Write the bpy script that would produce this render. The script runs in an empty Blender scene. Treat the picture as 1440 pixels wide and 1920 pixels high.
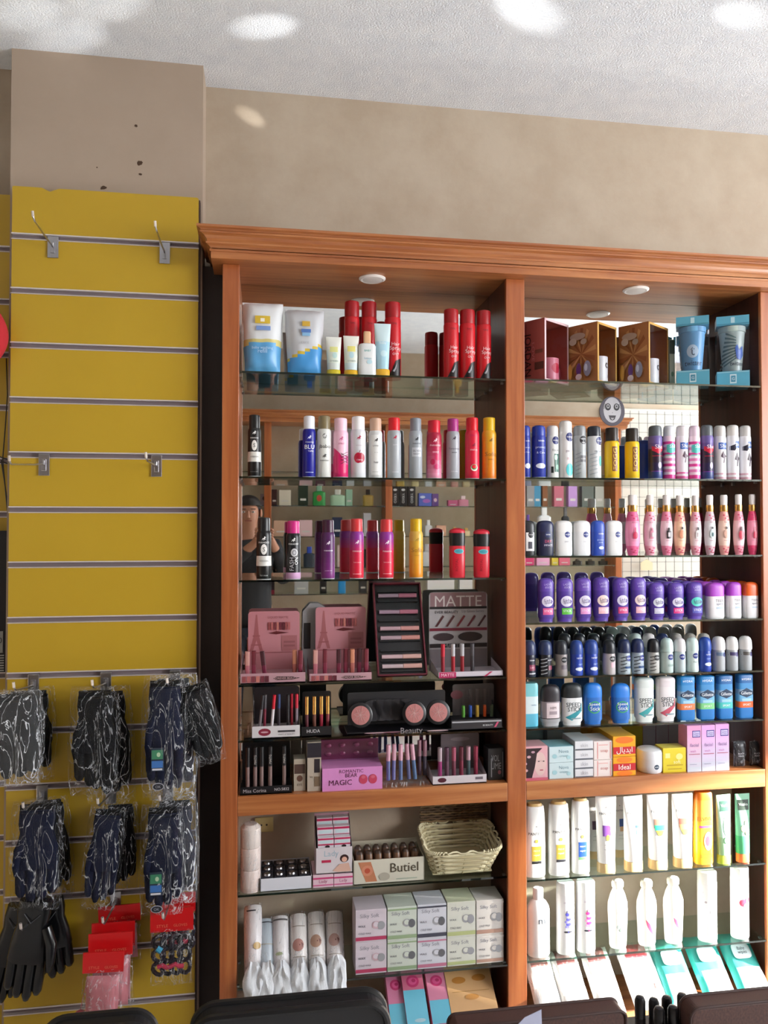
import bpy, bmesh, math, random
from mathutils import Vector, Matrix, noise
random.seed(7)
D = bpy.data; SC = bpy.context.scene; COL = SC.collection
PI = math.pi
# ---------------------------------------------------------------- camera, world, lights, exposure
F = 1440.0; YAW = math.atan(225/1440.0); PITCH = math.atan(30/1440.0); EYE = 1.5
cam = D.objects.new('camera', D.cameras.new('camera')); COL.objects.link(cam)
cam.data.sensor_fit = 'VERTICAL'; cam.data.sensor_height = 32.0; cam.data.sensor_width = 24.0
cam.data.lens = 32.0*F/1920.0; cam.data.clip_start = 0.02
cam.location = (0, 0, EYE); cam.rotation_euler = (PI/2+PITCH, 0, -YAW)
SC.camera = cam
SC.view_settings.view_transform = 'Standard'; SC.view_settings.look = 'None'
SC.cycles.transparent_max_bounces = 32; SC.cycles.max_bounces = 10
SC.view_settings.exposure = 0.68; SC.view_settings.gamma = 1.0; SC.view_settings.use_curve_mapping = False
w = D.worlds.new('world'); SC.world = w; w.use_nodes = True
w.node_tree.nodes['Background'].inputs[0].default_value = (0.75, 0.86, 1.0, 1)
w.node_tree.nodes['Background'].inputs[1].default_value = 3.0

def light(kind, name, loc, aim, power, size=1.0, size_y=None, color=(1, 1, 1), spread=None, **k):
    l = D.lights.new(name, kind); l.energy = power; l.color = color
    if kind == 'AREA':
        l.size = size
        if size_y: l.shape = 'RECTANGLE'; l.size_y = size_y
        if spread: l.spread = spread
    for a, b in k.items(): setattr(l, a, b)
    o = D.objects.new(name, l); COL.objects.link(o); o.location = loc
    o.rotation_euler = (Vector(aim)-Vector(loc)).to_track_quat('-Z', 'Y').to_euler()
    return o
# low sun falling in through a narrow opening added in the right end wall and grazing along the cabinet
sd = Vector((-0.80, 0.24, -0.17))
light('SUN', 'sun', (8, 1, 4), Vector((8, 1, 4))+sd, 56.0, color=(1.0, .95, .86), angle=0.03)
# added fill lamps: one inside the unseen shop window, one before the end wall
light('AREA', 'window_fill', (4.3, -.95, 1.9), (1.6, 2.3, 2.3), 105, 1.2, 1.5, (.96, .98, 1.0))
light('AREA', 'end_fill', (5.05, 0.1, 1.8), (0, 1.2, 2.5), 78, 1.8, 1.6, (.96, .98, 1.0))
# weak added fill from the left, where the wall has no window
light('AREA', 'left_fill', (-2.3, 0.2, 1.9), (0.3, 2.2, 1.9), 4, 1.4, 1.4, (1, .98, .95))
# added mid-air spot lamps imitate sun glints reflected onto ceiling and wall
for k, (src, dst, e, sz) in enumerate((((0.900, 1.734, 2.2), (-0.000, 2.084, 2.862), 2.20, 6.5), ((-0.216, 1.416, 2.2), (0.684, 1.916, 2.862), 2.60, 7.5), ((0.344, 1.546, 2.2), (1.244, 1.846, 2.862), 1.60, 6), ((0.363, 1.709, 2.2), (-0.537, 2.209, 2.862), 1.40, 8), ((0.578, 1.660, 2.2), (-0.422, 2.060, 2.862), 1.40, 8), ((0.175, 1.627, 2.2), (-0.625, 2.127, 2.862), 1.20, 8),
                                       ((.80, 1.86, 2.34), (-.045, 2.40, 2.78), 2.6, 3.2))):
    light('SPOT', 'glint_spot', src, dst, e*16, color=(1, .99, .96), spot_size=math.radians(sz), spot_blend=1.0, shadow_soft_size=0.0)

# ---------------------------------------------------------------- helpers
def lin(c):
    if isinstance(c, str):
        c = c.lstrip('#'); c = [int(c[i:i+2], 16)/255 for i in (0, 2, 4)]
    return [x/12.92 if x <= .04045 else ((x+.055)/1.055)**2.4 for x in c]
_mc = {}
def C(c, rough=.35, metal=0., **k):
    """plain painted / plastic / card surface with a trace of procedural unevenness"""
    if not isinstance(c, str): return c
    key = (c, rough, metal, tuple(k.items()))
    if key in _mc: return _mc[key]
    m = D.materials.new('surface_'+c.lstrip('#')); m.use_nodes = True
    nt = m.node_tree; b = nt.nodes['Principled BSDF']
    col = lin(c)
    b.inputs['Base Color'].default_value = (*col, 1)
    b.inputs['Metallic'].default_value = metal
    for kk, vv in k.items(): b.inputs[kk.replace('_', ' ')].default_value = vv
    n = nt.nodes.new('ShaderNodeTexNoise'); n.inputs['Scale'].default_value = 60
    mr = nt.nodes.new('ShaderNodeMapRange'); mr.inputs['To Min'].default_value = max(0, rough-.05); mr.inputs['To Max'].default_value = min(1, rough+.08)
    nt.links.new(n.outputs['Fac'], mr.inputs['Value']); nt.links.new(mr.outputs['Result'], b.inputs['Roughness'])
    _mc[key] = m
    return m
def nodemat(name):
    m = D.materials.new(name); m.use_nodes = True
    return m, m.node_tree, m.node_tree.nodes['Principled BSDF']
def N(nt, t, **k):
    n = nt.nodes.new('ShaderNode'+t)
    for a, b in k.items():
        if a in n.inputs: n.inputs[a].default_value = b
        else: setattr(n, a, b)
    return n
def ramp(nt, fac, stops):
    r = N(nt, 'ValToRGB'); e = r.color_ramp.elements
    e[0].position, e[0].color = stops[0][0], (*lin(stops[0][1]), 1)
    e[1].position, e[1].color = stops[-1][0], (*lin(stops[-1][1]), 1)
    for p, c in stops[1:-1]:
        x = e.new(p); x.color = (*lin(c), 1)
    nt.links.new(fac, r.inputs['Fac']); return r
def wood(name, axis, dark, mid, light_):
    m, nt, b = nodemat(name)
    tc = N(nt, 'TexCoord'); mp = N(nt, 'Mapping'); s = [30, 30, 30]; s[axis] = 1.6
    mp.inputs['Scale'].default_value = s
    nt.links.new(tc.outputs['Object'], mp.inputs['Vector'])
    n = N(nt, 'TexNoise', Scale=1.0, Detail=6.0, Roughness=.6, Distortion=.6)
    nt.links.new(mp.outputs[0], n.inputs['Vector'])
    r = ramp(nt, n.outputs['Fac'], [(.3, dark), (.5, mid), (.7, light_)])
    nt.links.new(r.outputs[0], b.inputs['Base Color']); b.inputs['Roughness'].default_value = .34
    b.inputs['Coat Weight'].default_value = .25; b.inputs['Coat Roughness'].default_value = .25
    return m
WV = wood('wood_upright_grain', 2, '#8a4722', '#a35a30', '#b56d3c')
WH = wood('wood_level_grain', 0, '#8a4a26', '#ab6a3c', '#c08350')
WD = wood('wood_shaded_inner', 2, '#3a1d16', '#4a261c', '#5a3024')  # darkened wood copy: shade inside the bays put into the side panel colour
def glassmat(name, tint, gl=.9, rough=.02, base=.04, fk=1.0):
    m = D.materials.new(name); m.use_nodes = True; nt = m.node_tree
    for n in list(nt.nodes):
        if n.type != 'OUTPUT_MATERIAL': nt.nodes.remove(n)
    out = [n for n in nt.nodes if n.type == 'OUTPUT_MATERIAL'][0]
    t = N(nt, 'BsdfTransparent'); t.inputs[0].default_value = (*tint, 1)
    g = N(nt, 'BsdfGlossy'); g.inputs['Roughness'].default_value = rough; g.inputs[0].default_value = (gl, gl, gl, 1)
    f = N(nt, 'Fresnel', IOR=1.5); mx = N(nt, 'MixShader')
    ge = N(nt, 'NewGeometry'); im = N(nt, 'MapRange'); im.inputs['To Min'].default_value = 1.5; im.inputs['To Max'].default_value = 1/1.5
    nt.links.new(ge.outputs['Backfacing'], im.inputs['Value']); nt.links.new(im.outputs[0], f.inputs['IOR'])   # same reflectance from both sides
    a = N(nt, 'Math', operation='MULTIPLY_ADD'); a.inputs[1].default_value = fk; a.inputs[2].default_value = base-.04; a.use_clamp = True
    nt.links.new(f.outputs[0], a.inputs[0]); nt.links.new(a.outputs[0], mx.inputs[0])
    nt.links.new(t.outputs[0], mx.inputs[1]); nt.links.new(g.outputs[0], mx.inputs[2])
    nt.links.new(mx.outputs[0], out.inputs['Surface'])
    return m, nt, g, f, a
GLASS = glassmat('shelf_glass', (.86, .94, .91))[0]
CLEAR = glassmat('clear_plastic', (.93, .93, .95), base=.04, rough=.05, fk=.55)[0]
def film(name, tint, haze_glint, bump=1.0):
    """thin crumpled packing film: transparent, a little milky, white highlights painted along its creases"""
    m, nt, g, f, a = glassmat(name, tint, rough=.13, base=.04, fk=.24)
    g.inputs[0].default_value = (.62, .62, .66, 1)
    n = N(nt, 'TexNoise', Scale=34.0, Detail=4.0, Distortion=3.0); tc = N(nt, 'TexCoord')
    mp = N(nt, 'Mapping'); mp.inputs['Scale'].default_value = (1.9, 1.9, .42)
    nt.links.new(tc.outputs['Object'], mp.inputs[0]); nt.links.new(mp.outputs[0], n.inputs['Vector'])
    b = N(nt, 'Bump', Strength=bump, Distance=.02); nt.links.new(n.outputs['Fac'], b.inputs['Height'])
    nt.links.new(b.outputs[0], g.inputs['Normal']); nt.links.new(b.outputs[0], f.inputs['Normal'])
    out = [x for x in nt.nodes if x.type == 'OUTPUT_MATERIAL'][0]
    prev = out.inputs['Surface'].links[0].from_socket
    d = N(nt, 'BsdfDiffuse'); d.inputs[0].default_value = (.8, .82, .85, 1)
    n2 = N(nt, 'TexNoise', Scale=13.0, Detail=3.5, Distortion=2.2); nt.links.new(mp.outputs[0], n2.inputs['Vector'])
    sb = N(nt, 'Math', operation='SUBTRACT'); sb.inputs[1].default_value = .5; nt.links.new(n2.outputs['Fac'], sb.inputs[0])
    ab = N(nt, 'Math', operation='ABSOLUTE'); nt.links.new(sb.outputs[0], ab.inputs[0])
    mr = N(nt, 'MapRange'); mr.inputs['From Min'].default_value = .017; mr.inputs['From Max'].default_value = .0  # ridge mask: white diffuse streaks painted in as highlights on the creases
    mr.inputs['To Min'].default_value = min(.9, haze_glint*.10 if haze_glint > .3 else .004); mr.inputs['To Max'].default_value = min(1, .12+haze_glint*1.6)
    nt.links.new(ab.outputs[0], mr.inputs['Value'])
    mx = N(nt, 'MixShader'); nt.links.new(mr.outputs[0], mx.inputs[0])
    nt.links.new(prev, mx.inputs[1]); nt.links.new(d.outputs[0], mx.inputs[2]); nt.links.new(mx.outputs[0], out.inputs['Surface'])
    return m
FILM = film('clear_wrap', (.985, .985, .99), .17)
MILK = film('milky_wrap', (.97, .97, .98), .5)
BAGEND = film('white_bag_film', (.95, .95, .96), 8)
MIRROR, _nt, _b = nodemat('mirror'); _b.inputs['Metallic'].default_value = 1; _b.inputs['Roughness'].default_value = .015
_b.inputs['Base Color'].default_value = (.80, .82, .80, 1)
STEEL = C('#b9b9be', .28, 1.0); ALU = C('#c4bcbe', .38, .85)
GOLD = C('#d9a860', .25, .9)

def tag(o, label=None, cat=None, group=None, kind=None):
    if label: o['label'] = label
    if cat: o['category'] = cat
    if group: o['group'] = group
    if kind: o['kind'] = kind
    return o
_txt = {}
def text_geo(s):
    if s in _txt: return _txt[s]
    cu = D.curves.new('t', 'FONT'); cu.body = s; cu.size = 1; cu.resolution_u = 2
    ob = D.objects.new('t', cu); me = ob.to_mesh()
    vs = [tuple(v.co) for v in me.vertices]; fs = [tuple(p.vertices) for p in me.polygons]
    ob.to_mesh_clear(); D.objects.remove(ob); D.curves.remove(cu)
    if not vs: r = ([], [], 1, 1)
    else:
        x0 = min(v[0] for v in vs); x1 = max(v[0] for v in vs); y0 = min(v[1] for v in vs); y1 = max(v[1] for v in vs)
        r = ([(v[0]-(x0+x1)/2, v[1]-(y0+y1)/2) for v in vs], fs, x1-x0, y1-y0)
    _txt[s] = r; return r

class MB:
    def __init__(s): s.v = []; s.f = []; s.mi = []; s.mats = []
    def m(s, mat):
        mat = C(mat)
        if mat not in s.mats: s.mats.append(mat)
        return s.mats.index(mat)
    def add(s, vs, fs, mat):
        o = len(s.v); k = s.m(mat); s.v += [tuple(v) for v in vs]
        for f in fs: s.f.append(tuple(i+o for i in f)); s.mi.append(k)
        return s
    def box(s, x0, x1, y0, y1, z0, z1, mat, M=None):
        vs = [(x, y, z) for x in (x0, x1) for y in (y0, y1) for z in (z0, z1)]
        if M is not None: vs = [M @ Vector(v) for v in vs]
        return s.add(vs, [(0, 1, 3, 2), (4, 6, 7, 5), (0, 4, 5, 1), (2, 3, 7, 6), (0, 2, 6, 4), (1, 5, 7, 3)], mat)
    def loft(s, rings, n=2., seg=28, c=(0, 0), M=None):
        """rings: (rx, ry, z, mat) - superellipse sections, mat colours the band up to the next ring"""
        start = len(s.v); pts = []
        for rx, ry, z, *_ in rings:
            for i in range(seg):
                a = 2*PI*(i+.5)/seg; ca, sa = math.cos(a), math.sin(a)
                p = Vector((c[0]+rx*math.copysign(abs(ca)**(2/n), ca), c[1]+ry*math.copysign(abs(sa)**(2/n), sa), z))
                pts.append(M @ p if M is not None else p)
        s.v += [tuple(p) for p in pts]
        for j in range(len(rings)-1):
            k = s.m(rings[j][3])
            for i in range(seg):
                a = start+j*seg+i; b = start+j*seg+(i+1) % seg
                s.f.append((a, b, b+seg, a+seg)); s.mi.append(k)
        s.f.append(tuple(start+i for i in reversed(range(seg)))); s.mi.append(s.m(rings[0][3]))
        s.f.append(tuple(start+(len(rings)-1)*seg+i for i in range(seg))); s.mi.append(s.m(rings[-2][3]))
        return s
    def tube(s, pts, r, mat, seg=8):
        pts = [Vector(p) for p in pts]; rs = r if isinstance(r, (list, tuple)) else [r]*len(pts); st = len(s.v)
        up = None
        for i, p in enumerate(pts):
            t = (pts[min(i+1, len(pts)-1)]-pts[max(i-1, 0)]).normalized()
            if up is None: up = t.orthogonal().normalized()
            up = (up-t*up.dot(t)).normalized(); q = t.cross(up)
            for k in range(seg):
                a = 2*PI*k/seg; s.v.append(tuple(p+(up*math.cos(a)+q*math.sin(a))*rs[i]))
        k0 = s.m(mat)
        for j in range(len(pts)-1):
            for i in range(seg):
                a = st+j*seg+i; b = st+j*seg+(i+1) % seg
                s.f.append((a, b, b+seg, a+seg)); s.mi.append(k0)
        s.f.append(tuple(st+i for i in reversed(range(seg)))); s.mi.append(k0)
        s.f.append(tuple(st+(len(pts)-1)*seg+i for i in range(seg))); s.mi.append(k0)
        return s
    def prism(s, outline, y0, y1, mat, M=None):
        """outline in x,z; extruded from y0 to y1"""
        n = len(outline); vs = [(x, y0, z) for x, z in outline]+[(x, y1, z) for x, z in outline]
        if M is not None: vs = [M @ Vector(v) for v in vs]
        return s.add(vs, [tuple(range(n)), tuple(reversed(range(n, 2*n)))]+[(i, i+n, (i+1) % n+n, (i+1) % n) for i in range(n)], mat)
    def pillow(s, w, h, t, mat, nx=10, nz=16, amp=.0, seed=0, shape=None, M=None, band=None, p=.5):
        """soft closed bag: width w, height h (base at z=0), thickness t, wrinkles amp; shape(v)-> width factor; band(u,v)->mat"""
        st = len(s.v); idx = {}
        for side in (0, 1):
            for j in range(nz+1):
                for i in range(nx+1):
                    u = i/nx*2-1; v = j/nz
                    edge = i in (0, nx) or j in (0, nz)
                    if side and edge: idx[1, i, j] = idx[0, i, j]; continue
                    f = shape(v) if shape else 1
                    th = t/2*max(0, (1-abs(u)**3))**p*max(0, 1-abs(2*v-1)**4)**p
                    nv = noise.noise_vector(Vector((u*2.3+seed*7.1, v*4.1+side*9, seed)))
                    P = Vector((u*w/2*f+nv.x*amp*.6, (-th if side == 0 else th)+(nv.y*amp if not edge else 0), v*h+nv.z*amp*.6))
                    if M is not None: P = M @ P
                    idx[side, i, j] = len(s.v); s.v.append(tuple(P))
        for side in (0, 1):
            for j in range(nz):
                for i in range(nx):
                    q = (idx[side, i, j], idx[side, i+1, j], idx[side, i+1, j+1], idx[side, i, j+1])
                    if side: q = q[::-1]
                    mm = band((i+.5)/nx*2-1, (j+.5)/nz) if band else mat
                    s.f.append(q); s.mi.append(s.m(mm))
        return s
    # flat prints that follow a surface y = surf(x, z)
    def d_rect(s, surf, cx, cz, w, h, mat, eps, nx=8):
        vs = []
        for j in (0, 1):
            for i in range(nx+1):
                x = cx-w/2+w*i/nx; z = cz-h/2+h*j; vs.append((x, surf(x, z)-eps, z))
        return s.add(vs, [(i, i+1, i+nx+2, i+nx+1) for i in range(nx)], mat)
    def d_ell(s, surf, cx, cz, w, h, mat, eps, seg=20):
        vs = [(cx, surf(cx, cz)-eps, cz)]; fs = []
        for r in (.5, 1):
            for i in range(seg):
                x = cx+w/2*r*math.cos(2*PI*i/seg); z = cz+h/2*r*math.sin(2*PI*i/seg); vs.append((x, surf(x, z)-eps, z))
        for i in range(seg):
            j = (i+1) % seg; fs.append((0, 1+i, 1+j)); fs.append((1+i, 1+seg+i, 1+seg+j, 1+j))
        return s.add(vs, fs, mat)
    def d_poly(s, surf, pts, mat, eps):
        x0 = min(p[0] for p in pts); x1 = max(p[0] for p in pts); n = max(1, min(12, int((x1-x0)/.0035)))
        def clip(P, c, keep):
            o = []
            for i, a in enumerate(P):
                b = P[(i+1) % len(P)]; ia = keep*(a[0]-c) >= 0; ib = keep*(b[0]-c) >= 0
                if ia: o.append(a)
                if ia != ib: k = (c-a[0])/(b[0]-a[0]); o.append((c, a[1]+(b[1]-a[1])*k))
            return o
        for i in range(n):                      # strips, so that the print bends with the surface
            P = clip(clip(list(pts), x0+(x1-x0)*i/n, 1), x0+(x1-x0)*(i+1)/n, -1)
            if len(P) > 2: s.add([(x, surf(x, z)-eps, z) for x, z in P], [tuple(range(len(P)))], mat)
        return s
    def d_text(s, surf, t, cx, cz, w, mat, eps, rot=0, h=None):
        vs, fs, tw, th = text_geo(t)
        if not vs: return s
        k = w/tw; kz = k if h is None else h/th; ca, sa = math.cos(rot), math.sin(rot); out = []
        for x, y in vs:
            x *= k; y *= kz
            X = cx+x*ca-y*sa; Z = cz+x*sa+y*ca; out.append((X, surf(X, Z)-eps, Z))
        return s.add(out, fs, mat)
    def build(s, name, parent=None, smooth=False, bevel=0, loc=None):
        me = D.meshes.new(name); me.from_pydata(s.v, [], s.f)
        for m in s.mats: me.materials.append(m)
        for p, k in zip(me.polygons, s.mi): p.material_index = k; p.use_smooth = smooth
        me.update(); o = D.objects.new(name, me); COL.objects.link(o)
        if smooth and hasattr(me, 'set_sharp_from_angle'): me.set_sharp_from_angle(angle=math.radians(42))
        if parent: o.parent = parent
        if loc: o.location = loc
        if bevel:
            b = o.modifiers.new('bevel', 'BEVEL'); b.width = bevel; b.segments = 2; b.limit_method = 'ANGLE'; b.angle_limit = math.radians(50)
        return o
def thing(name, label, cat, loc=(0, 0, 0), rot=(0, 0, 0), group=None):
    o = D.objects.new(name, None); COL.objects.link(o); o.location = loc; o.rotation_euler = rot
    o.empty_display_size = .05
    return tag(o, label, cat, group)
def dup(root, loc=None, label=None, group=None, rot=None):
    def cp(o, par):
        c = o.copy(); COL.objects.link(c)
        if par: c.parent = par
        for ch in o.children: cp(ch, c)
        return c
    r = cp(root, None)
    if loc is not None: r.location = loc
    if rot is not None: r.rotation_euler = rot
    if label: r['label'] = label
    if group: r['group'] = group
    return r
# a point of the photograph on the plane at depth Y (or at height z)
def ray(u, v):
    x = (u-720)/F; y = (960-v)/F
    y2 = y*math.cos(PITCH)+math.sin(PITCH); z2 = -y*math.sin(PITCH)+math.cos(PITCH)
    return x*math.cos(YAW)+z2*math.sin(YAW), -x*math.sin(YAW)+z2*math.cos(YAW), y2
def at(u, v, Y):
    a, b, c = ray(u, v); t = Y/b; return Vector((a*t, Y, EYE+c*t))
def atz(u, v, z):
    a, b, c = ray(u, v); t = (z-EYE)/c; return Vector((a*t, b*t, z))
def XU(u, Y): return at(u, 990, Y).x
def measure(u0, u1, vt, z, Y):
    """position, width and height of a thing standing at height z, seen between columns u0 and u1 up to row vt"""
    x0 = XU(u0, Y); x1 = XU(u1, Y); x = (x0+x1)/2
    sight = math.atan2(x, Y)                     # a round thing looks wider than its diameter off axis
    return x, (x1-x0)*math.cos(sight), at((u0+u1)/2, vt, Y).z-z
# ---------------------------------------------------------------- the shop's shell
def plaster(name, a, b_, sc, bump, dist=.002, rough=.85):
    m, nt, b = nodemat(name); tc = N(nt, 'TexCoord')
    n = N(nt, 'TexNoise', Scale=sc, Detail=8.0, Roughness=.65); nt.links.new(tc.outputs['Object'], n.inputs['Vector'])
    r = ramp(nt, n.outputs['Fac'], [(.38, a), (.62, b_)]); nt.links.new(r.outputs[0], b.inputs['Base Color'])
    n2 = N(nt, 'TexNoise', Scale=sc*14, Detail=4.0); nt.links.new(tc.outputs['Object'], n2.inputs['Vector'])
    bp = N(nt, 'Bump', Strength=bump, Distance=dist); nt.links.new(n2.outputs['Fac'], bp.inputs['Height']); nt.links.new(bp.outputs[0], b.inputs['Normal'])
    b.inputs['Roughness'].default_value = rough
    return m
WALL = plaster('beige_sponged_wall', '#ac9b87', '#b5a693', 5, .18)
PILLAR = plaster('beige_pillar_paint', '#a39180', '#a89685', 3, .1)
CEIL = plaster('white_textured_ceiling', '#e4eaf2', '#edf2f8', 14, .9, .0035)
FLOOR = plaster('pale_floor_tile', '#cacaca', '#d8d8d8', 2, .05, rough=.4)
YELLOW = plaster('yellow_laminate', '#b69420', '#bc9a26', 1.2, .0, rough=.45)
def struct(name, mb, **k):
    o = mb.build(name, **k); o['kind'] = 'structure'; return o
WY = 2.40; CZ = 2.862
struct('floor', MB().box(-2.6, 5.2, -1.2, WY+.1, -.05, 0, FLOOR))
struct('ceiling', MB().box(-2.6, 5.2, -1.2, WY+.1, CZ, CZ+.05, CEIL))
struct('wall_back', MB().box(-2.6, 5.2, WY, WY+.1, 0, CZ, WALL))
struct('wall_left', MB().box(-2.65, -2.6, -1.2, WY, 0, CZ, WALL))
ER = MB(); ey0, ey1, ez0, ez1 = .87, 1.75, .45, 1.56  # unseen opening in the end wall, sized to shape the sun beam
for b in ((-1.2, ey0, 0, CZ), (ey1, WY, 0, CZ), (ey0, ey1, 0, ez0), (ey0, ey1, ez1, CZ)): ER.box(5.2, 5.25, b[0], b[1], b[2], b[3], WALL)
struct('wall_right', ER)
ef = MB()
for b in ((ey0, ey0+.03, ez0, ez1), (ey1-.03, ey1, ez0, ez1), (ey0, ey1, ez0, ez0+.03), (ey0, ey1, ez1-.03, ez1)): ef.box(5.21, 5.24, b[0], b[1], b[2], b[3], C('#d8d8d8'))
eo = struct('sun_opening_frame', ef); MB().box(5.224, 5.228, ey0+.03, ey1-.03, ez0+.03, ez1-.03, glassmat('sun_opening_pane', (.97, .98, .98))[0]).build('window_pane', eo)
# wall behind the camera with the shop window in it 
WB = MB(); wx0, wx1, wz0, wz1 = 3.95, 5.1, .35, 2.42
for b in ((-2.6, wx0, 0, CZ), (wx1, 5.2, 0, CZ), (wx0, wx1, 0, wz0), (wx0, wx1, wz1, CZ)): WB.box(b[0], b[1], -1.2, -1.1, b[2], b[3], WALL)
struct('wall_front', WB)
wf = MB()
for b in ((wx0, wx0+.05, wz0, wz1), (wx1-.05, wx1, wz0, wz1), (wx0, wx1, wz0, wz0+.05), (wx0, wx1, wz1-.05, wz1)):
    wf.box(b[0], b[1], -1.18, -1.12, b[2], b[3], C('#d8d8d8'))
wo = struct('window_1', wf); MB().box(wx0+.05, wx1-.05, -1.155, -1.150, wz0+.05, wz1-.05, glassmat('window_pane', (.97, .98, .98))[0]).build('window_pane', wo)
# pillar with chips in the paint
pil = MB().box(-.712, -.181, 2.29, WY, 0, CZ, PILLAR)
fl = lambda x, z: 2.29
for u, v, w_, h_ in ((255, 236, .012, .012), (262, 306, .022, .020), (263, 327, .014, .009), (194, 352, .026, .016), (182, 314, .006, .005)):
    p = at(u, v, 2.29); k = random.random()*6
    pil.d_poly(fl, [(p.x+w_/2*math.cos(a)*(.7+.5*noise.noise(Vector((a*1.3, k, 0)))), p.z+h_/2*math.sin(a)*(.7+.5*noise.noise(Vector((k, a*1.7, 1))))) for a in [i*2*PI/14 for i in range(14)]], C('#4a3626', .9), .0006)
struct('wall_pillar', pil)
# recess left of the pillar: wall further back with its own slat panel
struct('trim_1', MB().box(-.185, -.121, 2.30, WY, 0, 2.27, C('#2b221e', .6)))

# ---------------------------------------------------------------- slat wall panels
SLOTS = [2.316-.153*i for i in range(16)]
def slat_panel(name, label, x0, x1, yf, ztop, zoff, chip=False, screws=()):
    t = thing(name, label, 'slat wall panel', ((x0+x1)/2, yf, 0))
    hw = (x1-x0)/2; b = MB(); zs = [ztop]+[s+zoff for s in SLOTS if .02 < s+zoff < ztop-.03]+[0.0]
    g = .0085
    for i in range(len(zs)-1):
        top = zs[i]-(g if i else 0); bot = zs[i+1]+(g if i < len(zs)-2 else 0)
        if i == 0 and chip:
            o = [(-hw, bot), (hw, bot), (hw, top-.004), (hw-.004, top), (-hw+.125, top), (-hw+.112, top-.005), (-hw+.1, top-.010), (-hw+.09, top-.006), (-hw+.078, top), (-hw+.003, top), (-hw, top-.003)]
        else: o = [(-hw, bot), (hw, bot), (hw, top), (-hw, top)]
        b.prism(o, 0, .0175, YELLOW)
    b.box(-hw, hw, .012, .024, 0, ztop-.02, C('#6b4a2c', .8))
    b.build('board', t)
    for z in zs[1:-1]:
        r = MB()
        r.box(-hw-.002, hw+.001, -.0015, .012, z+g-.0026, z+g+.0008, C('#d6cecd', .4, .3))      # upper lip
        r.box(-hw-.002, hw+.001, -.0015, .012, z-g-.0008, z-g+.0022, C('#c4bab6', .4, .3))      # lower lip
        r.box(-hw-.002, hw+.001, .0105, .0118, z-g, z+g, C('#8d8084', .5, .3))  # bottom of the groove
        r.build('slot_rail', t)
    return t
slat_panel('slat_wall_panel', 'yellow slatted display panel with chipped top edge on the beige pillar', -.698, -.190, 2.262, 2.4565, 0, True)
MB().box(-.1895, -.186, 2.264, 2.288, 0, 2.45, C('#3b2620', .6)).build('edge_strip', D.objects['slat_wall_panel'], loc=(-(-.698-.19)/2, -2.262, 0))
slat_panel('slat_wall_panel', 'darker yellow slatted panel at the left edge set further back', -1.25, -.715, 2.34, 2.462, -.012)

# ---------------------------------------------------------------- cabinets
def cabinet(loc, rotz, label, posts, zs_glass, mirror, ends, wood_z=.7205, depth=.178):
    """front at y=0, posts: x of each upright's left face (47-58 mm wide)"""
    t = thing('display_cabinet', label, 'display cabinet', loc, (0, 0, rotz)); pw = posts[1]
    xs = posts[0]
    for i, x in enumerate(xs):
        MB().box(x, x+pw[i], 0, .012, .0, 2.247, WV).build('upright', t, bevel=.002)
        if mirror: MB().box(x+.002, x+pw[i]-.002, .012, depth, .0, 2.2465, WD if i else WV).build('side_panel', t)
        else: MB().box(x+.002, x+pw[i]-.002, .012, depth, .0, 2.2465, WV).build('side_panel', t)
    x0, x1 = xs[0]-ends, xs[-1]+pw[-1]+.02
    tb = MB().box(x0, x1, -.042, depth, 2.247, 2.29, WH)
    if mirror: pass
    tb.build('top_board', t, bevel=.0015)
    prof = [(0, -.002), (-.003, -.002), (-.003, .004), (.001, .006), (-.004, .012), (-.010, .016), (-.0125, .0165), (-.0125, .0215), (-.009, .0225), (-.011, .030), (-.017, .037), (-.024, .040), (-.0275, .0405), (-.0275, .0455), (-.024, .0465), (-.028, .051), (-.034, .053), (-.036, .054), (-.036, .060), (.0, .060)]
    c = MB(); n = len(prof); z0 = 2.268; k = len(c.v)
    a = [(x0+py, -.042+py, z0+pz) for py, pz in prof]; b_ = [(x1, -.042+py, z0+pz) for py, pz in prof]; e = [(x0+py, depth, z0+pz) for py, pz in prof]
    c.add(a+b_, [(i, i+1, i+1+n, i+n) for i in range(n-1)]+[tuple(range(n, 2*n))], WH)
    c.add(e+a, [(i, i+1, i+1+n, i+n) for i in range(n-1)], WH)
    c.add([(x0, -.042, z0+.060), (x1, -.042, z0+.060), (x1, depth, z0+.060), (x0, depth, z0+.060), (x0, -.042, z0), (x1, -.042, z0)], [(0, 1, 2, 3), (0, 4, 5, 1)], WH)
    c.build('crown_moulding', t)
    for i in range(len(xs)-1):
        l, r = xs[i]+pw[i]+.0, xs[i+1]
        MB().box(l, r, 0.0, depth, wood_z-.027, wood_z+.027, WH).build('wooden_shelf', t, bevel=.0015)
        MB().box(l, r, .0, depth, 0, .05, WH).build('base_board', t, bevel=.0015)
        back = MIRROR if mirror else WALL
        MB().box(l-.004, r+.004, depth, depth+.004, wood_z+.027, 2.2468, back).build('mirror_back' if mirror else 'back_panel', t)
        MB().box(l-.004, r+.004, depth, depth+.004, .05, wood_z-.027, WALL).build('lower_back_panel', t)
        for z in zs_glass[i]:
            g = MB().box(l+.002, r-.002, .003, depth-.001, z-.0055, z-.0002, GLASS)
            g.box(l+.002, r-.002, .0005, .0029, z-.0056, z-.0001, glassmat('glass_edge', (.30, .42, .38), base=.12)[0] if 'glass_edge' not in D.materials else D.materials['glass_edge'])
            s = g.build('glass_shelf', t)
            pm = MB()
            for px in (l+.003, r-.003):
                for py in (.03, depth-.03):
                    pm.box(px-.004, px+.004, py-.004, py+.004, z-.011, z-.0058, STEEL)
            pm.build('shelf_pins', s)
    return t
G1 = [1.945, 1.646, 1.353, 1.059, .904, .475, .218]
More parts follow.
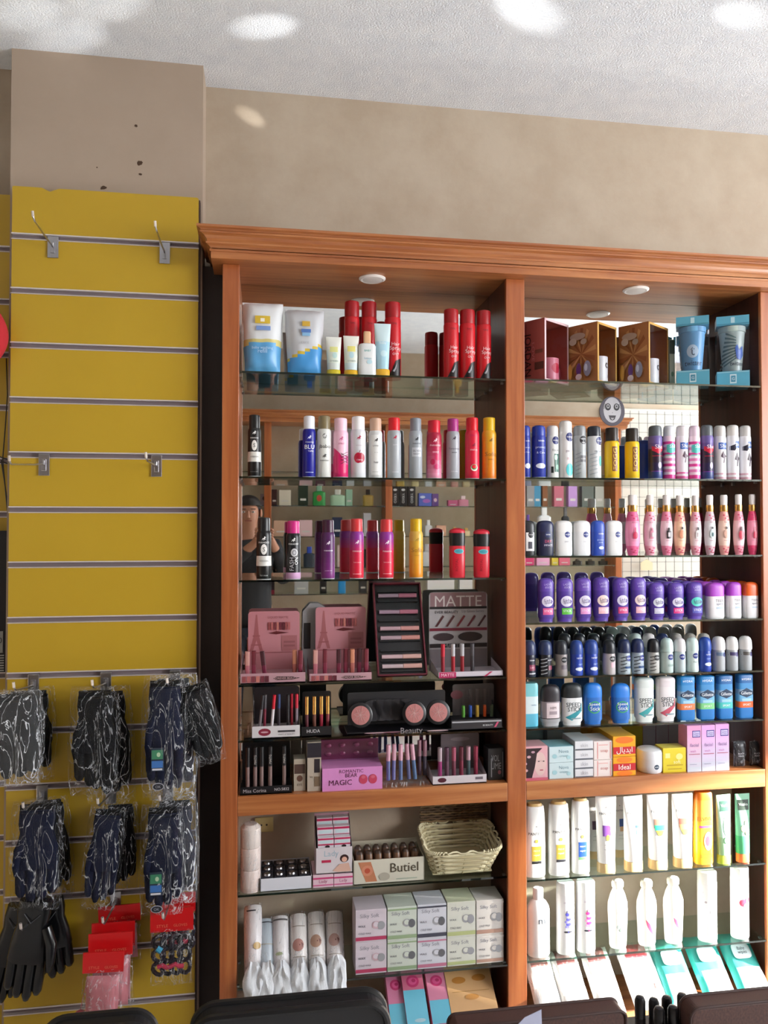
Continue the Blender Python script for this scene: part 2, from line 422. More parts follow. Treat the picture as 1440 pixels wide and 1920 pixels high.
G2 = [1.948, 1.652, 1.416, 1.217, 1.055, .904, .458, .221]
CX = ([-.118, .7128, 1.5475, 2.38], [.047, .058, .05, .05])
cabinet((0, 2.2, 0), 0, 'long built-in wooden cabinet with crown moulding, mirrors and glass shelves', CX, [G1, G2, G2], True, .03)
# opposite cabinet, seen only in the mirrors (turned to face the other way)
OX = ([-2.68, -1.80, -.917, -.05, .82, 1.69], [.05]*6)
cabinet((0, -.72, 0), PI, 'wooden cabinet with glass shelves on the opposite wall, seen in the mirrors', OX, [[1.66, 1.44, 1.22, 1.03, 1.9]]*5, False, .03, .6, .2)
# downlights under the cabinet tops
for u, v, lb in ((698, 522, 'round white recessed downlight over the left bay'), (1192, 543, 'round white recessed downlight over the right bay')):
    p = atz(u, v, 2.2467); t = thing('downlight', lb, 'ceiling light', p, group='recessed downlights')
    MB().loft([(.040, .040, -.0001, '#f2ece6'), (.040, .040, -.0025, '#f2ece6'), (.034, .034, -.006, '#f2ece6'), (.030, .030, -.005, '#f2ece6')], seg=40).build('trim_ring', t, True)
    MB().loft([(.029, .029, -.0051, '#e8e2dc'), (.024, .024, -.0062, '#e8e2dc')], seg=40).build('lens', t, True)

# slat wall hooks
def hook(u, v, zslot, tip, label):
    Y = 2.2605; x = XU(u, Y); t = thing('display_hook', label, 'hook', (x, Y, zslot))
    b = MB().box(-.0145, .0145, -.0035, -.0005, -.058, .002, STEEL); b.box(-.0145, .0145, -.003, .006, .0, .0035, STEEL)
    b.prism([(-.006, -.045), (.006, -.045), (.006, -.012), (-.006, -.012)], -.006, -.003, STEEL); b.build('back_plate', t, bevel=.0008)
    dx, dz, L = tip
    p0 = Vector((0, -.006, -.028)); pts = [p0+Vector((0, 0, .012)), p0, p0+Vector((dx*.06, -L*.06-.004, dz*.06+.002))]
    pts += [p0+Vector((dx*k, -L*k, dz*k)) for k in (.3, .6, .9, 1)]
    e = pts[-1]; pts += [e+Vector((-.002, -.008, .008)), e+Vector((-.003, -.010, .022))]
    r = MB().tube(pts, .0024, STEEL); r.build('prong', t, True)
    MB().tube([pts[-2], pts[-1]], .0036, C('#d8cfc8', .3, .5)).build('tip', t, True)
    return t
hook(95, 450, SLOTS[0], (.0, .005, .17), 'steel hook with back plate, top left on the yellow panel')
hook(306, 470, SLOTS[0], (.0, .0, .165), 'steel hook with back plate, top right on the yellow panel')
hook(82, 866, SLOTS[4], (-.045, -.01, .13), 'empty steel hook bent left, below the middle of the yellow panel')
hook(293, 868, SLOTS[4], (.0, .0, .17), 'empty steel hook pointing straight out, right side of the yellow panel')
# ---------------------------------------------------------------- products
def ring_surf(rings, n):
    zs = [r[2] for r in rings]
    def surf(x, z):
        z = min(max(z, zs[0]), zs[-1]); rx, ry = rings[-1][0], rings[-1][1]
        for a, b in zip(rings, rings[1:]):
            if a[2] <= z <= b[2] and b[2] > a[2]:
                k = (z-a[2])/(b[2]-a[2]); rx = a[0]+(b[0]-a[0])*k; ry = a[1]+(b[1]-a[1])*k; break
        q = min(abs(x)/max(rx, 1e-6), .985)
        return -ry*(1-q**n)**(1/n)
    return surf
def decos(mb, surf, w, h, ds, rough=.35):
    """prints: t text, e ellipse, r band, p polygon, h small galloping-horse mark; in fractions of width and height"""
    for i, d in enumerate(ds):
        e = .00035+.00022*i; k = d[0]
        if k == 't': mb.d_text(surf, d[1], d[2]*w, d[3]*h, d[4]*(h if len(d) > 6 and d[6] else w), C(d[5]), e, PI/2*(d[6] if len(d) > 6 else 0), (d[7]*h if len(d) > 7 else None))
        elif k == 'e': mb.d_ell(surf, d[1]*w, d[2]*h, d[3]*w, d[4]*h, C(d[5]), e)
        elif k == 'r': mb.d_rect(surf, d[1]*w, d[2]*h, d[3]*w, d[4]*h, C(d[5]), e)
        elif k == 'p': mb.d_poly(surf, [(a*w, b*h) for a, b in d[1]], C(d[2]), e)
        elif k == 'h':
            x, z, s, c = d[1:5]; s = s*w
            o = [(-.9, -.5), (-.55, -.05), (-.6, .3), (-.2, .25), (0, .3), (.1, .75), (.35, 1), (.5, .75), (.8, .6), (.75, .4), (.5, .4), (.4, .05), (.75, -.25), (.55, -.3), (.2, -.15), (0, -.7), (-.15, -.7), (-.1, -.2), (-.35, -.15), (-.75, -.6)]
            mb.d_poly(surf, [(x*w+a*s/2, z*h+b*s/2) for a, b in o], C(c), e)
def revolve(name, label, cat, pos, w, h, parts, dp=1., n=2., ds=(), group=None, rz=0, seg=28, tilt=0, extra=None):
    """parts: (part name, [(r, z, colour), ...]) in fractions; the first part is the body and carries the prints"""
    x, Y, z = pos; t = thing(name, label, cat, (x, Y, z), (tilt, 0, rz), group)
    for i, (pn, pr) in enumerate(parts):
        rings = [(r[0]*w/2, (r[3] if len(r) > 3 else r[0]*dp)*w/2 if True else 0, r[1]*h, r[2]) for r in pr]
        mb = MB().loft(rings, n, seg)
        if i == 0 and ds: decos(mb, ring_surf(rings, n), w, h, ds)
        if isinstance(extra, dict) and pn in extra: decos(mb, ring_surf(rings, n), w, h, extra[pn])
        mb.build(pn, t, True)
    return t
def grad(c0, c1, z0, z1, r, k=8):
    """colour run printed on the can, in steps"""
    a = [int(c0[i:i+2], 16) for i in (1, 3, 5)]; b = [int(c1[i:i+2], 16) for i in (1, 3, 5)]
    return [(r, z0+(z1-z0)*i/k, '#%02x%02x%02x' % tuple(int(a[j]+(b[j]-a[j])*(i+.5)/k) for j in range(3))) for i in range(k)]
# --- a table row: columns u0,u1, top row v, then look
def place(z, Y): return lambda u0, u1, vt: measure(u0, u1, vt, z, Y)

def aerosol(row, z, label, cap, body, ds=(), capz=.79, capr=.84, Y=2.232, group=None, name='spray_can', cat='spray can', dark_ring=None):
    x, w, h = measure(*row, z, Y)
    if isinstance(body, str): body = [(1., .012, body)]
    top = body[-1][2]
    pr = [(.93, 0, '#c8c8cc'), (1., .012, body[0][2])]+[b for b in body if b[1] > .02]+[(1., capz-.075, top), (.985, capz-.055, top), (.93, capz-.03, top), (.86, capz-.012, dark_ring or top), (.8, capz, top)]
    cp = [(capr, capz-.008, cap), (capr, .965, cap), (capr*.95, .988, cap), (capr*.7, .998, cap), (.02, 1., cap)]
    return revolve(name, label, cat, (x, Y, z), w, h, [('can_body', pr), ('cap', cp)], ds=ds, group=group)
def domed(row, z, label, cap, body, ds=(), capz=.80, Y=2.232, group=None, capds=None, name='spray_can', waist=.0):
    """deodorant spray whose wide translucent actuator cap continues the can"""
    x, w, h = measure(*row, z, Y)
    if isinstance(body, str): body = [(1., .012, body)]
    top = body[-1][2]
    pr = [(.93, 0, '#c8c8cc'), (1., .012, body[0][2])]+[b for b in body if b[1] > .02]+[(1., capz-.05, top), (.96, capz-.02, top), (.9, capz, top)]
    cp = [(.93, capz-.01, cap), (.95, capz+.02, cap), (.93, .93, cap), (.86, .965, cap), (.6, .985, cap), (.02, .99, cap)]
    t = revolve(name, label, 'spray can', (x, Y, z), w, h, [('can_body', pr), ('cap', cp)], ds=ds, group=group)
    return t
HORSE = lambda c, z=.64: ('h', .0, z, .34, c)
Z = 1.646
gS = 'body spray cans on the second glass shelf, left bay'
aerosol((464, 489, 778), Z, 'black spray can with white oval emblem, alone at far left of the second shelf', '#131313', [(1., .02, '#0d0c0e'), (1.01, .24, '#d9d6cf'), (1., .40, '#0d0c0e')],
        [HORSE('#e8e8e8', .70), ('t', 'PARADISE', 0, .62, .6, '#e8e8e8'), ('e', 0, .50, .40, .17, '#e6e3de'), ('t', 'S', 0, .5, .16, '#111111'), ('t', 'VERSION', 0, .32, .6, '#222222'), ('t', 'eau de body spray', 0, .08, .6, '#999999')], group=gS)
aerosol((567, 592, 780), Z, 'blue spray can with white cap and big white BLU letters', '#e4e6ee', '#14178c', [HORSE('#e8ecff'), ('t', 'PARADISE', 0, .565, .6, '#e8ecff'), ('t', 'BLU', 0, .49, .72, '#f2f4ff'), ('t', 'TOPIC', .1, .42, .45, '#f2f4ff'), ('r', 0, .08, .6, .008, '#b8c0ee')], group=gS)
aerosol((594, 621, 780), Z, 'white spray can with olive cap and round grey emblem', '#7d7050', '#d9dad5', [('e', 0, .665, .30, .085, '#8f908c'), HORSE('#e0e0e0', .665), ('t', 'jbabo', 0, .49, .8, '#444444'), HORSE('#555555', .34), ('t', 'PARADISE', 0, .27, .6, '#555555')], group=gS)
aerosol((624, 653, 784), Z, 'pale pink spray can with magenta lattice pattern on its lower half', '#efc4d4', [(1., .02, '#d81f6c'), (1., .22, '#e4609a'), (1., .36, '#efbdd2')],
        [HORSE('#c9608c'), ('t', 'SPIRIT', 0, .56, .4, '#c9608c'), ('p', [(-.49, .50), (-.1, .40), (.3, .22), (.45, .1), (-.1, .05), (-.45, .1)], '#d21a64')]+[('p', [(-.05, z), (.42, z+.06), (.42, z+.068), (-.05, z+.008)], '#3a1020') for z in (.22, .27, .32, .36)]+[('p', [(-.05, z), (.42, z-.06), (.42, z-.052), (-.05, z+.008)], '#3a1020') for z in (.3, .35, .4)], group=gS)
aerosol((657, 686, 781), Z, 'white spray can with a big crimson apple printed on it', '#ece9ea', '#d5d5da', [HORSE('#b01842'), ('t', 'PARADISE', 0, .52, .4, '#b4a0aa'), ('e', -.06, .32, .52, .17, '#b61438'), ('e', .14, .32, .46, .16, '#a80f32'), ('t', 'cherie', .03, .29, .4, '#f0c8d0'), ('p', [(0, .41), (.06, .45), (.08, .44), (.03, .40)], '#7c1020')], group=gS)
aerosol((691, 717, 784), Z, 'white labelled spray can with beige cap and black horse mark', '#c8a38c', '#cfcfcf', [('r', 0, .38, .72, .66, '#e3e3e1'), HORSE('#191919', .62), ('t', 'LIVINO', 0, .53, .5, '#666666'), ('t', 'for her', 0, .42, .3, '#999999'), ('t', 'hair', 0, .26, .35, '#333333'), ('r', 0, .1, .6, .006, '#aaaaaa')], group=gS)
aerosol((726, 752, 783), Z, 'silver spray can with bright red cap', '#d41722', '#a9adb2', [HORSE('#c01c40', .66), ('t', 'sport', 0, .54, .3, '#e2e2e6'), ('r', 0, .1, .5, .006, '#dcdce0')], group=gS)
aerosol((767, 792, 784), Z, 'grey spray can with grey cap and boxed grey label', '#868c96', '#a2a8af', [HORSE('#1d1d22'), ('t', 'PARADISE', 0, .57, .6, '#333338'), ('r', 0, .43, .7, .15, '#c8ccd2'), ('t', 'SILVER', 0, .45, .6, '#55585e'), ('t', 'NIGHT', 0, .40, .5, '#55585e')], group=gS)
aerosol((800, 828, 788), Z, 'red-capped spray can with crimson top fading into pink blotches', '#c8102a', grad('#e295b0', '#b3153f', .02, .6, 1.)+[(1., .62, '#a81438')], [HORSE('#f0d0da'), ('t', 'PARADISE', 0, .56, .7, '#f4d8e0'), ('e', .15, .36, .4, .12, '#d0265c'), ('e', -.2, .28, .3, .1, '#c01a50'), ('e', .1, .2, .4, .09, '#cf3a70'), ('t', 'sexy', 0, .44, .4, '#f4c8d4')], group=gS)
aerosol((837, 862, 785), Z, 'grey spray can with violet-pink cap', '#a5307c', '#a3a4ab', [HORSE('#2a2230', .66), ('t', 'Temptation', 0, .49, .8, '#2a2230'), ('r', 0, .43, .4, .01, '#444444'), ('t', 'body spray', 0, .12, .5, '#dddddd')], group=gS)
aerosol((872, 899, 783), Z, 'bright red spray can with red cap and melon slice print', '#d01020', [(1., .02, '#d8183e'), (1., .3, '#d51a3a')], [HORSE('#8c1030', .54), ('t', 'PARADISE', 0, .70, .5, '#b01c60'), ('t', 'melon', 0, .47, .5, '#f6c6cc'), ('e', .02, .18, .5, .11, '#e8e0d0'), ('e', .02, .19, .42, .085, '#2c8a3c'), ('e', .02, .195, .34, .06, '#d61c28')], group=gS)
aerosol((904, 931, 783), Z, 'yellow-to-orange spray can with yellow cap, last at right on the second shelf', '#d8ac10', grad('#e07818', '#e0a022', .02, .66, 1.)+[(1., .68, '#dfa424')], [HORSE('#7a5410', .62), ('t', 'Sofia', 0, .40, .8, '#a06a18'), ('t', 'sunny', 0, .31, .4, '#8a5a14')], group=gS)
Z = 1.353; g3 = 'body spray cans on the third glass shelf, left bay'
aerosol((481, 509, 970), Z, 'black spray can with white oval emblem and wide band, far left of third shelf', '#121316', [(1., .02, '#0c0c0e'), (1.02, .22, '#dcdad6'), (1., .38, '#0c0c0e')],
        [HORSE('#eeeeee', .655), ('t', 'PARADISE', 0, .595, .7, '#eeeeee'), ('e', 0, .485, .42, .17, '#ebe9e6'), ('t', 'S', 0, .485, .16, '#111111'), ('t', 'VERSION', 0, .30, .6, '#555555'), ('t', 'for men', 0, .07, .5, '#aaaaaa')], group=g3)
aerosol((536, 564, 976), Z, 'black spray can with magenta cap, silver flower and pale pink base', '#cc2a80', [(1., .02, '#c99cc4'), (1., .115, '#101016')],
        [HORSE('#eeeeee', .665), ('t', 'PARADISE', 0, .60, .65, '#eeeeee'), ('e', .05, .455, .46, .14, '#c8c8cc'), ('e', .05, .455, .3, .09, '#8e8e96'), ('e', .05, .455, .16, .05, '#c8c8cc'), ('t', 'FASH', -.12, .26, .22, '#c8c8d0', 1), ('t', 'ON', .18, .31, .12, '#f4f4f4', 1)], group=g3)
aerosol((602, 628, 974), Z, 'plum purple spray can with dark plum cap', '#3c1230', grad('#7a2a78', '#4a1a52', .02, .7, 1.), [HORSE('#f0e4f2', .60), ('t', 'PARADISE', 0, .475, .62, '#f0e4f2'), ('t', 'purple rain', 0, .14, .5, '#d8b8da')], group=g3)
for rw, lb in (((655, 682, 972), 'red spray can with violet shoulder, nearer the plum can'), ((711, 738, 973), 'red spray can with violet shoulder, nearer the yellow can')):
    aerosol(rw, Z, lb, '#d2383c', grad('#d01a34', '#cc2048', .02, .45, 1.)+grad('#c42866', '#8a3498', .47, .7, 1., 5), [HORSE('#f6e6ee', .60), ('t', 'PARADISE', 0, .455, .62, '#f6e6ee'), ('t', 'love story', 0, .27, .5, '#f8c8cc'), ('r', 0, .08, .6, .006, '#f8d8dc')], group='twin red and violet spray cans')
aerosol((767, 793, 972), Z, 'yellow and orange spray can with yellow cap on the third shelf', '#d9ae14', grad('#e08818', '#dcae3c', .02, .6, 1.)+[(1., .62, '#dcb252')], [HORSE('#b08a30', .64), ('t', 'Sofia', 0, .47, .8, '#a87820'), ('t', 'summer', 0, .38, .4, '#a87820')], group=g3)
for rw, lb in (((842, 872, 990), 'red roll-on bottle with black neck and teal oval, left one of the pair'), ((887, 918, 992), 'red roll-on bottle with black neck and teal oval, right one of the pair')):
    x, w, h = measure(*rw, Z, 2.236)
    revolve('roll_on_bottle', lb, 'deodorant', (x, 2.236, Z), w, h, [('bottle_body', [(.9, 0, '#c4182c'), (.98, .02, '#c4182c'), (1., .63, '#b4142a'), (.96, .64, '#0c0c0e')]), ('neck', [(.96, .635, '#0b0c0e'), (1., .75, '#0b0c0e'), (1., .90, '#0b0c0e')]), ('cap', [(.99, .895, '#c01830'), (.99, .94, '#c01830'), (.85, .97, '#c01830'), (.3, 1, '#b01428')])],
            dp=.62, n=2.6, ds=[('e', .04, .53, .62, .10, '#58b0b4'), ('e', .04, .53, .5, .07, '#3c8c9c'), ('t', 'ROYAL', -.1, .26, .26, '#7c0c1c', 1)], group='red roll-on bottles')
# --- top shelf left bay
Z = 1.945
def pouch(row, label, fold, ds, band, Y=2.235, seed=0):
    x, w, h = measure(*row, Z, Y); t = thing('refill_pouch', label, 'pouch', (x, Y, Z), (math.radians(-3), 0, 0), 'stand-up pouches')
    f = lambda v: 1-.16*(1-v)**1.2
    mb = MB().pillow(w, h, .062, '#d8dadc', 14, 22, .0035, seed, f, band=band, p=.6)
    decos(mb, lambda xx, zz: -.031*max(0, 1-abs(2*xx/w)**3)**.6*max(0, 1-abs(2*zz/h-1)**4)**.6-.003, w, h, ds)
    mb.build('bag', t, True)
    MB().box(-w*.49, w*.49, -.0012, .0012, h*.965, h*1.0, '#d9dbdd').build('top_seal', t)
    return t
pouch((452, 530, 567), 'white stand-up pouch with yellow square and sky-blue lower half, far left of top shelf', 0,
      [('r', 0, .72, .36, .11, '#cfae32'), ('r', 0, .715, .1, .05, '#efe9d8'), ('r', .02, .60, .34, .06, '#7592c8'), ('t', 'refill', 0, .28, .22, '#b8d4ee'), ('t', 'baby washing', 0, .32, .5, '#b8d4ee')],
      lambda u, v: '#5a9ccc' if v < .40+.03*math.cos(u*3) else ('#c8bb78' if v < .45 else '#d6d8da'), seed=2)
pouch((533, 607, 580), 'crumpled silver-white pouch with blue wave at the bottom, beside the blue-white pouch', 0,
      [('r', .03, .74, .2, .08, '#c9a23a'), ('r', .03, .63, .24, .055, '#4c72b4'), ('r', .03, .575, .2, .05, '#86b4d8'), ('t', 'care', 0, .45, .2, '#a8a8ac')],
      lambda u, v: '#4690cc' if v < .18+.12*(u+1)/1 and v < .42 else ('#c8ac3c' if v < .22+.12*(u+1) else '#c2c4c8'), seed=9)
def squeeze(row, Z, label, body, cap, ds, Y=2.225, capf=.13, capw=.86, top=1.0, bot=.78, cat='tube', group=None, name='squeeze_tube', rz=0, dep=.6, stripe=None):
    """tube standing on its cap, crimped flat at the top"""
    x, w, h = measure(*row, Z, Y)
    if isinstance(body, str): body = [(capf, body), (1, body)]
    rings = []
    for i in range(11):
        k = i/10; zz = capf+(1-capf)*k; f = bot+(top-bot)*k; d = dep*(1-k**1.6)**.8+.02
        c = [b for a, b in body if a >= zz-1e-6 or (a, b) == body[-1]][0]
        rings.append((f*w/2, d*w/2, zz*h, c))
    t = thing(name, label, cat, (x, Y, Z), (0, 0, rz), group)
    mb = MB().loft(rings, 2.2, 28); decos(mb, ring_surf(rings, 2.2), w, h, ds); mb.build('tube_body', t, True)
    cp = [(capw*w/2, dep*w/2*capw*1.1, 0, cap), (capw*w/2, dep*w/2*capw*1.1, capf*h*.9, cap), (capw*.94*w/2, dep*w/2*capw, capf*h, cap)]
    MB().loft(cp, 2.2, 28).build('cap', t, True)
    return t
squeeze((610, 640, 632), Z, 'small cream tube with yellow cap, beside the silver pouch', [(.3, '#c9d2cc'), (.62, '#d6dfd2'), (1, '#e0e2da')], '#c8b422', [('r', 0, .66, .5, .14, '#d8d88c'), ('e', .05, .5, .3, .16, '#b8d4d0'), ('t', 'cream', 0, .35, .5, '#8aa09a')])
squeeze((643, 673, 630), Z, 'small cream tube with amber cap, left of the white bottle', [(.3, '#c3d3d6'), (.62, '#d8dfd4'), (1, '#e4e4da')], '#d8a81e', [('r', 0, .66, .5, .14, '#e0d678'), ('e', .0, .5, .3, .16, '#b4d4dc'), ('t', 'cream', 0, .35, .5, '#8aa09a')])
x, w, h = measure(671, 705, 622, Z, 2.225)
revolve('lotion_bottle', 'small white bottle with peach cap between the small tubes', 'bottle', (x, 2.225, Z), w, h, [('bottle_body', [(.92, 0, '#dcdede'), (1., .03, '#dcdede'), (.98, .66, '#dcdede'), (.85, .71, '#dcdede'), (.42, .735, '#dcdede')]), ('cap', [(.42, .73, '#dcb088'), (.42, .97, '#dcb088'), (.36, 1, '#dcb088')])], dp=.6, n=3, ds=[('t', 'BABY', 0, .55, .36, '#46a8a0'), ('t', 'lotion', 0, .38, .4, '#8ab8c8'), ('e', .1, .3, .3, .1, '#b8d4dc')])
squeeze((701, 733, 607), Z, 'taller pale blue tube with amber cap in front of a red hair spray', [(.3, '#a8cfdc'), (.6, '#a9d0e0'), (1, '#c8dde2')], '#dca828', [('t', 'baby', 0, .62, .4, '#e8f0f0'), ('e', .05, .42, .4, .12, '#c4e0e8')], bot=.72)
def hairspray(row, label, Y, cut=0):
    x, w, h = measure(*row, Z, Y)
    revolve('hair_spray_can', label, 'spray can', (x, Y, Z), w, h, [('can_body', [(.95, 0, '#8c1018'), (1., .01, '#c0141f'), (1., .76, '#c0141f'), (.97, .775, '#c0141f'), (.92, .79, '#7c1016')]), ('cap', [(.93, .785, '#9c1018'), (.95, .82, '#a01019'), (.95, .955, '#a01019'), (.9, .985, '#a01019'), (.5, 1., '#8c0e16')])],
            ds=[('t', 'TIME', 0, .70, .35, '#5c0a10'), ('t', 'Hair', .1, .44, .5, '#e8c8c8'), ('t', 'Spray', .1, .38, .7, '#e8c8c8'), ('t', 'OVY', .1, .31, .4, '#e8c8c8'), ('p', [(-.35, .02), (-.1, .12), (.1, .22), (.42, .26), (.42, .02)], '#120c0e'), ('p', [(-.1, .09), (.05, .13), (.18, .20), (.12, .12), (.02, .08)], '#9a9aa0')], group='red hair spray cans')
hairspray((645, 674, 565), 'red hair spray can behind the small cream tubes, leftmost of its trio', 2.29)
hairspray((677, 707, 566), 'red hair spray can behind the white bottle with peach cap', 2.29)
hairspray((721, 752, 567), 'red hair spray can right behind the pale blue tube', 2.265)
hairspray((832, 861, 580), 'red hair spray can, first of the three on the right half of the shelf', 2.24)
hairspray((862, 892, 581), 'red hair spray can, middle of the three on the right half of the shelf', 2.24)
hairspray((893, 922, 583), 'red hair spray can, last at right on the top shelf of the left bay', 2.245)

# --- right bay, deodorant sprays
Z = 1.652; gn = 'deodorant sprays on the second glass shelf, right bay'
NL = lambda x=.12, z=.70, c='#1b2566': ('e', x, z, .62, .155, c)
NT = lambda x=.12, z=.70: ('t', 'NIVEA', x, z, .46, '#f0f2f8')
def zig(c, x0=-.45, x1=.1, z0=.06, z1=.5, k=6):
    return [('p', [(x0, z0+(z1-z0)*i/k), (x1, z0+(z1-z0)*(i+.55)/k), (x1, z0+(z1-z0)*(i+.75)/k), (x0, z0+(z1-z0)*(i+.25)/k)], c) for i in range(k)]
domed((976, 995, 797), Z, 'royal blue deodorant spray half hidden by the centre upright', '#243a9a', '#1d2f92', [NT(.1, .69), ('t', 'protect', .0, .56, .7, '#c8d4f4'), ('t', '& Care', .0, .48, .6, '#c8d4f4'), ('e', .1, .22, .6, .1, '#dce4f4')], group=gn)
domed((997, 1024, 797), Z, 'royal blue deodorant spray with white oval near its base, second in row', '#243a9a', '#1d2f92', [NT(.05, .69), ('t', 'protect', .0, .56, .7, '#c8d4f4'), ('t', '& Care', .0, .47, .6, '#c8d4f4'), ('e', .0, .22, .7, .1, '#dce4f4')], group=gn)
domed((1025, 1048, 797), Z, 'white deodorant spray with round blue logo and green-grey lower pattern', '#dcdad8', '#dedfdc', [NL(), NT(), ('t', 'fresh', .1, .52, .6, '#777777'), ('r', .2, .28, .4, .34, '#3e6a5c'), ('e', .1, .38, .3, .1, '#bcd8cc'), ('e', .25, .2, .3, .1, '#8cb8a4'), ('r', -.2, .15, .2, .12, '#26302e')], group=gn)
domed((1048, 1074, 788), Z, 'tallest white deodorant spray with round blue logo and turquoise spot', '#e4e2e0', '#e2e0e0', [NL(.15, .70), NT(.15, .70), ('e', .15, .14, .6, .22, '#58c4c8'), ('t', 'pure', .1, .45, .5, '#9a8a94'), ('r', .15, .33, .4, .04, '#e0c0c4')], group=gn)
domed((1075, 1100, 797), Z, 'silver-grey deodorant spray with round black logo', '#8e9092', '#a4a8aa', [NL(.12, .71, '#1c1c24'), NT(.12, .73), ('t', 'MEN', .12, .66, .3, '#f0f0f0'), ('r', .1, .36, .5, .12, '#6c6c70'), ('t', 'SILVER', .1, .36, .45, '#e0e0e0')]+zig('#8a8e92', -.45, -.1), group=gn)
domed((1101, 1128, 798), Z, 'white deodorant spray with dark navy cap', '#20242e', '#d8dadc', [NL(.25, .70), NT(.25, .70), ('t', 'FRESH', .1, .50, .5, '#556'+'677'), ('e', .3, .32, .22, .2, '#66c0bc')]+zig('#b4bcc2', -.45, .05), group=gn)
for rw, lb in (((1134, 1162, 802), 'yellow spray can with dark cap and upright letters, left of the two'), ((1172, 1200, 803), 'yellow spray can with dark cap and upright letters, right of the two')):
    aerosol(rw, Z, lb, '#2a2018', '#e6b80c', [('r', 0, .38, .38, .48, '#7e4c30'), ('t', 'FOGG', 0, .38, .42, '#e9c860', 1, .07)], capz=.74, capr=.86, dark_ring='#3a2c18', group='yellow deodorant sprays')
def stripes(cols, k=14, z0=.03, z1=.74):
    return [(1., z0+(z1-z0)*i/k, cols[i % len(cols)]) for i in range(k)]
def she(row, label, cap, body, kind, Y=2.232):
    ds = {'purple': [('p', [(-.42, .60), (.0, .56), (.40, .62), (.42, .53), (0, .46), (-.42, .52)], '#c4183c'), ('t', 'She', .05, .59, .6, '#f0dce4'), ('e', .1, .25, .3, .12, '#a8a0b8'), ('r', 0, .14, .9, .012, '#8038a0'), ('r', 0, .42, .8, .01, '#c4183c')],
          'pink': [('p', [(-.45, .62), (.1, .66), (.42, .58), (.3, .5), (-.1, .47), (-.45, .5)], '#56c0b8'), ('t', 'She', .08, .60, .55, '#f0f8f8'), ('r', 0, .44, .95, .02, '#74ccc4')],
          'blue': [('r', .05, .61, .8, .12, '#3c62b0'), ('t', 'She', .05, .61, .62, '#f4f4fa'), ('p', [(-.2, .42), (.05, .38), (.0, .3), (.12, .3), (.2, .4), (.38, .42), (.15, .46), (0, .52)], '#503848')],
          'white': [('p', [(-.45, .60), (.0, .64), (.1, .58), (-.1, .52), (-.45, .53)], '#2c2c3c'), ('r', .22, .63, .5, .12, '#4668a8'), ('t', 'She', .2, .63, .5, '#f4f4fa'), ('p', [(-.1, .36), (.12, .34), (.05, .24), (.18, .24), (.25, .34), (.40, .38), (.2, .42), (.1, .5)], '#3c2c3a')]}[kind]
    domed(row, Z, label, cap, body, ds, group='striped and dark perfumed sprays', Y=Y)
PB = [(1., .02, '#2c3c74'), (1., .14, '#241c44'), (1., .3, '#2a1830'), (1., .55, '#5c4a88'), (1., .66, '#6a5a98')]
she((1216, 1243, 797), 'dark purple spray with red swoosh and grey cap, right of the yellow cans', '#5c6266', PB, 'purple')
she((1244, 1267, 797), 'pink and white striped spray with turquoise swoosh, left one', '#d6d6dc', stripes(['#d6388c', '#eed4e0', '#e07cb0', '#f0e0e8']), 'pink')
she((1268, 1291, 797), 'white spray with blue name patch and pink base stripes, between two striped sprays', '#dcd4d8', [(1., .02, '#d45c98'), (1., .06, '#ecdce4'), (1., .1, '#d45c98'), (1., .13, '#e6e0e8')], 'blue')
she((1292, 1314, 797), 'pink and white striped spray with turquoise swoosh, right one', '#e0c8d8', stripes(['#d6388c', '#eed4e0', '#e07cb0', '#f0e0e8']), 'pink')
she((1314, 1339, 796), 'dark purple spray with red swoosh, right of the striped ones', '#5c6266', PB, 'purple')
SB = [(1., .02, '#c89ca8'), (1., .05, '#e6e2e6'), (1., .09, '#d4a8b4'), (1., .12, '#e8e6ea')]
she((1339, 1363, 797), 'white spray with blue patch and brown figure, third from the right end', '#d0ccc8', SB, 'blue')
she((1363, 1387, 796), 'white spray with dark wavy mark, second from the right end', '#d6d2ce', SB, 'white')
she((1387, 1410, 797), 'white spray with dark wavy mark at the right end of the row', '#c4c0be', SB, 'white')
x, w, h = measure(1202, 1215, 826, Z, 2.30)
revolve('spray_can', 'plain dark blue can standing back between yellow and purple sprays', 'spray can', (x, 2.30, Z), .05, h, [('can_body', [(.95, 0, '#26409c'), (1, .02, '#26409c'), (1, .86, '#26409c'), (.9, .9, '#26409c')]), ('cap', [(.9, .895, '#2a3c88'), (.88, .98, '#2a3c88'), (.6, 1, '#2a3c88')])])
# --- deodorant sticks, third shelf of the right bay
Z = 1.416
def stick(row, Z, label, body, cap, ds=(), capz=.68, Y=2.230, dp=.58, n=2.6, group=None, capds=None, base=None, round_top=.10, name='deodorant_stick'):
    x, w, h = measure(*row, Z, Y)
    if isinstance(body, str): body = [(.0, body)]
    pr = []
    if base: pr += [(.84, 0, base), (.86, .06, base), (.88, .075, body[0][1])]
    else: pr += [(.90, 0, body[0][1]), (.96, .015, body[0][1])]
    pr += [(1., .11 if base else .05, body[0][1])]+[(1., z_, c) for z_, c in body[1:]]+[(.99, capz, body[-1][1])]
    a = round_top
    cp = [(1.0, capz, cap), (1.0, 1-a*1.6, cap), (.965, 1-a, cap), (.86, 1-a*.5, cap), (.62, 1-a*.14, cap), (.25, 1., cap)]
    return revolve(name, label, 'deodorant', (x, Y, Z), w, h, [('stick_body', pr), ('cap', cp)], dp=dp, n=n, ds=ds, group=group, extra={'cap': capds} if capds else None)
gq = 'squat deodorant sticks on the third glass shelf, right bay'
NLs = lambda x=.15, z=.60, c='#1b2a78': ('e', x, z, .34, .17, c)
NTs = lambda x=.15, z=.60: ('t', 'NIVEA', x, z, .26, '#f4f6fa')
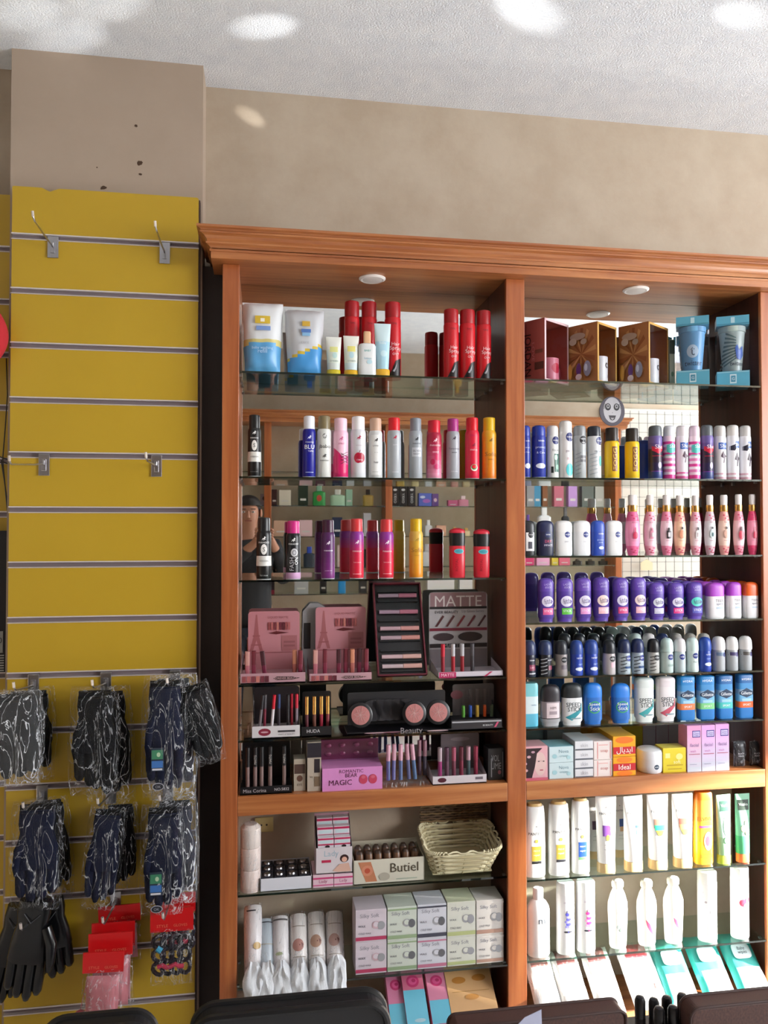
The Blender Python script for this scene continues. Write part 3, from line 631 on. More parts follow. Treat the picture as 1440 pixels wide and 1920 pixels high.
stick((975, 1003, 976), Z, 'black stick with white label half hidden by the centre upright', '#17181c', '#1b1c22', [('r', .1, .40, .6, .52, '#dfe0e0'), ('e', .15, .60, .4, .19, '#16161e'), NTs(.15), ('r', .1, .3, .3, .2, '#444450')], group=gq)
stick((1005, 1038, 976), Z, 'dark navy stick with red and white lettering', '#171c3a', '#1c2248', [('e', .1, .60, .4, .18, '#222c5c'), NTs(.1, .60), ('r', .1, .36, .6, .22, '#2c2044'), ('t', 'DRY', .1, .41, .4, '#d0506c'), ('t', 'IMPACT', .1, .3, .5, '#c8c8d8')], group=gq)
stick((1039, 1073, 976), Z, 'white stick with round blue logo, left one of the two side by side', '#dddcdc', '#e2e0df', [NLs(), NTs(), ('t', 'pearl', .12, .40, .3, '#a8a8b0')], group=gq)
stick((1074, 1107, 976), Z, 'white stick with round blue logo, right one of the two side by side', '#dcdcde', '#e1e0e0', [NLs(), NTs(), ('t', 'invisible', .12, .40, .3, '#a8a8b0')], group=gq)
stick((1107, 1134, 976), Z, 'royal blue stick between two white ones', '#2444a4', '#2a4cac', [('t', 'NIVEA', .15, .62, .4, '#f4f6fa'), ('t', 'protect', .1, .44, .5, '#b8ccf0'), ('t', 'care', .1, .37, .3, '#b8ccf0'), ('e', .15, .22, .4, .09, '#c8dcf4')], group=gq)
stick((1134, 1167, 976), Z, 'white stick with round blue logo, right end of the squat sticks', '#dfdede', '#e4e3e2', [NLs(), NTs(), ('t', 'double', .12, .40, .3, '#a8a8b0')], group=gq)
# --- body mists
def mist(row, label, body, mid_col, motif, mc, Y=2.228, last=False):
    x, w, h = measure(*row, Z, Y); bh = .72
    rings = []
    for i in range(15):
        k = i/14; f = .60+.40*math.sin(PI*k)**.8 if .0 < k < 1 else .60
        c = body if abs(k-.48) > .28 else mid_col  # middle band of the bottle in a second colour
        rings.append((f, k*bh, c))
    t = revolve('body_mist_bottle', label, 'perfume bottle', (x, Y, Z), w, h, [('bottle_body', rings), ('collar', [(.62, bh, GOLD), (.66, bh+.01, GOLD), (.66, bh+.105, GOLD), (.55, bh+.11, GOLD)]), ('cap', [(.56, bh+.11, '#dcd4d2'), (.6, .97, '#d8d0ce'), (.5, 1., '#d8d0ce')])], dp=.75,
                ds=[('e', a*.4, z_, .16, .022, '#c23c62') for a, z_ in ((-.4, .66), (.3, .64), (-.1, .61), (.5, .58), (-.5, .10), (.1, .08), (.45, .12), (-.2, .05), (.3, .04))]+[('r', 0, .24, .5, .006, '#b88088'), ('t', 'mist', 0, .55, .4, '#b46478')]+motif, group='body mist bottles with gold collars')
    return t
B1 = lambda c: [('e', 0, .33, .34, .12, c), ('r', 0, .42, .06, .08, c)]
B2 = lambda c: [('r', 0, .34, .40, .13, c), ('r', 0, .43, .18, .05, c), ('r', 0, .34, .2, .07, '#c8b8bc')]
B3 = lambda c: [('e', 0, .35, .5, .14, c), ('r', 0, .45, .14, .04, '#2c2c34')]
mist((1171, 1201, 928), 'hot pink mist bottle with pink drop motif, leftmost of the mists', '#dc5c8c', '#e88cb0', B1('#c02c54'), 0)
mist((1207, 1231, 928), 'pale rose mist bottle with faint pink flask motif', '#e2a0b0', '#e8c0cc', B2('#d88ca0'), 0)
mist((1237, 1262, 928), 'pink mist bottle with black square flask motif', '#d87c98', '#e8c4ce', B2('#221a20'), 0)
mist((1262, 1287, 929), 'peach mist bottle with orange flask motif', '#e0a08c', '#e8bc9c', B3('#d89070'), 0)
mist((1292, 1316, 929), 'pale mist bottle with white flask and dark stopper motif', '#dc9cac', '#e4ccd0', B2('#e8e4e4')+[('r', 0, .44, .14, .05, '#22222a')], 0)
mist((1319, 1343, 928), 'greyish mist bottle with teal flask motif', '#c8a8b0', '#d4d0d4', B3('#c4d0d0')+[('e', 0, .34, .2, .07, '#2a5a60')], 0)
mist((1345, 1370, 928), 'peach pink mist bottle with cream flask motif, third from the right', '#e09c94', '#ecc8b8', B3('#dcae9c'), 0)
mist((1373, 1397, 927), 'pink mist bottle with round red flask motif, second from the right', '#de8c9c', '#e8bcc4', [('e', 0, .33, .5, .16, '#c03850'), ('e', 0, .43, .22, .08, '#5c3040')], 0)
mist((1399, 1422, 927), 'crimson pink mist bottle, rightmost of the mists', '#d83c6c', '#e890a8', B1('#c01c48'), 0)
# --- purple sticks, fourth shelf
Z = 1.217
def lady(row, label, low, lowc='#e0609c', disc='#cfc8dc', Y=2.230, lid='#5a3c9c', short=False):
    ds = [('e', .03, .47, .74, .25, disc), ('t', 'Lady', .05, .485, .46, '#4a3a6a'), ('t', 'Speed', .05, .435, .46, '#4a3a6a'), ('r', .05, .24, .66, .15, low), ('t', 'STICK', .05, .25, .5, '#e8e0f0')]
    return stick(row, Z, label, '#4a2f8c', lid, ds, capz=.70, Y=Y, n=2.4, dp=.6, base='#54399a', group='purple deodorant sticks on the fourth glass shelf', capds=[('t', 'LADY', .0, .86, .4, '#b8a8dc'), ('t', 'stick', .05, .80, .4, '#b8a8dc')])
lady((1007, 1038, 1084), 'purple stick with pink base band, first from the left', '#d8588c')
lady((1042, 1074, 1084), 'purple stick with green label patch', '#58b43c')
lady((1077, 1108, 1083), 'purple stick with lilac-pink label patch, third from the left', '#d88cc0', lid='#6444a4')
lady((1110, 1142, 1082), 'purple stick with large pale peach label', '#e4b0b8', disc='#e0c8c0')
lady((1147, 1178, 1083), 'dark purple stick with crimson base band, fifth from the left', '#c83c74')
lady((1180, 1211, 1082), 'purple stick with pale rose label and pink cap print', '#e0a8b4', disc='#e4ccc8')
a1 = lady((1214, 1245, 1092), 'shorter purple stick with plain silver label, front of its row', '#b8b4c8', disc='#c8c8d0')
a2 = lady((1249, 1282, 1092), 'shorter purple stick with magenta band, middle front', '#d02c7c')
a3 = lady((1284, 1317, 1091), 'shorter purple stick with turquoise swirl label', '#5050a8', disc='#48c0b0')
def teen(row, label, cap):
    return stick(row, Z, label, [(0, '#d9d6d8'), (.3, '#dedadc'), (.5, '#e2dcde')], cap, [('t', 'TEEN', .12, .50, .5, '#3c3444'), ('t', 'spirit', .12, .40, .4, '#6a7080'), ('r', .12, .30, .4, .05, '#a8b8c8')], capz=.62, n=3, dp=.62, group='white and bright capped sticks')
a4 = teen((1320, 1357, 1092), 'white stick with orchid purple cap, left one of two', '#a444b8')
a5 = teen((1359, 1389, 1091), 'white stick with orchid purple cap, next to the orange one', '#a03cb4')
a6 = teen((1390, 1421, 1091), 'white stick with bright orange cap at the right end', '#dc5c20')
for a, nm in ((a1, 'silver-label purple stick'), (a2, 'magenta-band purple stick'), (a3, 'turquoise-label purple stick'), (a4, 'left orchid-capped stick'), (a5, 'right orchid-capped stick'), (a6, 'orange-capped stick')):
    for k, wd in ((1, 'directly'), (2, 'two places'), (3, 'three places, against the mirror,')):
        if k == 3: continue
        dup(a, (a.location.x-.0015*k, a.location.y+.047*k, Z), 'stick standing %s behind the front %s' % (wd, nm), 'sticks in the rows behind the front ones')
# --- roll-ons, fifth shelf
Z = 1.055
def rollon(row, label, cap, body, ds, Y=2.222, group='roll-on deodorants in the front row', clear=False):
    x, w, h = measure(*row, Z, Y)
    if clear: pr = [(.9, 0, body), (.96, .02, body), (.96, .42, body), (.93, .50, body), (.9, .58, body), (.82, .62, body)]
    else: pr = [(.9, 0, body), (.98, .02, body), (.98, .12, body), (.90, .32, body), (.92, .5, body), (.95, .6, body), (.85, .63, body)]
    return revolve('roll_on_deodorant', label, 'deodorant', (x, Y, Z), w, h, [('bottle_body', pr), ('cap', [(.98, .61, cap), (1., .64, cap), (.99, .76, cap), (.93, .87, cap), (.78, .945, cap), (.5, .985, cap), (.05, 1, cap)])], ds=ds, group=group)
nl = lambda x=.1, z=.46, c='#1b2a78': [('e', x, z, .5, .17, c), ('t', 'NIVEA', x, z, .38, '#f4f6fa')]
zz = lambda c: zig(c, -.42, .0, .05, .55, 5)
rollon((978, 1004, 1200), 'navy roll-on with crimson label, against the centre upright', '#2a3458', '#14182c', nl(.1, .46, '#1c1c30')+[('r', .1, .26, .5, .16, '#7c2c48'), ('t', 'DRY', .1, .26, .35, '#e0a0b0'), ('r', .1, .1, .5, .03, '#c8c8d0')])
rollon((1008, 1034, 1200), 'dark roll-on with white zebra stripes and navy cap', '#26345c', '#10131e', zz('#c8ccd4')+nl(.22, .46, '#1c1c30')+[('r', .25, .25, .35, .12, '#7a3048')])
rollon((1039, 1063, 1200), 'grey-silver roll-on with black cap and black round logo', '#23262e', '#8c8484', nl(.1, .46, '#18181e')+[('r', .1, .25, .5, .12, '#6a6068')])
rollon((1067, 1092, 1200), 'royal blue roll-on, left one of the blue pair', '#2a4690', '#1d3c9c', [('t', 'NIVEA', .1, .5, .5, '#e8eefa'), ('t', 'care', .2, .32, .4, '#a8c0f0'), ('e', .05, .19, .6, .1, '#dce8f8')])
rollon((1094, 1120, 1199), 'royal blue roll-on, right one of the blue pair', '#2a4690', '#1d3c9c', [('t', 'NIVEA', .1, .5, .5, '#e8eefa'), ('t', 'care', .2, .32, .4, '#a8c0f0'), ('e', .05, .19, .6, .1, '#dce8f8')])
rollon((1128, 1153, 1199), 'clear silver roll-on with black cap and pale pink patch', '#1e2228', '#b4acae', nl(.1, .46, '#18181e')+[('r', .1, .28, .3, .14, '#d8b0bc')], clear=True)
rollon((1156, 1181, 1198), 'clear roll-on with navy cap and dark zebra stripes, left of two', '#202c50', '#a8b4bc', zz('#16202c')+nl(.2, .46)+[('r', .1, .2, .5, .06, '#2c4c7c')], clear=True)
rollon((1181, 1206, 1197), 'clear roll-on with navy cap and dark zebra stripes, right of two', '#202c58', '#a4b0bc', zz('#16202c')+nl(.2, .46)+[('r', .1, .2, .5, .06, '#2c4c7c')], clear=True)
rollon((1211, 1235, 1197), 'clear roll-on with black cap, black print, before the pale ones', '#1c1c20', '#b4b4b0', zz('#2c2c2c')+nl(.1, .46, '#26262a'), clear=True)
rollon((1236, 1261, 1196), 'clear roll-on with pale mint cap, left of the white-capped one', '#c4dcd8', '#b8c8c4', nl(.1, .46)+[('r', .1, .22, .5, .06, '#90a4a0')], clear=True)
rollon((1261, 1284, 1196), 'clear roll-on with white cap between two mint caps', '#dad6d8', '#b4c0c4', nl(.0, .46), clear=True)
rollon((1284, 1308, 1195), 'pale mint roll-on with big white label, left of the blue one', '#c8dcd8', '#cddcd8', nl(.05, .48)+[('t', 'Pearl', .05, .3, .4, '#707878')])
rollon((1307, 1332, 1194), 'royal blue roll-on among the pale ones', '#2448a0', '#1c3c9c', [('t', 'NIVEA', .1, .5, .5, '#e8eefa'), ('t', 'care', .1, .38, .4, '#a8c0f0'), ('e', .05, .22, .6, .1, '#dce8f8')])
rollon((1332, 1358, 1193), 'clear grey roll-on with white cap, third from the right end', '#dedcdc', '#a6aaae', [('r', 0, .5, .9, .1, '#6c8098'), ('e', .25, .48, .34, .12, '#2a3468')], clear=True)
rollon((1358, 1382, 1193), 'clear grey roll-on with white cap, second from the right end', '#e2e0e0', '#a8acb0', [('r', 0, .5, .9, .1, '#4c4470'), ('e', .2, .48, .34, .12, '#3a3068')], clear=True)
rollon((1382, 1408, 1192), 'clear grey roll-on with white cap at the right end', '#dad8d8', '#a4a8ac', [('r', 0, .5, .9, .1, '#64605c'), ('e', .25, .48, .34, .12, '#3a3468')], clear=True)
back = [(u, '#1c2026', '#8c9298') for u in (1058, 1085, 1112, 1139, 1164)]+[(u, c, '#b4bec0') for u, c in ((1190, '#c4d4d0'), (1215, '#d8d4d4'), (1240, '#26345c'), (1266, '#b4b0aa'), (1292, '#b0aca4'), (1318, '#c4c0bc'))]
wd = ['first', 'second', 'third', 'fourth', 'fifth', 'sixth', 'seventh', 'eighth', 'ninth', 'tenth', 'eleventh']
for i, (u, c, b) in enumerate(back):
    rollon((u-13, u+12, 1187), '%s-capped roll-on in the back row, %s from the left' % ({'#1c2026': 'black', '#c4d4d0': 'mint', '#d8d4d4': 'white', '#26345c': 'navy'}.get(c, 'grey'), wd[i]), c, b, [], Y=2.296, group='roll-on deodorants in the back row', clear=True)
# --- sixth shelf
Z = .904
x, w, h = measure(974, 1007, 1280, Z, 2.235)
revolve('deodorant_stick', 'pale aqua and white stick half hidden by the centre upright', 'deodorant', (x, 2.235, Z), w, h, [('stick_body', [(.96, 0, '#4fb0cc'), (1, .02, '#5cb4d0'), (1, .3, '#cfe0e4'), (1, .7, '#8cc8d0')]), ('cap', [(1, .7, '#7cc4cc'), (1, .95, '#7cc4cc'), (.9, 1, '#8cd0d4')])], dp=.6, n=4, ds=[('t', 'NIVEA', .2, .5, .3, '#6888a8')])
gs = 'sticks on the sixth glass shelf, right bay'
stick((1011, 1049, 1283), Z, 'stick with dark brown cap and pale label on a clear base', [(0, '#9c9ca0'), (.18, '#3c3438'), (.2, '#8c8288')], '#28242a', [('r', .05, .38, .66, .38, '#d4c4c8'), ('r', .05, .19, .66, .02, '#2c2428'), ('t', 'HIM', .05, .45, .3, '#5a4850'), ('r', .05, .33, .4, .08, '#a09098')], capz=.60, n=2.6, base='#a4a4a8', group=gs, round_top=.14)
def speed(row, label, body, cap, tc, kind=0, capz=.66, rt=.12):
    ds = [('p', [(-.42, .2), (.3, .38), (.42, .55), (.42, .34), (-.1, .12)], tc), ('t', 'SPEED', .0, .50, .74, '#16262c', 0, .10), ('t', 'STICK', .05, .39, .70, '#16262c', 0, .10), ('r', .1, .17, .5, .03, '#7a9098')]
    if kind: ds = [('e', 0, .42, .72, .30, '#3c9c5c'), ('e', 0, .42, .60, .24, '#1d5cb0'), ('t', 'Speed', .0, .49, .6, '#e8f0e0', 0, .09), ('t', 'Stick', .03, .39, .55, '#e8f0e0', 0, .09)]
    return stick(row, Z, label, body, cap, ds, capz=capz, base=body, group=gs, round_top=rt, n=2.8)
speed((1050, 1090, 1280), 'white stick with black cap and teal print', '#d8dadc', '#1e2428', '#2c8c98')
speed((1091, 1127, 1280), 'bright blue stick with green ring logo, left of the pair', '#2264b4', '#2474cc', '#3c9c5c', 1)
speed((1143, 1179, 1281), 'bright blue stick with green ring logo, right of the pair', '#2264b4', '#2474cc', '#3c9c5c', 1)
speed((1186, 1224, 1270), 'tall white stick with teal print', '#d4d8d6', '#c8cecc', '#36989c', capz=.78, rt=.05)
speed((1226, 1264, 1268), 'tall white stick with dusty red print', '#d8d2d4', '#d2c8cc', '#b4485c', capz=.78, rt=.05)
for i, (u0, u1, vt, sc_, lb) in enumerate(((1266, 1300, 1267, '#d87848', 'blue gel deodorant with orange band, left end of its group'), (1302, 1337, 1266, '#78c480', 'blue gel deodorant with green band'), (1338, 1371, 1265, '#48b8b4', 'blue gel deodorant with teal band'), (1375, 1409, 1263, '#e06430', 'darker blue gel deodorant with red-orange band at the right end'))):
    stick((u0, u1, vt), Z, lb, [(0, '#1c70b8'), (.24, sc_), (.38, '#6ca8d0'), (.55, '#7c98b4'), (.66, '#3c84bc')], '#1e78b8' if i < 2 else '#1c5c98', [('p', [(-.44, .60), (0, .69), (.44, .60), (.44, .54), (0, .47), (-.44, .54)], '#1c3450'), ('t', 'Gillette', 0, .575, .72, '#e8eef4', 0, .07), ('r', 0, .42, .6, .06, '#9cc4d8'), ('t', 'SPORT', 0, .31, .5, '#f0f0ec')], capz=.80, n=4.5, dp=.5, group='blue gel deodorants', round_top=.02, capds=[('t', 'HYDRA', .0, .89, .6, '#e8f2fa')])
# ---------------------------------------------------------------- cartons and the like
def carton(row, Z, label, col, ds=(), Yf=2.21, d=.05, top=None, side=None, group=None, cat='box', name='carton', rz=0, flap=True, base_z=None, lip='#00000000'):
    x0 = XU(row[0], Yf); x1 = XU(row[1], Yf); w = x1-x0; bz = Z if base_z is None else base_z
    h = at((row[0]+row[1])/2, row[2], Yf).z-bz
    t = thing(name, label, cat, ((x0+x1)/2, Yf+d/2, bz), (0, 0, rz), group)
    b = MB().box(-w/2, w/2, -d/2, d/2, 0, h, col)
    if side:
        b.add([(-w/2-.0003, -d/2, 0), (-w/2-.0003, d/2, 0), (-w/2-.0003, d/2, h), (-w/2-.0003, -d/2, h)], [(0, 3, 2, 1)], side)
    b.build('carton_body', t, bevel=.0007)
    p = MB(); decos(p, lambda x, z: -d/2, w, h, ds)
    if p.v: p.build('printed_front', t)
    if flap:
        f = MB().box(-w/2+.0008, w/2-.0008, -d/2+.001, d/2-.001, h, h+.0008, top or col); f.build('top_flap', t)
    return t, w, h
# wooden shelf of the right bay
Z = .7475
carton((975, 1025, 1400), Z, 'pink carton with a black and white portrait print, beside the centre upright', '#d9a4ac', [('e', .22, .48, .44, .70, '#d8b8b4'), ('p', [(-.5, .1), (-.1, .05), (.02, .4), (.1, .8), (.3, .95), (-.5, .95)], '#2a1a20'), ('e', -.2, .7, .14, .08, '#c8a0a8'), ('e', -.34, .5, .14, .08, '#b890a0'), ('e', -.3, .3, .12, .08, '#c8a0a8'), ('e', -.05, .84, .14, .07, '#b890a0'), ('e', .16, .56, .07, .03, '#382830'), ('e', .34, .56, .07, .03, '#382830'), ('r', .26, .30, .12, .03, '#a84858'), ('r', 0, .04, 1., .08, '#c05c70')], d=.07)
def stack(u0, u1, rows, label, group, col, dsf, d=.075, Yf=2.213, top=None, side=None, words=('topmost', 'lowest')):
    bz = .7475 if Z == .7475 else Z
    n = len(rows)
    for i, vt in enumerate(reversed(rows)):
        ti, w, h = carton((u0, u1, vt), Z, '%s, %s of the stack' % (label, (['lowest']+['second from the bottom', 'second from the top'][2-n+1 if n < 4 else 0:][:max(0, n-2)]+['topmost'])[i] if n > 1 else label), col, dsf(i), Yf=Yf, d=d, top=top if i == n-1 else None, side=side, group=group, base_z=bz, flap=(i == n-1))
        bz += h+.0009
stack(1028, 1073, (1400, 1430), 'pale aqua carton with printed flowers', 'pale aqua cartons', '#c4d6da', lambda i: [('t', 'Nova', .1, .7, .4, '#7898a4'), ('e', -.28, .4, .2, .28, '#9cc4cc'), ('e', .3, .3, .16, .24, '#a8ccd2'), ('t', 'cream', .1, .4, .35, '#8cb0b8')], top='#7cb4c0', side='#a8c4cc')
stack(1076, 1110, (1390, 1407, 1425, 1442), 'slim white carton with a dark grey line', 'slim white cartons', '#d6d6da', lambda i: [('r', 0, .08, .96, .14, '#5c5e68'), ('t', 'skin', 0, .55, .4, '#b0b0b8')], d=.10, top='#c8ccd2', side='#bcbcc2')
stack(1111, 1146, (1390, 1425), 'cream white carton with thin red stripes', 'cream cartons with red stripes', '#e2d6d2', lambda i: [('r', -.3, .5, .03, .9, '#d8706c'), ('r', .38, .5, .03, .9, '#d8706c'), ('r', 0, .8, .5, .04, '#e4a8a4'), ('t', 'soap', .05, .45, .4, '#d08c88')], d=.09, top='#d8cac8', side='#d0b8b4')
ARAB = '\uFEDD\uFE8E\uFEF3\uFEAA\uFEF3\uFE8D'
for vt, bz, wd_, ds in ((1380, .0, 'upper', [('e', 0, .75, .8, .5, '#e87818'), ('r', 0, .28, .98, .34, '#c8202c'), ('t', ARAB, 0, .28, .66, '#f4ece0')]), (1419, 0, 'lower', [('e', 0, .84, .7, .3, '#e88020'), ('e', 0, .1, .7, .3, '#e88020'), ('r', 0, .46, .98, .38, '#c8202c'), ('t', 'Ideal', 0, .46, .5, '#f6f0e6')])):
    pass
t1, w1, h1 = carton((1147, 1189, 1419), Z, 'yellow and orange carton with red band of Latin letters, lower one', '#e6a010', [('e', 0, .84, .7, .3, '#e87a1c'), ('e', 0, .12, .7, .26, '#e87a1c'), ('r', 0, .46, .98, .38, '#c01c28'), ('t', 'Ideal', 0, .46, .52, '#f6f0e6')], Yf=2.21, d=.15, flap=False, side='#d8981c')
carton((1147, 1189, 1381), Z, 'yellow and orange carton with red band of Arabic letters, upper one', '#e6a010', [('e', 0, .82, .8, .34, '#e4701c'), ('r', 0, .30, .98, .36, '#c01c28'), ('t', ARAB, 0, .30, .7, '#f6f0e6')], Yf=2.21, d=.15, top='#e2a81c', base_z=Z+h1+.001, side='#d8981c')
x, w, h = measure(1190, 1239, 1402, Z, 2.245)
revolve('cream_jar', 'round white cream jar with dark swirl on the lid', 'jar', (x, 2.245, Z), w, h, [('jar_body', [(.88, 0, '#dedee2'), (.97, .05, '#e2e2e6'), (1., .3, '#e2e2e6'), (1., .62, '#e2e2e6')]), ('lid', [(1., .62, '#e6e6ea'), (1., .86, '#e6e6ea'), (.94, .96, '#e6e6ea'), (.8, 1, '#e6e6ea')])], n=2.0, ds=[('e', .05, .30, .22, .22, '#2c3c50'), ('t', 'NIVEA', .05, .30, .16, '#e8eef4')], seg=40)
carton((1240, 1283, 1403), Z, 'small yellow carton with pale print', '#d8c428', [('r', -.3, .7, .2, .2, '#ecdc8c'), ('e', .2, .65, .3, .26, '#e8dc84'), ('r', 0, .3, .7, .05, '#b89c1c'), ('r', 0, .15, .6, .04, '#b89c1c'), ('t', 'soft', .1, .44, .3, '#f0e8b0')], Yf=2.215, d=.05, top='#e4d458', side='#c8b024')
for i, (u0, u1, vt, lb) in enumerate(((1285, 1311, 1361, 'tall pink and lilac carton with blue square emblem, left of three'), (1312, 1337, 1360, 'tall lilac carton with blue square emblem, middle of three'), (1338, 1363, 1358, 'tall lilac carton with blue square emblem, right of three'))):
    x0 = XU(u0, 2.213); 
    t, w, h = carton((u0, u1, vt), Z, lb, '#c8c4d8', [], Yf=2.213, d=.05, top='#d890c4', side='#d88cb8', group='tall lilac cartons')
    p = MB()
    for k in range(10):
        a = [0xd8, 0x9c, 0xd4] if i else [0xe4, 0x94, 0xbc]; b = [0xc0, 0xc6, 0xd2]; f = k/9
        p.d_rect(lambda x, z: -.025, 0, h*(1-(k+.5)/10), w, h/10, '#%02x%02x%02x' % tuple(int(a[j]+(b[j]-a[j])*f) for j in range(3)), .0009, 1)
    decos(p, lambda x, z: -.0257, w, h, [('r', .15, .82, .58, .15, '#3c3484'), ('r', .15, .82, .48, .11, '#c8bce0'), ('t', 'Clean', .15, .84, .4, '#3c3484'), ('t', 'Clear', .15, .80, .4, '#3c3484'), ('r', 0, .38, .8, .012, '#a02848'), ('t', 'facial', 0, .58, .6, '#8c6c9c'), ('t', 'wash', -.1, .45, .4, '#b060a0'), ('r', -.1, .16, .5, .01, '#8888a0')])
    p.build('printed_front', t)
for u0, u1, lb in ((1368, 1395, 'small black sachet with white lettering, left of two in clear wrap'), (1398, 1424, 'small black sachet with white lettering, right of two in clear wrap')):
    x, w, h = measure(u0, u1, 1390, Z, 2.24); t = thing('sachet', lb, 'sachet', (x, 2.24, Z), group='black sachets')
    m = MB().pillow(w*.9, h, .02, '#17171a', 8, 10, .002, u0); decos(m, lambda a, b: -.0125, w, h, [('t', 'BLACK', 0, .55, .5, '#c8c8cc'), ('t', 'MASK', 0, .45, .45, '#c8c8cc'), ('e', 0, .22, .2, .12, '#6a6a70')]); m.build('sachet_body', t, True)
    MB().pillow(w*1.05, h*1.03, .030, FILM, 10, 12, .004, u0+1).build('clear_wrap', t, True)
# --- gift boxes on the top shelf of the right bay
Z = 1.948
def corner_box(ue, ul, ur, vt, label, left, right, dsl, inside, Yc=2.215, frame='#a8682c', fl=.4):
    """box standing with one edge towards the viewer: left face printed, right face a clear window"""
    e = at(ue, vt, Yc); h = e.z-Z; a = math.radians(55)
    # find face lengths from the outline columns
    def L(u, ang):
        r = ray(u, 990); # e + s*(cos,sin) on ray
        dx, dy = math.cos(ang), math.sin(ang)
        return (r[0]*e.y-r[1]*e.x)/(dx*r[1]-dy*r[0])
    aL = PI-a; aR = PI/2-a; sl = L(ul, aL); sr = L(ur, aR)
    sl = min(sl, .155); sr = min(sr, .13)
    t = thing('gift_box', label, 'gift box', (e.x, e.y, Z), (0, 0, -a), 'gift boxes with mugs')
    # local: corner at origin, left face along -x, right face along +y
    b = MB(); th = .0012
    b.box(-sl, 0, 0, sr, 0, th, left); b.box(-sl, 0, 0, sr, h-th, h, left)
    b.box(-sl, 0, 0, th, 0, h, left); b.box(-sl, 0, sr-th, sr, 0, h, left); b.box(-sl, -sl+th, 0, sr, 0, h, left)
    for y0, y1, z0, z1 in ((0, .008, 0, h), (sr-.006, sr, 0, h), (0, sr, 0, .007), (0, sr, h-.007, h)): b.box(-th, .0004, y0, y1, z0, z1, frame)
    b.build('box_shell', t)
    p = MB()
    for i, d in enumerate(dsl):
        decos(p, lambda x, z: -.00045*i, sl, h, [d])
    for k in range(len(p.v)): v = p.v[k]; p.v[k] = (v[0]-sl/2, v[1], v[2])
    p.build('printed_side', t)
    MB().box(-.0006, .0006, .006, sr-.006, .007, h-.007, CLEAR).build('clear_window', t)
    return t, sl, sr, h
def mug(parent_pos, r, h, label, col, ds=(), rz=0, z=Z):
    t = thing('mug', label, 'mug', (*parent_pos, z), (0, 0, rz), 'mugs in gift boxes')
    rings = [(r*.92, r*.92, 0, col), (r, r, .006, col), (r, r, h, col), (r*.9, r*.9, h, col), (r*.88, r*.88, h*.3, col)]
    m = MB().loft(rings, 2, 28); decos(m, lambda x, zz: -math.sqrt(max(r*r-x*x, 0)), 2*r, h, ds); m.build('cup', t, True)
    MB().tube([Vector((r*.95+.022*math.sin(PI*k/10), 0, h*.5+h*.32*math.cos(PI*k/10))) for k in range(11)], .004, col).build('handle', t, True)
    return t
RIB = []
for k in range(14):
    a = PI*2*k/14+.1
    RIB.append(('p', [(0, .50), (.46*math.cos(a), .5+.44*math.sin(a)), (.46*math.cos(a+.2), .5+.44*math.sin(a+.2))], '#8a4c22' if k % 2 else '#c08a54'))
def inbox(e, a, x, y):  # local box coordinates to world
    ca, sa = math.cos(-a), math.sin(-a); return (e[0]+x*ca-y*sa, e[1]+x*sa+y*ca)
A30 = math.radians(55)
t, sl, sr, h = corner_box(1021, 976, 1072, 595, 'red-brown gift box with vertical dark lettering, leftmost of the gift boxes', '#a8504a', '#c87870', [('r', -.25, .5, .06, .9, '#8c3c38'), ('r', .28, .25, .35, .12, '#5c3028'), ('r', .28, .48, .3, .06, '#7c4438'), ('t', 'JORDAN', -.20, .45, .7, '#241014', -1, .16), ('t', 'LOVE', .06, .48, .3, '#c8787c', -1, .05)], None, frame='#d8b8bc')
mug(inbox(t.location, A30, -.040, sr*.58), .034, .080, 'pink mug with red heart behind the window of the leftmost gift box', '#d87c8c', [('e', 0, .6, .5, .4, '#c02840')], rz=.5)
for ue, ul, ur, lb, ml in ((1120, 1064, 1158, 'brown ribbon-patterned gift box with gold edge, left of two alike', 'white mug with grey face sketch in the left brown gift box'), (1216, 1162, 1258, 'brown ribbon-patterned gift box with gold edge, right of two alike', 'white mug with grey face sketch in the right brown gift box')):
    t, sl, sr, h = corner_box(ue, ul, ur, 602, lb, '#a4683a', '#6a3418', RIB+[('e', -.1, .80, .5, .12, '#a89080'), ('e', -.25, .72, .24, .12, '#b4a090'), ('e', .1, .70, .2, .1, '#a08c7c'), ('e', -.06, .24, .16, .22, '#5c2c74'), ('e', -.06, .12, .2, .1, '#c8b4b8'), ('e', .22, .24, .24, .26, '#8c8ca4'), ('e', .18, .26, .1, .12, '#c4c8dc'), ('e', -.33, .22, .14, .26, '#c08c34')], None, frame='#c49850')
    mug(inbox(t.location, A30, -.034, sr*.52), .030, .088, ml, '#dcdcda', [('e', -.12, .68, .22, .2, '#3c3c42'), ('e', .16, .68, .22, .2, '#3c3c42'), ('e', -.12, .68, .12, .1, '#d8d8d8'), ('e', .16, .68, .12, .1, '#d8d8d8'), ('t', 'MU', .05, .28, .3, '#4c4c54')], rz=.9)
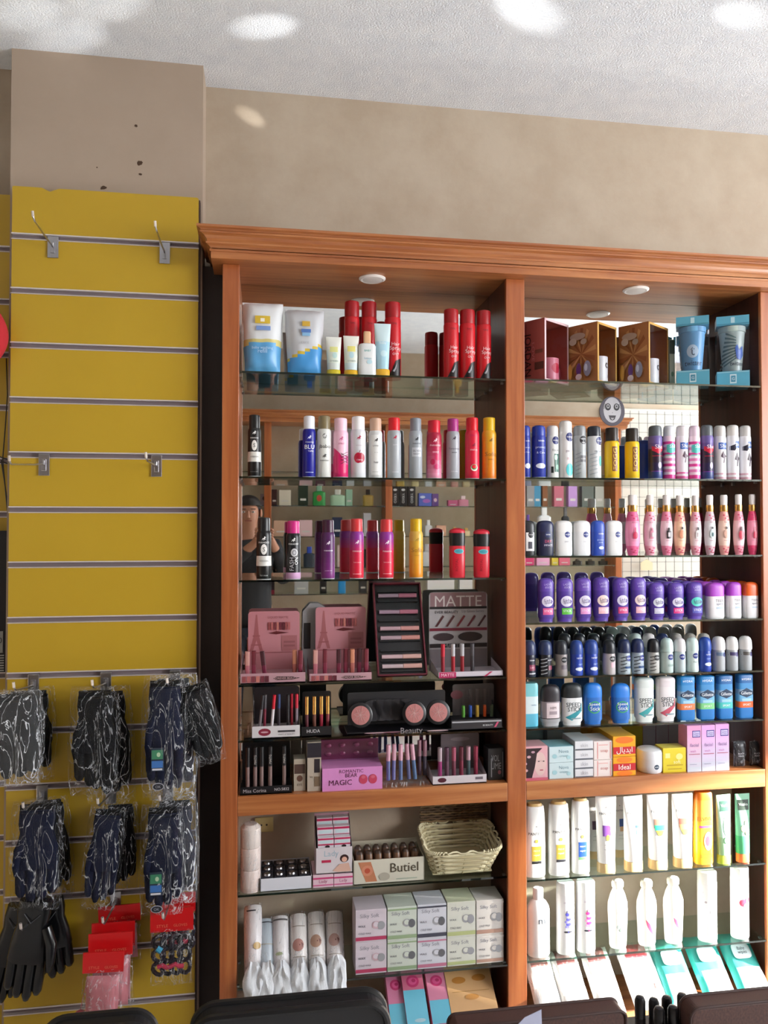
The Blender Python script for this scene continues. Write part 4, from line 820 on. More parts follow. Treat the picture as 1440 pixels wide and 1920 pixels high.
def cup_box(row, label, cup, ds, Yf=2.213):
    xc, w, h = measure(*row, Z, Yf+.04); w *= .96; d = w*.80
    t = thing('boxed_cup', label, 'gift box', (xc+.004, Yf+.045, Z), (0, 0, -.50), 'light blue boxed cups')
    T = '#5ba4bc'
    b = MB().box(-w/2, w/2, -d/2, d/2, 0, h*.22, T); decos(b, lambda x, z: -d/2, w, h, [('r', 0, .11, .2, .13, '#c8dce2'), ('r', 0, .11, .14, .09, '#4a8ca4'), ('t', 'G', 0, .11, .08, '#dce8ec'), ('r', 0, .205, .98, .012, '#98c4d0')]); b.build('tray', t)
    b = MB().box(-w/2, w/2, -d/2, d/2, h*.87, h, T); decos(b, lambda x, z: -d/2, w, h, [('r', 0, .94, .12, .08, '#b4d4dc'), ('r', 0, .885, .98, .012, '#3c7c94')]); b.build('lid', t)
    s = MB(); e = .0006
    for q in ((-w/2, w/2, -d/2, -d/2+e), (-w/2, w/2, d/2-e, d/2), (-w/2, -w/2+e, -d/2, d/2), (w/2-e, w/2, -d/2, d/2)): s.box(*q, h*.22, h*.87, CLEAR)
    s.build('clear_sleeve', t)
    rings = [(w*.29, w*.29, h*.2, cup), (w*.32, w*.32, h*.35, cup), (w*.40, w*.40, h*.78, cup), (w*.43, w*.43, h*.785, cup), (w*.43, w*.43, h*.86, '#6cb0d8')]
    m = MB().loft(rings, 2, 32); decos(m, ring_surf(rings, 2), w, h, ds); m.build('cup', t, True)
cup_box((1268, 1332, 598), 'light blue boxed cup with round white badge and dark lettering', '#6ba4cc', [('e', 0, .50, .36, .19, '#c4dcea'), ('t', 't', 0, .50, .13, '#5c6c7c', 0, .12), ('t', 'twitter', .02, .33, .52, '#22384c', 0, .07)])
swirl = [('p', [(-.38+.02*k, .26+.06*k), (.1, .40+.035*k), (.1, .415+.035*k), (-.38+.02*k, .29+.06*k)], '#56706e') for k in range(9)]
cup_box((1343, 1407, 597), 'boxed cup with grey-green swirl stripes and small blue bird mark', '#a9b8b0', swirl+[('p', [(.06, .55), (.14, .6), (.2, .52), (.3, .58), (.32, .45), (.24, .38), (.12, .40)], '#4468b0'), ('t', 'twitter', .12, .33, .42, '#26323c', 0, .055)])
carton((1258, 1268, 637), Z, 'narrow pale green carton with dark top behind the blue boxed cup', '#a8b09c', [('r', 0, .85, 1, .28, '#3c4840'), ('e', 0, .3, .5, .1, '#5c7c60')], Yf=2.29, d=.04)
# --- face sticker on the mirror
p = at(1148, 771, 2.376); t = thing('face_sticker', 'round dark sticker with a smiling white cartoon face on the right mirror', 'sticker', (p.x, 2.3765, p.z))
b = MB().d_ell(lambda x, z: 0, 0, .0, .088, .098, C('#56505e', .5), 0, 32); s0 = lambda x, z: 0
b.d_ell(s0, 0, .004, .062, .084, '#c9c6cc', .0004, 28)
for sx in (-1, 1):
    b.d_ell(s0, sx*.015, .014, .020, .024, '#26242a', .0008); b.d_ell(s0, sx*.015, .016, .012, .015, '#a9a6ac', .0011); b.d_ell(s0, sx*.015, .016, .005, .006, '#26242a', .0014)
    for k in range(4): b.d_poly(s0, [(sx*(.022+.002*k), .022-.004*k), (sx*(.031), .028-.006*k), (sx*(.022+.002*k), .019-.004*k)], '#26242a', .0008)
b.d_poly(s0, [(-.013, -.014), (.013, -.014), (.008, -.027), (0, -.031), (-.008, -.027)], '#3a363e', .0008); b.d_poly(s0, [(-.007, -.022), (.007, -.022), (0, -.029)], '#b0acb2', .0011)
b.d_poly(s0, [(-.001, -.004), (.002, -.004), (0, -.007)], '#3a363e', .0008)
b.build('sticker_print', t)
MB().box(-.002, .002, -.0003, .0003, -.002, .002, '#56505e').build('backing', t)

# ---------------------------------------------------------------- lower shelves, right bay
Z = .458
def shampoo(row, label, lab, labc, Y=2.232, group='white shampoo bottles with gold caps'):
    x, w, h = measure(*row, Z, Y)
    revolve('shampoo_bottle', label, 'bottle', (x, Y, Z), w, h, [('bottle_body', [(.93, 0, '#dcdcda'), (1, .02, '#e0e0de'), (1, .45, '#e0e0de'), (.96, .8, '#e0e0de'), (.88, .955, '#e0e0de'), (.80, .965, '#e0e0de')]), ('cap', [(.72, .962, '#c4a468'), (.70, .985, '#c8a86c'), (.60, 1, '#ccb078'), (.2, .992, '#c4a468')])], dp=.62, n=2.4,
            ds=[('t', 'PANTENE', 0, .60, .74, '#3c3c40'), ('e', 0, .70, .08, .02, '#a0a0a0'), ('e', 0, .50, .16, .05, '#c8a850'), ('r', 0, .33, .46, .20, lab), ('r', 0, .21, .46, .035, labc), ('t', 'PRO-V', 0, .37, .3, '#e8e4cc'), ('t', 'repair', 0, .31, .3, '#e8e4cc')], group=group)
shampoo((979, 1020, 1505), 'white shampoo bottle with olive-gold label, beside the centre upright', '#b8a040', '#2c2c2c')
shampoo((1024, 1065, 1501), 'white shampoo bottle with olive-gold label, second from the left', '#a8953c', '#2a2a30')
shampoo((1067, 1103, 1495), 'white shampoo bottle with navy blue label', '#244a90', '#5c8c5c')
def condi(row, label, ds, Y=2.225, grp='white conditioner tubes with gold caps', cap='#c4a878', body='#dedddb', txt='PANTENE', **k):
    squeeze(row, Z, label, body, cap, [('t', txt, .0, .78, .7, '#44444a'), ('e', 0, .86, .08, .02, '#a0a0a0')]+ds+[('r', 0, .38, .3, .006, '#9a9a9a'), ('r', 0, .32, .36, .006, '#b0b0b0')], Y=Y, group=grp, bot=.80, dep=.62, **k)
shield = lambda c1, c2, c3: [('p', [(-.26, .68), (.26, .68), (.26, .56), (-.26, .56)], c1), ('p', [(-.26, .60), (.26, .60), (.22, .53), (-.22, .53)], c2), ('p', [(-.2, .53), (.2, .53), (.1, .47), (0, .455), (-.1, .47)], c3)]
condi((1112, 1153, 1493), 'white conditioner tube with purple panel and gold drop', [('r', -.05, .56, .34, .14, '#7a4c9c'), ('e', .02, .47, .18, .08, '#d8a84c'), ('r', .18, .56, .06, .12, '#b8a0d0')], rz=-.12)
condi((1161, 1205, 1492), 'white conditioner tube with small cyan panel', [('r', .12, .56, .24, .13, '#4ca8c8'), ('r', .12, .60, .24, .03, '#2c6c9c')], rz=.15)
condi((1206, 1251, 1489), 'white conditioner tube with green and yellow shield', shield('#8c6c5c', '#2ca880', '#c8b43c'))
condi((1252, 1297, 1488), 'white conditioner tube with brown and gold shield', shield('#a05c50', '#c09060', '#c8b44c'))
condi((1096, 1124, 1496), 'white conditioner tube with dark panel in the second row, left', [('r', 0, .56, .4, .14, '#4c3450')], Y=2.32)
condi((1142, 1172, 1494), 'white conditioner tube with blue panel in the second row, right', [('r', .1, .58, .36, .13, '#2c4c8c'), ('r', .1, .48, .3, .08, '#c8a078')], Y=2.32)
x, w, h = measure(1293, 1333, 1484, Z, 2.235)
revolve('shampoo_bottle', 'orange and golden yellow shampoo bottle', 'bottle', (x, 2.235, Z), w, h, [('bottle_body', [(.95, 0, '#e0a020'), (1, .02, '#e4a420'), (1, .32, '#e4962c'), (.98, .6, '#dc8430'), (.94, .9, '#dc8430')]), ('cap', [(.93, .9, '#d8701c'), (.9, .98, '#d8701c'), (.8, 1, '#d8701c')])], dp=.6, n=2.8, ds=[('t', 'ELVIVE', -.05, .64, .74, '#a85818'), ('r', 0, .53, .7, .03, '#d84880'), ('e', .1, .33, .44, .26, '#e8988c'), ('e', .08, .33, .24, .14, '#d04858'), ('r', 0, .12, .6, .05, '#c8781c')])
squeeze((1334, 1368, 1490), Z, 'pale green tube with dark name panel and lime base', [(.35, '#8cb48c'), (1, '#9cc4ac')], '#a8bc40', [('r', .05, .84, .74, .15, '#22483c'), ('t', 'Vatika', .05, .85, .6, '#dce8e0'), ('e', .05, .55, .4, .3, '#b4d4c0'), ('e', .0, .35, .3, .1, '#5c946c')], Y=2.225, bot=.8, top=1., rz=.1)
squeeze((1370, 1403, 1488), Z, 'green tube with peach flower and orange base', [(.35, '#4c9c70'), (1, '#7cb094')], '#e07040', [('r', .0, .84, .74, .15, '#26342c'), ('t', 'Vatika', .0, .85, .6, '#c8d4cc'), ('e', -.05, .5, .36, .10, '#e0a890'), ('e', .1, .56, .2, .12, '#e4b8a0'), ('e', .12, .45, .2, .1, '#e0a890')], Y=2.225, bot=.85, top=1.)
Z = .221
x, w, h = measure(984, 1028, 1664, Z, 2.235)
revolve('lotion_bottle', 'round-shouldered white lotion bottle with letter m, beside the centre upright', 'bottle', (x, 2.235, Z), w, h, [('bottle_body', [(.93, 0, '#dcdcdc'), (1, .02, '#e0e0e0'), (1, .66, '#e0e0e0'), (.94, .72, '#e0e0e0'), (.7, .80, '#e0e0e0'), (.46, .83, '#e0e0e0')]), ('cap', [(.45, .825, '#d6d6d6'), (.46, .98, '#d6d6d6'), (.4, 1, '#d6d6d6')])], dp=.7, ds=[('t', 'm', .05, .54, .28, '#3c4450'), ('t', 'pure', .05, .40, .3, '#90b0c0')])
fl1 = lambda c, c2: [('e', .05*math.sin(k*2.3), .40+.035*k, .34-.02*k, .045, c if k % 2 else c2) for k in range(7)]+[('e', 0, .33, .5, .03, '#30303a'), ('r', 0, .38, .03, .14, c), ('t', 'aroma', 0, .74, .5, '#b4a8b8')]
def talc(row, label, ds, Y=2.235, group='tall white cylinders with flower prints'):
    x, w, h = measure(*row, Z, Y)
    revolve('talc_bottle', label, 'bottle', (x, Y, Z), w, h, [('bottle_body', [(.96, 0, '#dadada'), (1, .015, '#e0dfe0'), (1, .84, '#e0dfe0')]), ('cap', [(.98, .84, '#e2e2e2'), (.98, .98, '#e2e2e2'), (.9, 1, '#e2e2e2')])], ds=ds, dp=.8, group=group)
talc((1039, 1074, 1652), 'tall white cylinder with purple-blue flower print', fl1('#4444a0', '#7c78c0'))
talc((1076, 1112, 1650), 'tall white cylinder with magenta flower print', fl1('#c03070', '#e080a8'))
def milk(row, label, ds, Y=2.238):
    x, w, h = measure(*row, Z, Y)
    revolve('milk_bottle', label, 'bottle', (x, Y, Z), w, h, [('bottle_body', [(.78, 0, '#dedcd8'), (.86, .03, '#e2e0dc'), (1, .55, '#e2e0dc'), (.97, .66, '#e2e0dc'), (.74, .78, '#e2e0dc'), (.5, .86, '#e2e0dc'), (.48, .875, '#e2e0dc')]), ('cap', [(.5, .87, '#dcd8d0'), (.60, .89, '#dcd8d0'), (.62, .95, '#dcd8d0'), (.5, .985, '#dcd8d0'), (.2, 1, '#dcd8d0')])], dp=.7, ds=ds, group='white milk-shaped bottles')
milk((1134, 1173, 1648), 'white milk-shaped lotion bottle with small grey leaf print', [('e', -.05, .33, .3, .08, '#8c9494'), ('e', .02, .29, .16, .07, '#5c6c64'), ('t', 'milk', .02, .55, .4, '#b0b0b4')])
milk((1187, 1227, 1648), 'white milk-shaped lotion bottle with long pink petal print', [('p', [(-.2, .42), (0, .36), (.18, .24), (.22, .17), (.05, .22), (-.14, .33)], '#c83c5c'), ('t', 'milk', .02, .55, .4, '#c8c8c8')])
milk((1236, 1277, 1643), 'white milk-shaped lotion bottle with small pink petal print', [('p', [(-.16, .42), (0, .38), (.1, .3), (.14, .23), (0, .28), (-.12, .36)], '#d04868'), ('t', 'milk', .02, .55, .4, '#c8c8c8')])
talc((1300, 1339, 1632), 'tall white cylinder with faint grey and rose print', [('t', 'silk', 0, .64, .4, '#a8a0a8', 1), ('e', 0, .50, .2, .06, '#c898a0'), ('e', 0, .44, .14, .05, '#8c8c90')])
talc((1361, 1399, 1624), 'tall white cylinder with raspberry print, rightmost', [('e', -.05, .52, .40, .10, '#d04460'), ('e', .2, .55, .3, .09, '#c83454'), ('e', .1, .48, .3, .07, '#d85870'), ('t', 'SILKY', .1, .74, .24, '#707880', 1)])
# wrapped packs leaning in the bottom of the right bay
def pack(uc, vt, w, label, col, band, grp, tilt, seed, y=2.30, L=.185, film=False, ds=(), z0=.0505, roll=0.):
    p = at(uc, vt, y); t = thing('wipes_pack' if 'wipes' in label else 'tissue_pack', label, 'pack', (p.x, y-.02-math.cos(tilt)*L*.85, z0+.022), (-(PI/2-tilt), 0, roll), grp)
    m = MB().pillow(w, L, .034, col, 12, 16, .003, seed, band=band, p=.35); 
    decos(m, lambda x, z: -.0185, w, L, ds); m.build('pack_body', t, True)
    if film: MB().pillow(w*1.03, L*1.03, .037, FILM, 12, 16, .004, seed+3, p=.35).build('clear_wrap', t, True)
    return t
TL = math.radians(38)
for i, (uc, wd_, lb, cc) in enumerate(((1003, .082, 'white tissue pack leaning by the centre upright', '#8c5c58'), (1052, .088, 'white tissue pack with dark red top print, second from the left', '#8c4c4c'), (1110, .088, 'white tissue pack with dark red top print, third from the left', '#945050'), (1182, .11, 'wide white tissue pack with red and green top print', '#b44048'))):
    pack(uc, 1812, wd_, lb, '#dedbd8', (lambda cc: lambda u, v: cc if v > .72 and abs(u) < .75 else '#dedbd8')(cc), 'white tissue packs', TL, i*3+1, film=True, ds=[('r', .3, .3, .14, .08, '#c8787c')] if i == 3 else ())
for i, (uc, lb) in enumerate(((1240, 'turquoise wipes pack with white lid, left of the three'), (1306, 'turquoise wipes pack with white lid, middle of the three'), (1369, 'turquoise wipes pack with white lid, right of the three'))):
    t = pack(uc, 1797, .106, lb, '#3aa8a0', lambda u, v: '#3aa8a0' if v > .45 or u < -.7 else '#d4e4e2', 'turquoise wipes packs', TL+.05, 20+i, ds=[('e', .3, .93, .3, .08, '#d8c8c0')], roll=.0)
    l = MB().loft([(.030, .022, 0, '#d4e0e4'), (.030, .022, .003, '#d4e0e4'), (.027, .019, .004, '#c4d2d8')], 4, 28); l.d_ell(lambda x, z: 0, 0, 0, .001, .001, '#c4d2d8', 0)
    o = l.build('lid', t, True); o.location = (0, -.0195, .125); o.rotation_euler = (PI/2, 0, 0)
    q = MB(); decos(q, lambda x, z: 0, .05, .035, [('t', 'Baby', 0, .16, .5, '#30444c'), ('t', 'wipes', 0, -.16, .6, '#30444c')]); q.build('lid_print', o, loc=(0, 0, .0046)).rotation_euler = (-PI/2, 0, 0)

# ---------------------------------------------------------------- lower shelves, left bay
Z = .475
x, w, h = measure(452, 492, 1540, Z, 2.235)
t = revolve('cotton_roll_pack', 'tall wrapped column of cotton pads at the far left of its shelf', 'pack', (x, 2.235, Z), w, h, [('pad_stack', [(.94, .0, '#cbb8b0'), (.94, .06, '#d6c4bc'), (.95, .3, '#dcccc4'), (.90, .315, '#cbb8b0'), (.95, .33, '#d8c8c0'), (.95, .62, '#d8c8c0'), (.90, .635, '#cbb8b0'), (.95, .65, '#dcd0c8'), (.94, .92, '#dcd0c8'), (.6, .97, '#ccc0bc')])])
MB().loft([(w*.5, w*.5, 0, FILM), (w*.51, w*.5, h*.5, FILM), (w*.5, w*.51, h*.93, FILM), (w*.36, w*.4, h*1., FILM)], 2.1, 20).build('clear_wrap', t, True)
p = at(495, 1545, 2.376); t = thing('wall_socket', 'small yellowed socket plate on the back wall above the box of razors', 'socket', (p.x, 2.3765, p.z))
MB().box(-.028, .028, -.008, 0, -.022, .022, '#c0ac74').build('cover', t, bevel=.002)
q = MB(); q.d_ell(lambda a, b: -.008, -.008, 0, .006, .006, '#3c3424', .0005); q.d_ell(lambda a, b: -.008, .008, 0, .006, .006, '#3c3424', .0005); q.build('socket_holes', t)
# open flat box of small silver items
Yf = 2.212; x0 = XU(490, Yf); x1 = XU(586, Yf); w = x1-x0; hb = at(540, 1645, Yf).z-Z; d = .125
t = thing('open_tray_box', 'open white box of small silver-black items', 'box', ((x0+x1)/2, Yf+d/2, Z))
b = MB(); th = .0015
for q in ((-w/2, w/2, -d/2, -d/2+th, 0, hb), (-w/2, w/2, d/2-th, d/2, 0, hb), (-w/2, -w/2+th, -d/2, d/2, 0, hb), (w/2-th, w/2, -d/2, d/2, 0, hb), (-w/2, w/2, -d/2, d/2, 0, th)): b.box(*q, '#d4d4dc')
b.build('tray', t)
for r in range(3):
    for c in range(4):
        it = thing('boxed_item', 'black and silver item in the open white box, %s row, %s from left' % (['front', 'middle', 'back'][r], ['first', 'second', 'third', 'fourth'][c]), 'small item', ((x0+x1)/2-w*.36+w*.24*c, Yf+d*.2+d*.3*r, Z+.003), group='items in the open white box')
        MB().box(-w*.11, w*.11, -d*.13, d*.13, 0, hb*.93, '#26262e').build('casing', it, bevel=.001)
        MB().loft([(w*.07, d*.08, hb*.93, STEEL), (w*.06, d*.07, hb*1.05, STEEL)], 2, 12).build('silver_disc', it, True)
# pink soap cartons: two flat ones below, dispenser box above
_, w1, h1 = carton((588, 626, 1641), Z, 'flat white and pink carton under the dispenser box, left one', '#d8b8c4', [('r', 0, .75, 1, .14, '#c03c70'), ('r', 0, .2, 1, .1, '#c8608c'), ('t', 'Lady', 0, .47, .4, '#a85878')], Yf=2.212, d=.1, group='flat pink cartons')
carton((627, 662, 1639), Z, 'flat white and pink carton under the dispenser box, right one', '#d8b8c4', [('r', 0, .75, 1, .14, '#c03c70'), ('r', 0, .2, 1, .1, '#c8608c'), ('t', 'Lady', 0, .47, .4, '#a85878')], Yf=2.212, d=.1, group='flat pink cartons')
Yf = 2.215; x0 = XU(594, Yf); x1 = XU(661, Yf); w = x1-x0; zb = Z+h1+.002; hf = at(625, 1589, Yf).z-zb; hbk = at(625, 1524, Yf+.08).z-zb; d = .085
t = thing('dispenser_box', 'tall white dispenser box full of small pink cartons', 'box', ((x0+x1)/2, Yf+d/2, zb))
b = MB().box(-w/2, w/2, -d/2, -d/2+.0015, 0, hf, '#cdc4c8'); b.box(-w/2, w/2, -d/2, d/2, 0, .002, '#cdc4c8'); b.box(-w/2, w/2, d/2-.0015, d/2, 0, hbk, '#c8a0ac')
for s in (-1, 1): b.add([(s*w/2, -d/2, 0), (s*w/2, d/2, 0), (s*w/2, d/2, hbk), (s*w/2, 0, hf+.02), (s*w/2, -d/2, hf)], [(0, 1, 2, 3, 4)], '#c8b8c0')
decos(b, lambda a, b_: -d/2, w, hf, [('t', 'Lady', -.08, .74, .4, '#9cb4c0'), ('r', -.22, .48, .26, .10, '#b82c50'), ('e', .28, .56, .24, .30, '#3a2424'), ('e', .28, .52, .15, .2, '#d8a894'), ('p', [(-.05, .1), (.15, .35), (.4, .38), (.46, .05), (.1, .05)], '#cfa898')])
b.build('open_case', t)
for i in range(2):
    for j, (yy, zt) in enumerate(((-.028, .030), (-.004, .052), (.022, .068))):
        c = thing('soap_carton', 'small crimson-banded white carton in the dispenser box, %s %s' % (['front', 'middle', 'back'][j], ['left', 'right'][i]), 'box', ((x0+x1)/2+(i-.5)*w*.46, Yf+d/2+yy, zb+.003), group='cartons in the dispenser box')
        hh = hf+zt-.006; m = MB().box(-w*.22, w*.22, -.010, .010, 0, hh, '#d4ccd4'); decos(m, lambda a, b_: -.010, w*.44, hh, [('r', 0, .96, 1, .05, '#b02450'), ('r', 0, .80, 1, .04, '#b02450'), ('r', 0, .88, .8, .07, '#bcd0d4'), ('e', .1, .74, .3, .08, '#2c2024')]); m.build('carton_body', c)
Yf = 2.212; x0 = XU(664, Yf); x1 = XU(794, Yf); w = x1-x0; hf = at(730, 1610, Yf).z-Z; d = .11
t = thing('dispenser_box', 'wide cream dispenser box with dark script and rose print', 'box', ((x0+x1)/2, Yf+d/2, Z))
b = MB().box(-w/2, w/2, -d/2, -d/2+.0015, 0, hf, '#c9c4b4'); b.box(-w/2, w/2, d/2-.0015, d/2, 0, hf+.012, '#b0a894'); b.box(-w/2, w/2, -d/2, d/2, 0, .002, '#b0a894')
for s in (-1, 1): b.box(s*w/2-.001, s*w/2+.001, -d/2, d/2, 0, hf, '#b4ac98')
decos(b, lambda a, b_: -d/2, w, hf, [('p', [(-.44, .92), (-.26, .92), (-.17, .1), (-.33, .1)], '#b87858'), ('e', -.31, .56, .16, .44, '#c88468'), ('e', -.31, .56, .08, .22, '#b4523c'), ('e', -.07, .28, .16, .34, '#a8a294'), ('t', 'Butiel', .22, .62, .40, '#4c4438'), ('r', .25, .15, .3, .03, '#8c9c8c')])
b.build('open_case', t)
for i in range(7):
    for j in range(2):
        c = thing('soap_bar', 'brown wrapped bar in the cream dispenser box, %s row, %s from left' % (['front', 'back'][j], ['first', 'second', 'third', 'fourth', 'fifth', 'sixth', 'seventh'][i]), 'small item', ((x0+x1)/2-w*.40+w*.133*i, Yf+d*.3+d*.36*j, Z+.003), group='bars in the cream dispenser box')
        MB().loft([(w*.055, d*.12, 0, '#5c4030'), (w*.06, d*.14, hf*.6, '#6a4a34'), (w*.05, d*.12, hf+.004, '#3c2a20'), (w*.03, d*.06, hf+.010, '#7c6048')], 2.5, 12).build('wrapper', c, True)
# wicker basket, tilted forward against the shelf front
def basket():
    Yc = 2.285; x0 = XU(797, Yc-.06); x1 = XU(925, Yc-.06); w = x1-x0; h = at(860, 1592, Yc-.07).z-Z
    t = thing('wicker_basket', 'cream and brown woven basket at the right end of its shelf', 'basket', ((x0+x1)/2+.008, Yc, Z+.019), (math.radians(14), 0, 0))
    n = 64
    def sec(k, wob=0., grow=1.):
        o = []
        for i in range(n):
            a = 2*PI*i/n; f = (.86+.24*k); ca, sa = math.cos(a), math.sin(a)
            o.append((w/2*f*math.copysign(abs(ca)**.35, ca)*grow, .068*f*math.copysign(abs(sa)**.35, sa)*grow, i))
        return o
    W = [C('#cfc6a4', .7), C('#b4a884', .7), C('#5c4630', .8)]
    wv = MB(); R = 9
    for r in range(R):
        pts = []
        for x, y, i in sec(r/R):
            off = .0022*(1 if (i//2+r) % 2 else -1); L = math.hypot(x, y); pts.append((x+x/L*off, y+y/L*off, .004+h*.9*r/R+.003))
        pts.append(pts[0]); wv.tube(pts, .0042, W[r % 2], 5)
    wv.build('woven_wall', t, True)
    st = MB()
    for i in range(0, n, 2):
        a = sec(0)[i]; b = sec(1)[i]; st.tube([(a[0], a[1], 0), (b[0], b[1], h)], .0018, W[1], 5)
    st.build('stakes', t, True)
    rim = MB(); pts = []
    for k in range(0, n*4+1):
        i = k/4 % n; s = sec(1.02); A = s[int(i) % n]; B = s[(int(i)+1) % n]; f = i-int(i)
        x = A[0]+(B[0]-A[0])*f; y = A[1]+(B[1]-A[1])*f; L = math.hypot(x, y); ph = k*1.57
        pts.append((x+x/L*.004*math.cos(ph), y+y/L*.004*math.cos(ph), h+.004*math.sin(ph)))
    rim.tube(pts, .0026, W[0], 5); rim.build('braided_rim', t, True)
    # raised back part leaning up behind
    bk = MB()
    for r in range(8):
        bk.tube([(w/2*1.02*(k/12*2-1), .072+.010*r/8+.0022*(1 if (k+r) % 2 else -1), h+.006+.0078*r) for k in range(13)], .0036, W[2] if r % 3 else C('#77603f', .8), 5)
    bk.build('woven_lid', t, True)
    MB().box(-w*.43, w*.43, -.058, .058, 0, .003, W[1]).build('floor', t)
basket()
# wax cartons, two rows of five
Z = .219; Yf = 2.214
wc = [('#b44060', '#d0c4cc', 'pink'), ('#94a884', '#ccd2c6', 'sage green'), ('#4c4c58', '#d0d0d8', 'dark grey'), ('#b4bc84', '#d4d4c8', 'lime'), ('#b08c7c', '#d4cec8', 'tan')]
ucol = [(667, 725), (726, 781), (782, 836), (837, 890), (891, 942)]
vmid = (1766, 1763, 1760, 1757, 1753); vtop = (1706, 1701, 1696, 1691, 1688)
for lvl in (0, 1):
    for i, (u0, u1) in enumerate(ucol):
        bc, bg, nm = wc[i]
        if lvl == 0 and i == 2: bc = '#c07890'
        lb = '%s wax carton with %s lower band, %s from the left' % ('upper' if lvl else 'lower', 'rose' if (lvl == 0 and i == 2) else nm, ['first', 'second', 'third', 'fourth', 'fifth'][i])
        zb = Z if lvl == 0 else at((u0+u1)/2, vmid[i], Yf).z+.0006
        carton((u0+.4, u1-.4, (vtop if lvl else vmid)[i]), Z, lb, bg, [('t', 'Silky Soft', -.05, .80, .62, '#8a8a94'), ('t', 'WAX', -.30, .50, .24, '#50505c'), ('t', 'COLD WAX', -.20, .27, .40, '#50505c', 0, .06), ('e', .16, .52, .26, .24, '#a0a0a4' if i else '#c8a8b0'), ('e', .16, .54, .18, .16, bg), ('e', .33, .50, .24, .26, '#6a6a6e' if i in (1, 2) else '#9c9ca0'), ('r', 0, .11, 1., .11, bc), ('r', 0, .94, 1., .05, bc if i in (1, 2) else bg)], Yf=Yf, d=.085, base_z=zb, top=bg if i not in (3,) else '#c8ccb0', group='cold wax cartons', flap=lvl == 1, lip=None)
# sleeves of foam cups in clear bags, leaning on the shelf
def sleeve(u, vt, label, tint, pr, seed, rollz=0.):
    top = at(u, vt, 2.335); bot = Vector((top.x*.965+.003, 2.232, Z+.012)); ax = (top-bot); L = ax.length-.004; r = .0262
    q = ax.to_track_quat('Z', 'Y').to_euler()
    t = thing('cup_sleeve', label, 'cup sleeve', bot, q, 'bagged sleeves on the lower left shelf')
    rings = [(r*.8, r*.8, 0, tint), (r, r, .008, tint), (r, r, L-.010, tint), (r*.9, r*.9, L-.003, tint), (r*.4, r*.4, L, tint)]
    m = MB().loft(rings, 2, 24); sf = lambda x, z: .0034+math.sqrt(max(r*r-x*x, 1e-7)); decos(m, sf, 2*r, L, pr); m.build('cup_stack', t, True)
    f = MB(); fr = [(r*1.05+.001*math.sin(k*2.1+seed), r*1.06+.001*math.cos(k*1.7+seed), -.006+(L+.008)*k/9, FILM) for k in range(10)]; f.loft(fr, 2.1, 20); f.build('clear_bag', t, True)
    # loose bag end hanging over the front edge of the shelf
    tl = MB().pillow(.068, .150, .046, BAGEND, 14, 20, .012, seed, shape=lambda v: (.92+.10*math.sin(v*8+seed))*math.sqrt(max(.12, 1-max(0, (v-.55)/.45)**2)), p=.5)
    o = tl.build('bag_end', t, True); o.matrix_parent_inverse = Matrix()
    M = q.to_matrix().to_4x4().inverted() @ Matrix.Translation((.002*math.sin(seed), -.058, -.092)) @ Matrix.Rotation(math.radians(-10), 4, 'X')
    o.matrix_local = M
P1 = lambda c, k=0: [('e', .05, .42+.04*k, .62, .22, c), ('e', -.1, .40+.04*k, .3, .12, '#6a3830'), ('r', 0, .75, .7, .012, '#8a8070'), ('r', 0, .22, .7, .01, '#8a8070')]
sleeve(474, 1694, 'bagged cup sleeve with black band at its tip, far left and tallest', '#e2dddd', [('r', .1, .9, .5, .02, '#222228'), ('e', -.2, .4, .4, .1, '#c0a068')], 1)
sleeve(497, 1722, 'bluish grey bagged cup sleeve tucked behind the far-left one', '#aeb8c0', [('r', 0, .9, .8, .02, '#33333a'), ('r', 0, .5, .8, .01, '#a89878')], 2)
sleeve(525, 1716, 'bagged cup sleeve with plain grey wrap, third from the left', '#dedada', [('r', 0, .9, .8, .03, '#4c4848'), ('e', .1, .3, .4, .06, '#98a080')], 3)
sleeve(559, 1712, 'bagged cup sleeve with red-brown picture, fourth from the left', '#e0dad6', P1('#a87870'), 4)
sleeve(592, 1708, 'bagged cup sleeve with coffee-brown picture, fifth from the left', '#e0dad6', P1('#a88470', 1), 5)
sleeve(626, 1707, 'bagged cup sleeve with rosy brown picture, sixth from the left', '#e2dad8', P1('#b08c84', 1), 6)
# cartons in the bottom of the left bay
def lean(uc, vt, wpx, label, col, ds, y=2.31, L=.17, tilt=math.radians(36), th=.03, grp='pink and blue cartons in the bottom of the left bay', name='carton'):
    p = at(uc, vt, y); w = wpx/1440*2.3
    t = thing(name, label, 'box', (p.x, y-math.cos(tilt)*L, max(.052+th*.6, p.z-math.sin(tilt)*L)), (-(PI/2-tilt), 0, 0), grp)
    m = MB().box(-w/2, w/2, -th/2, th/2, 0, L, col); m.build('carton_body', t, bevel=.0008)
    q = MB(); decos(q, lambda x, z: -th/2, w, L, ds); q.build('printed_front', t)
    MB().box(-w/2+.001, w/2-.001, -th/2+.001, th/2-.001, L, L+.001, col).build('top_flap', t)
rose = [('e', .0, .74, .6, .2, '#c0386c'), ('e', .0, .74, .4, .12, '#d8588c'), ('e', .05, .75, .2, .06, '#b02c60'), ('r', 0, .2, 1., .4, '#64b4cc')]
lean(737, 1866, 34, 'pink rose carton partly behind the dark case', '#d07c9c', rose, L=.15)
lean(768, 1852, 40, 'taller pink and sky-blue rose carton, second in the bottom row', '#cc6c88', rose[:3]+[('r', 0, .3, 1., .6, '#6cbcd4'), ('e', .1, .12, .5, .06, '#a8c8d4')], L=.17)
lean(812, 1864, 38, 'pink rose carton left of the tan box', '#d0809c', rose, L=.155)
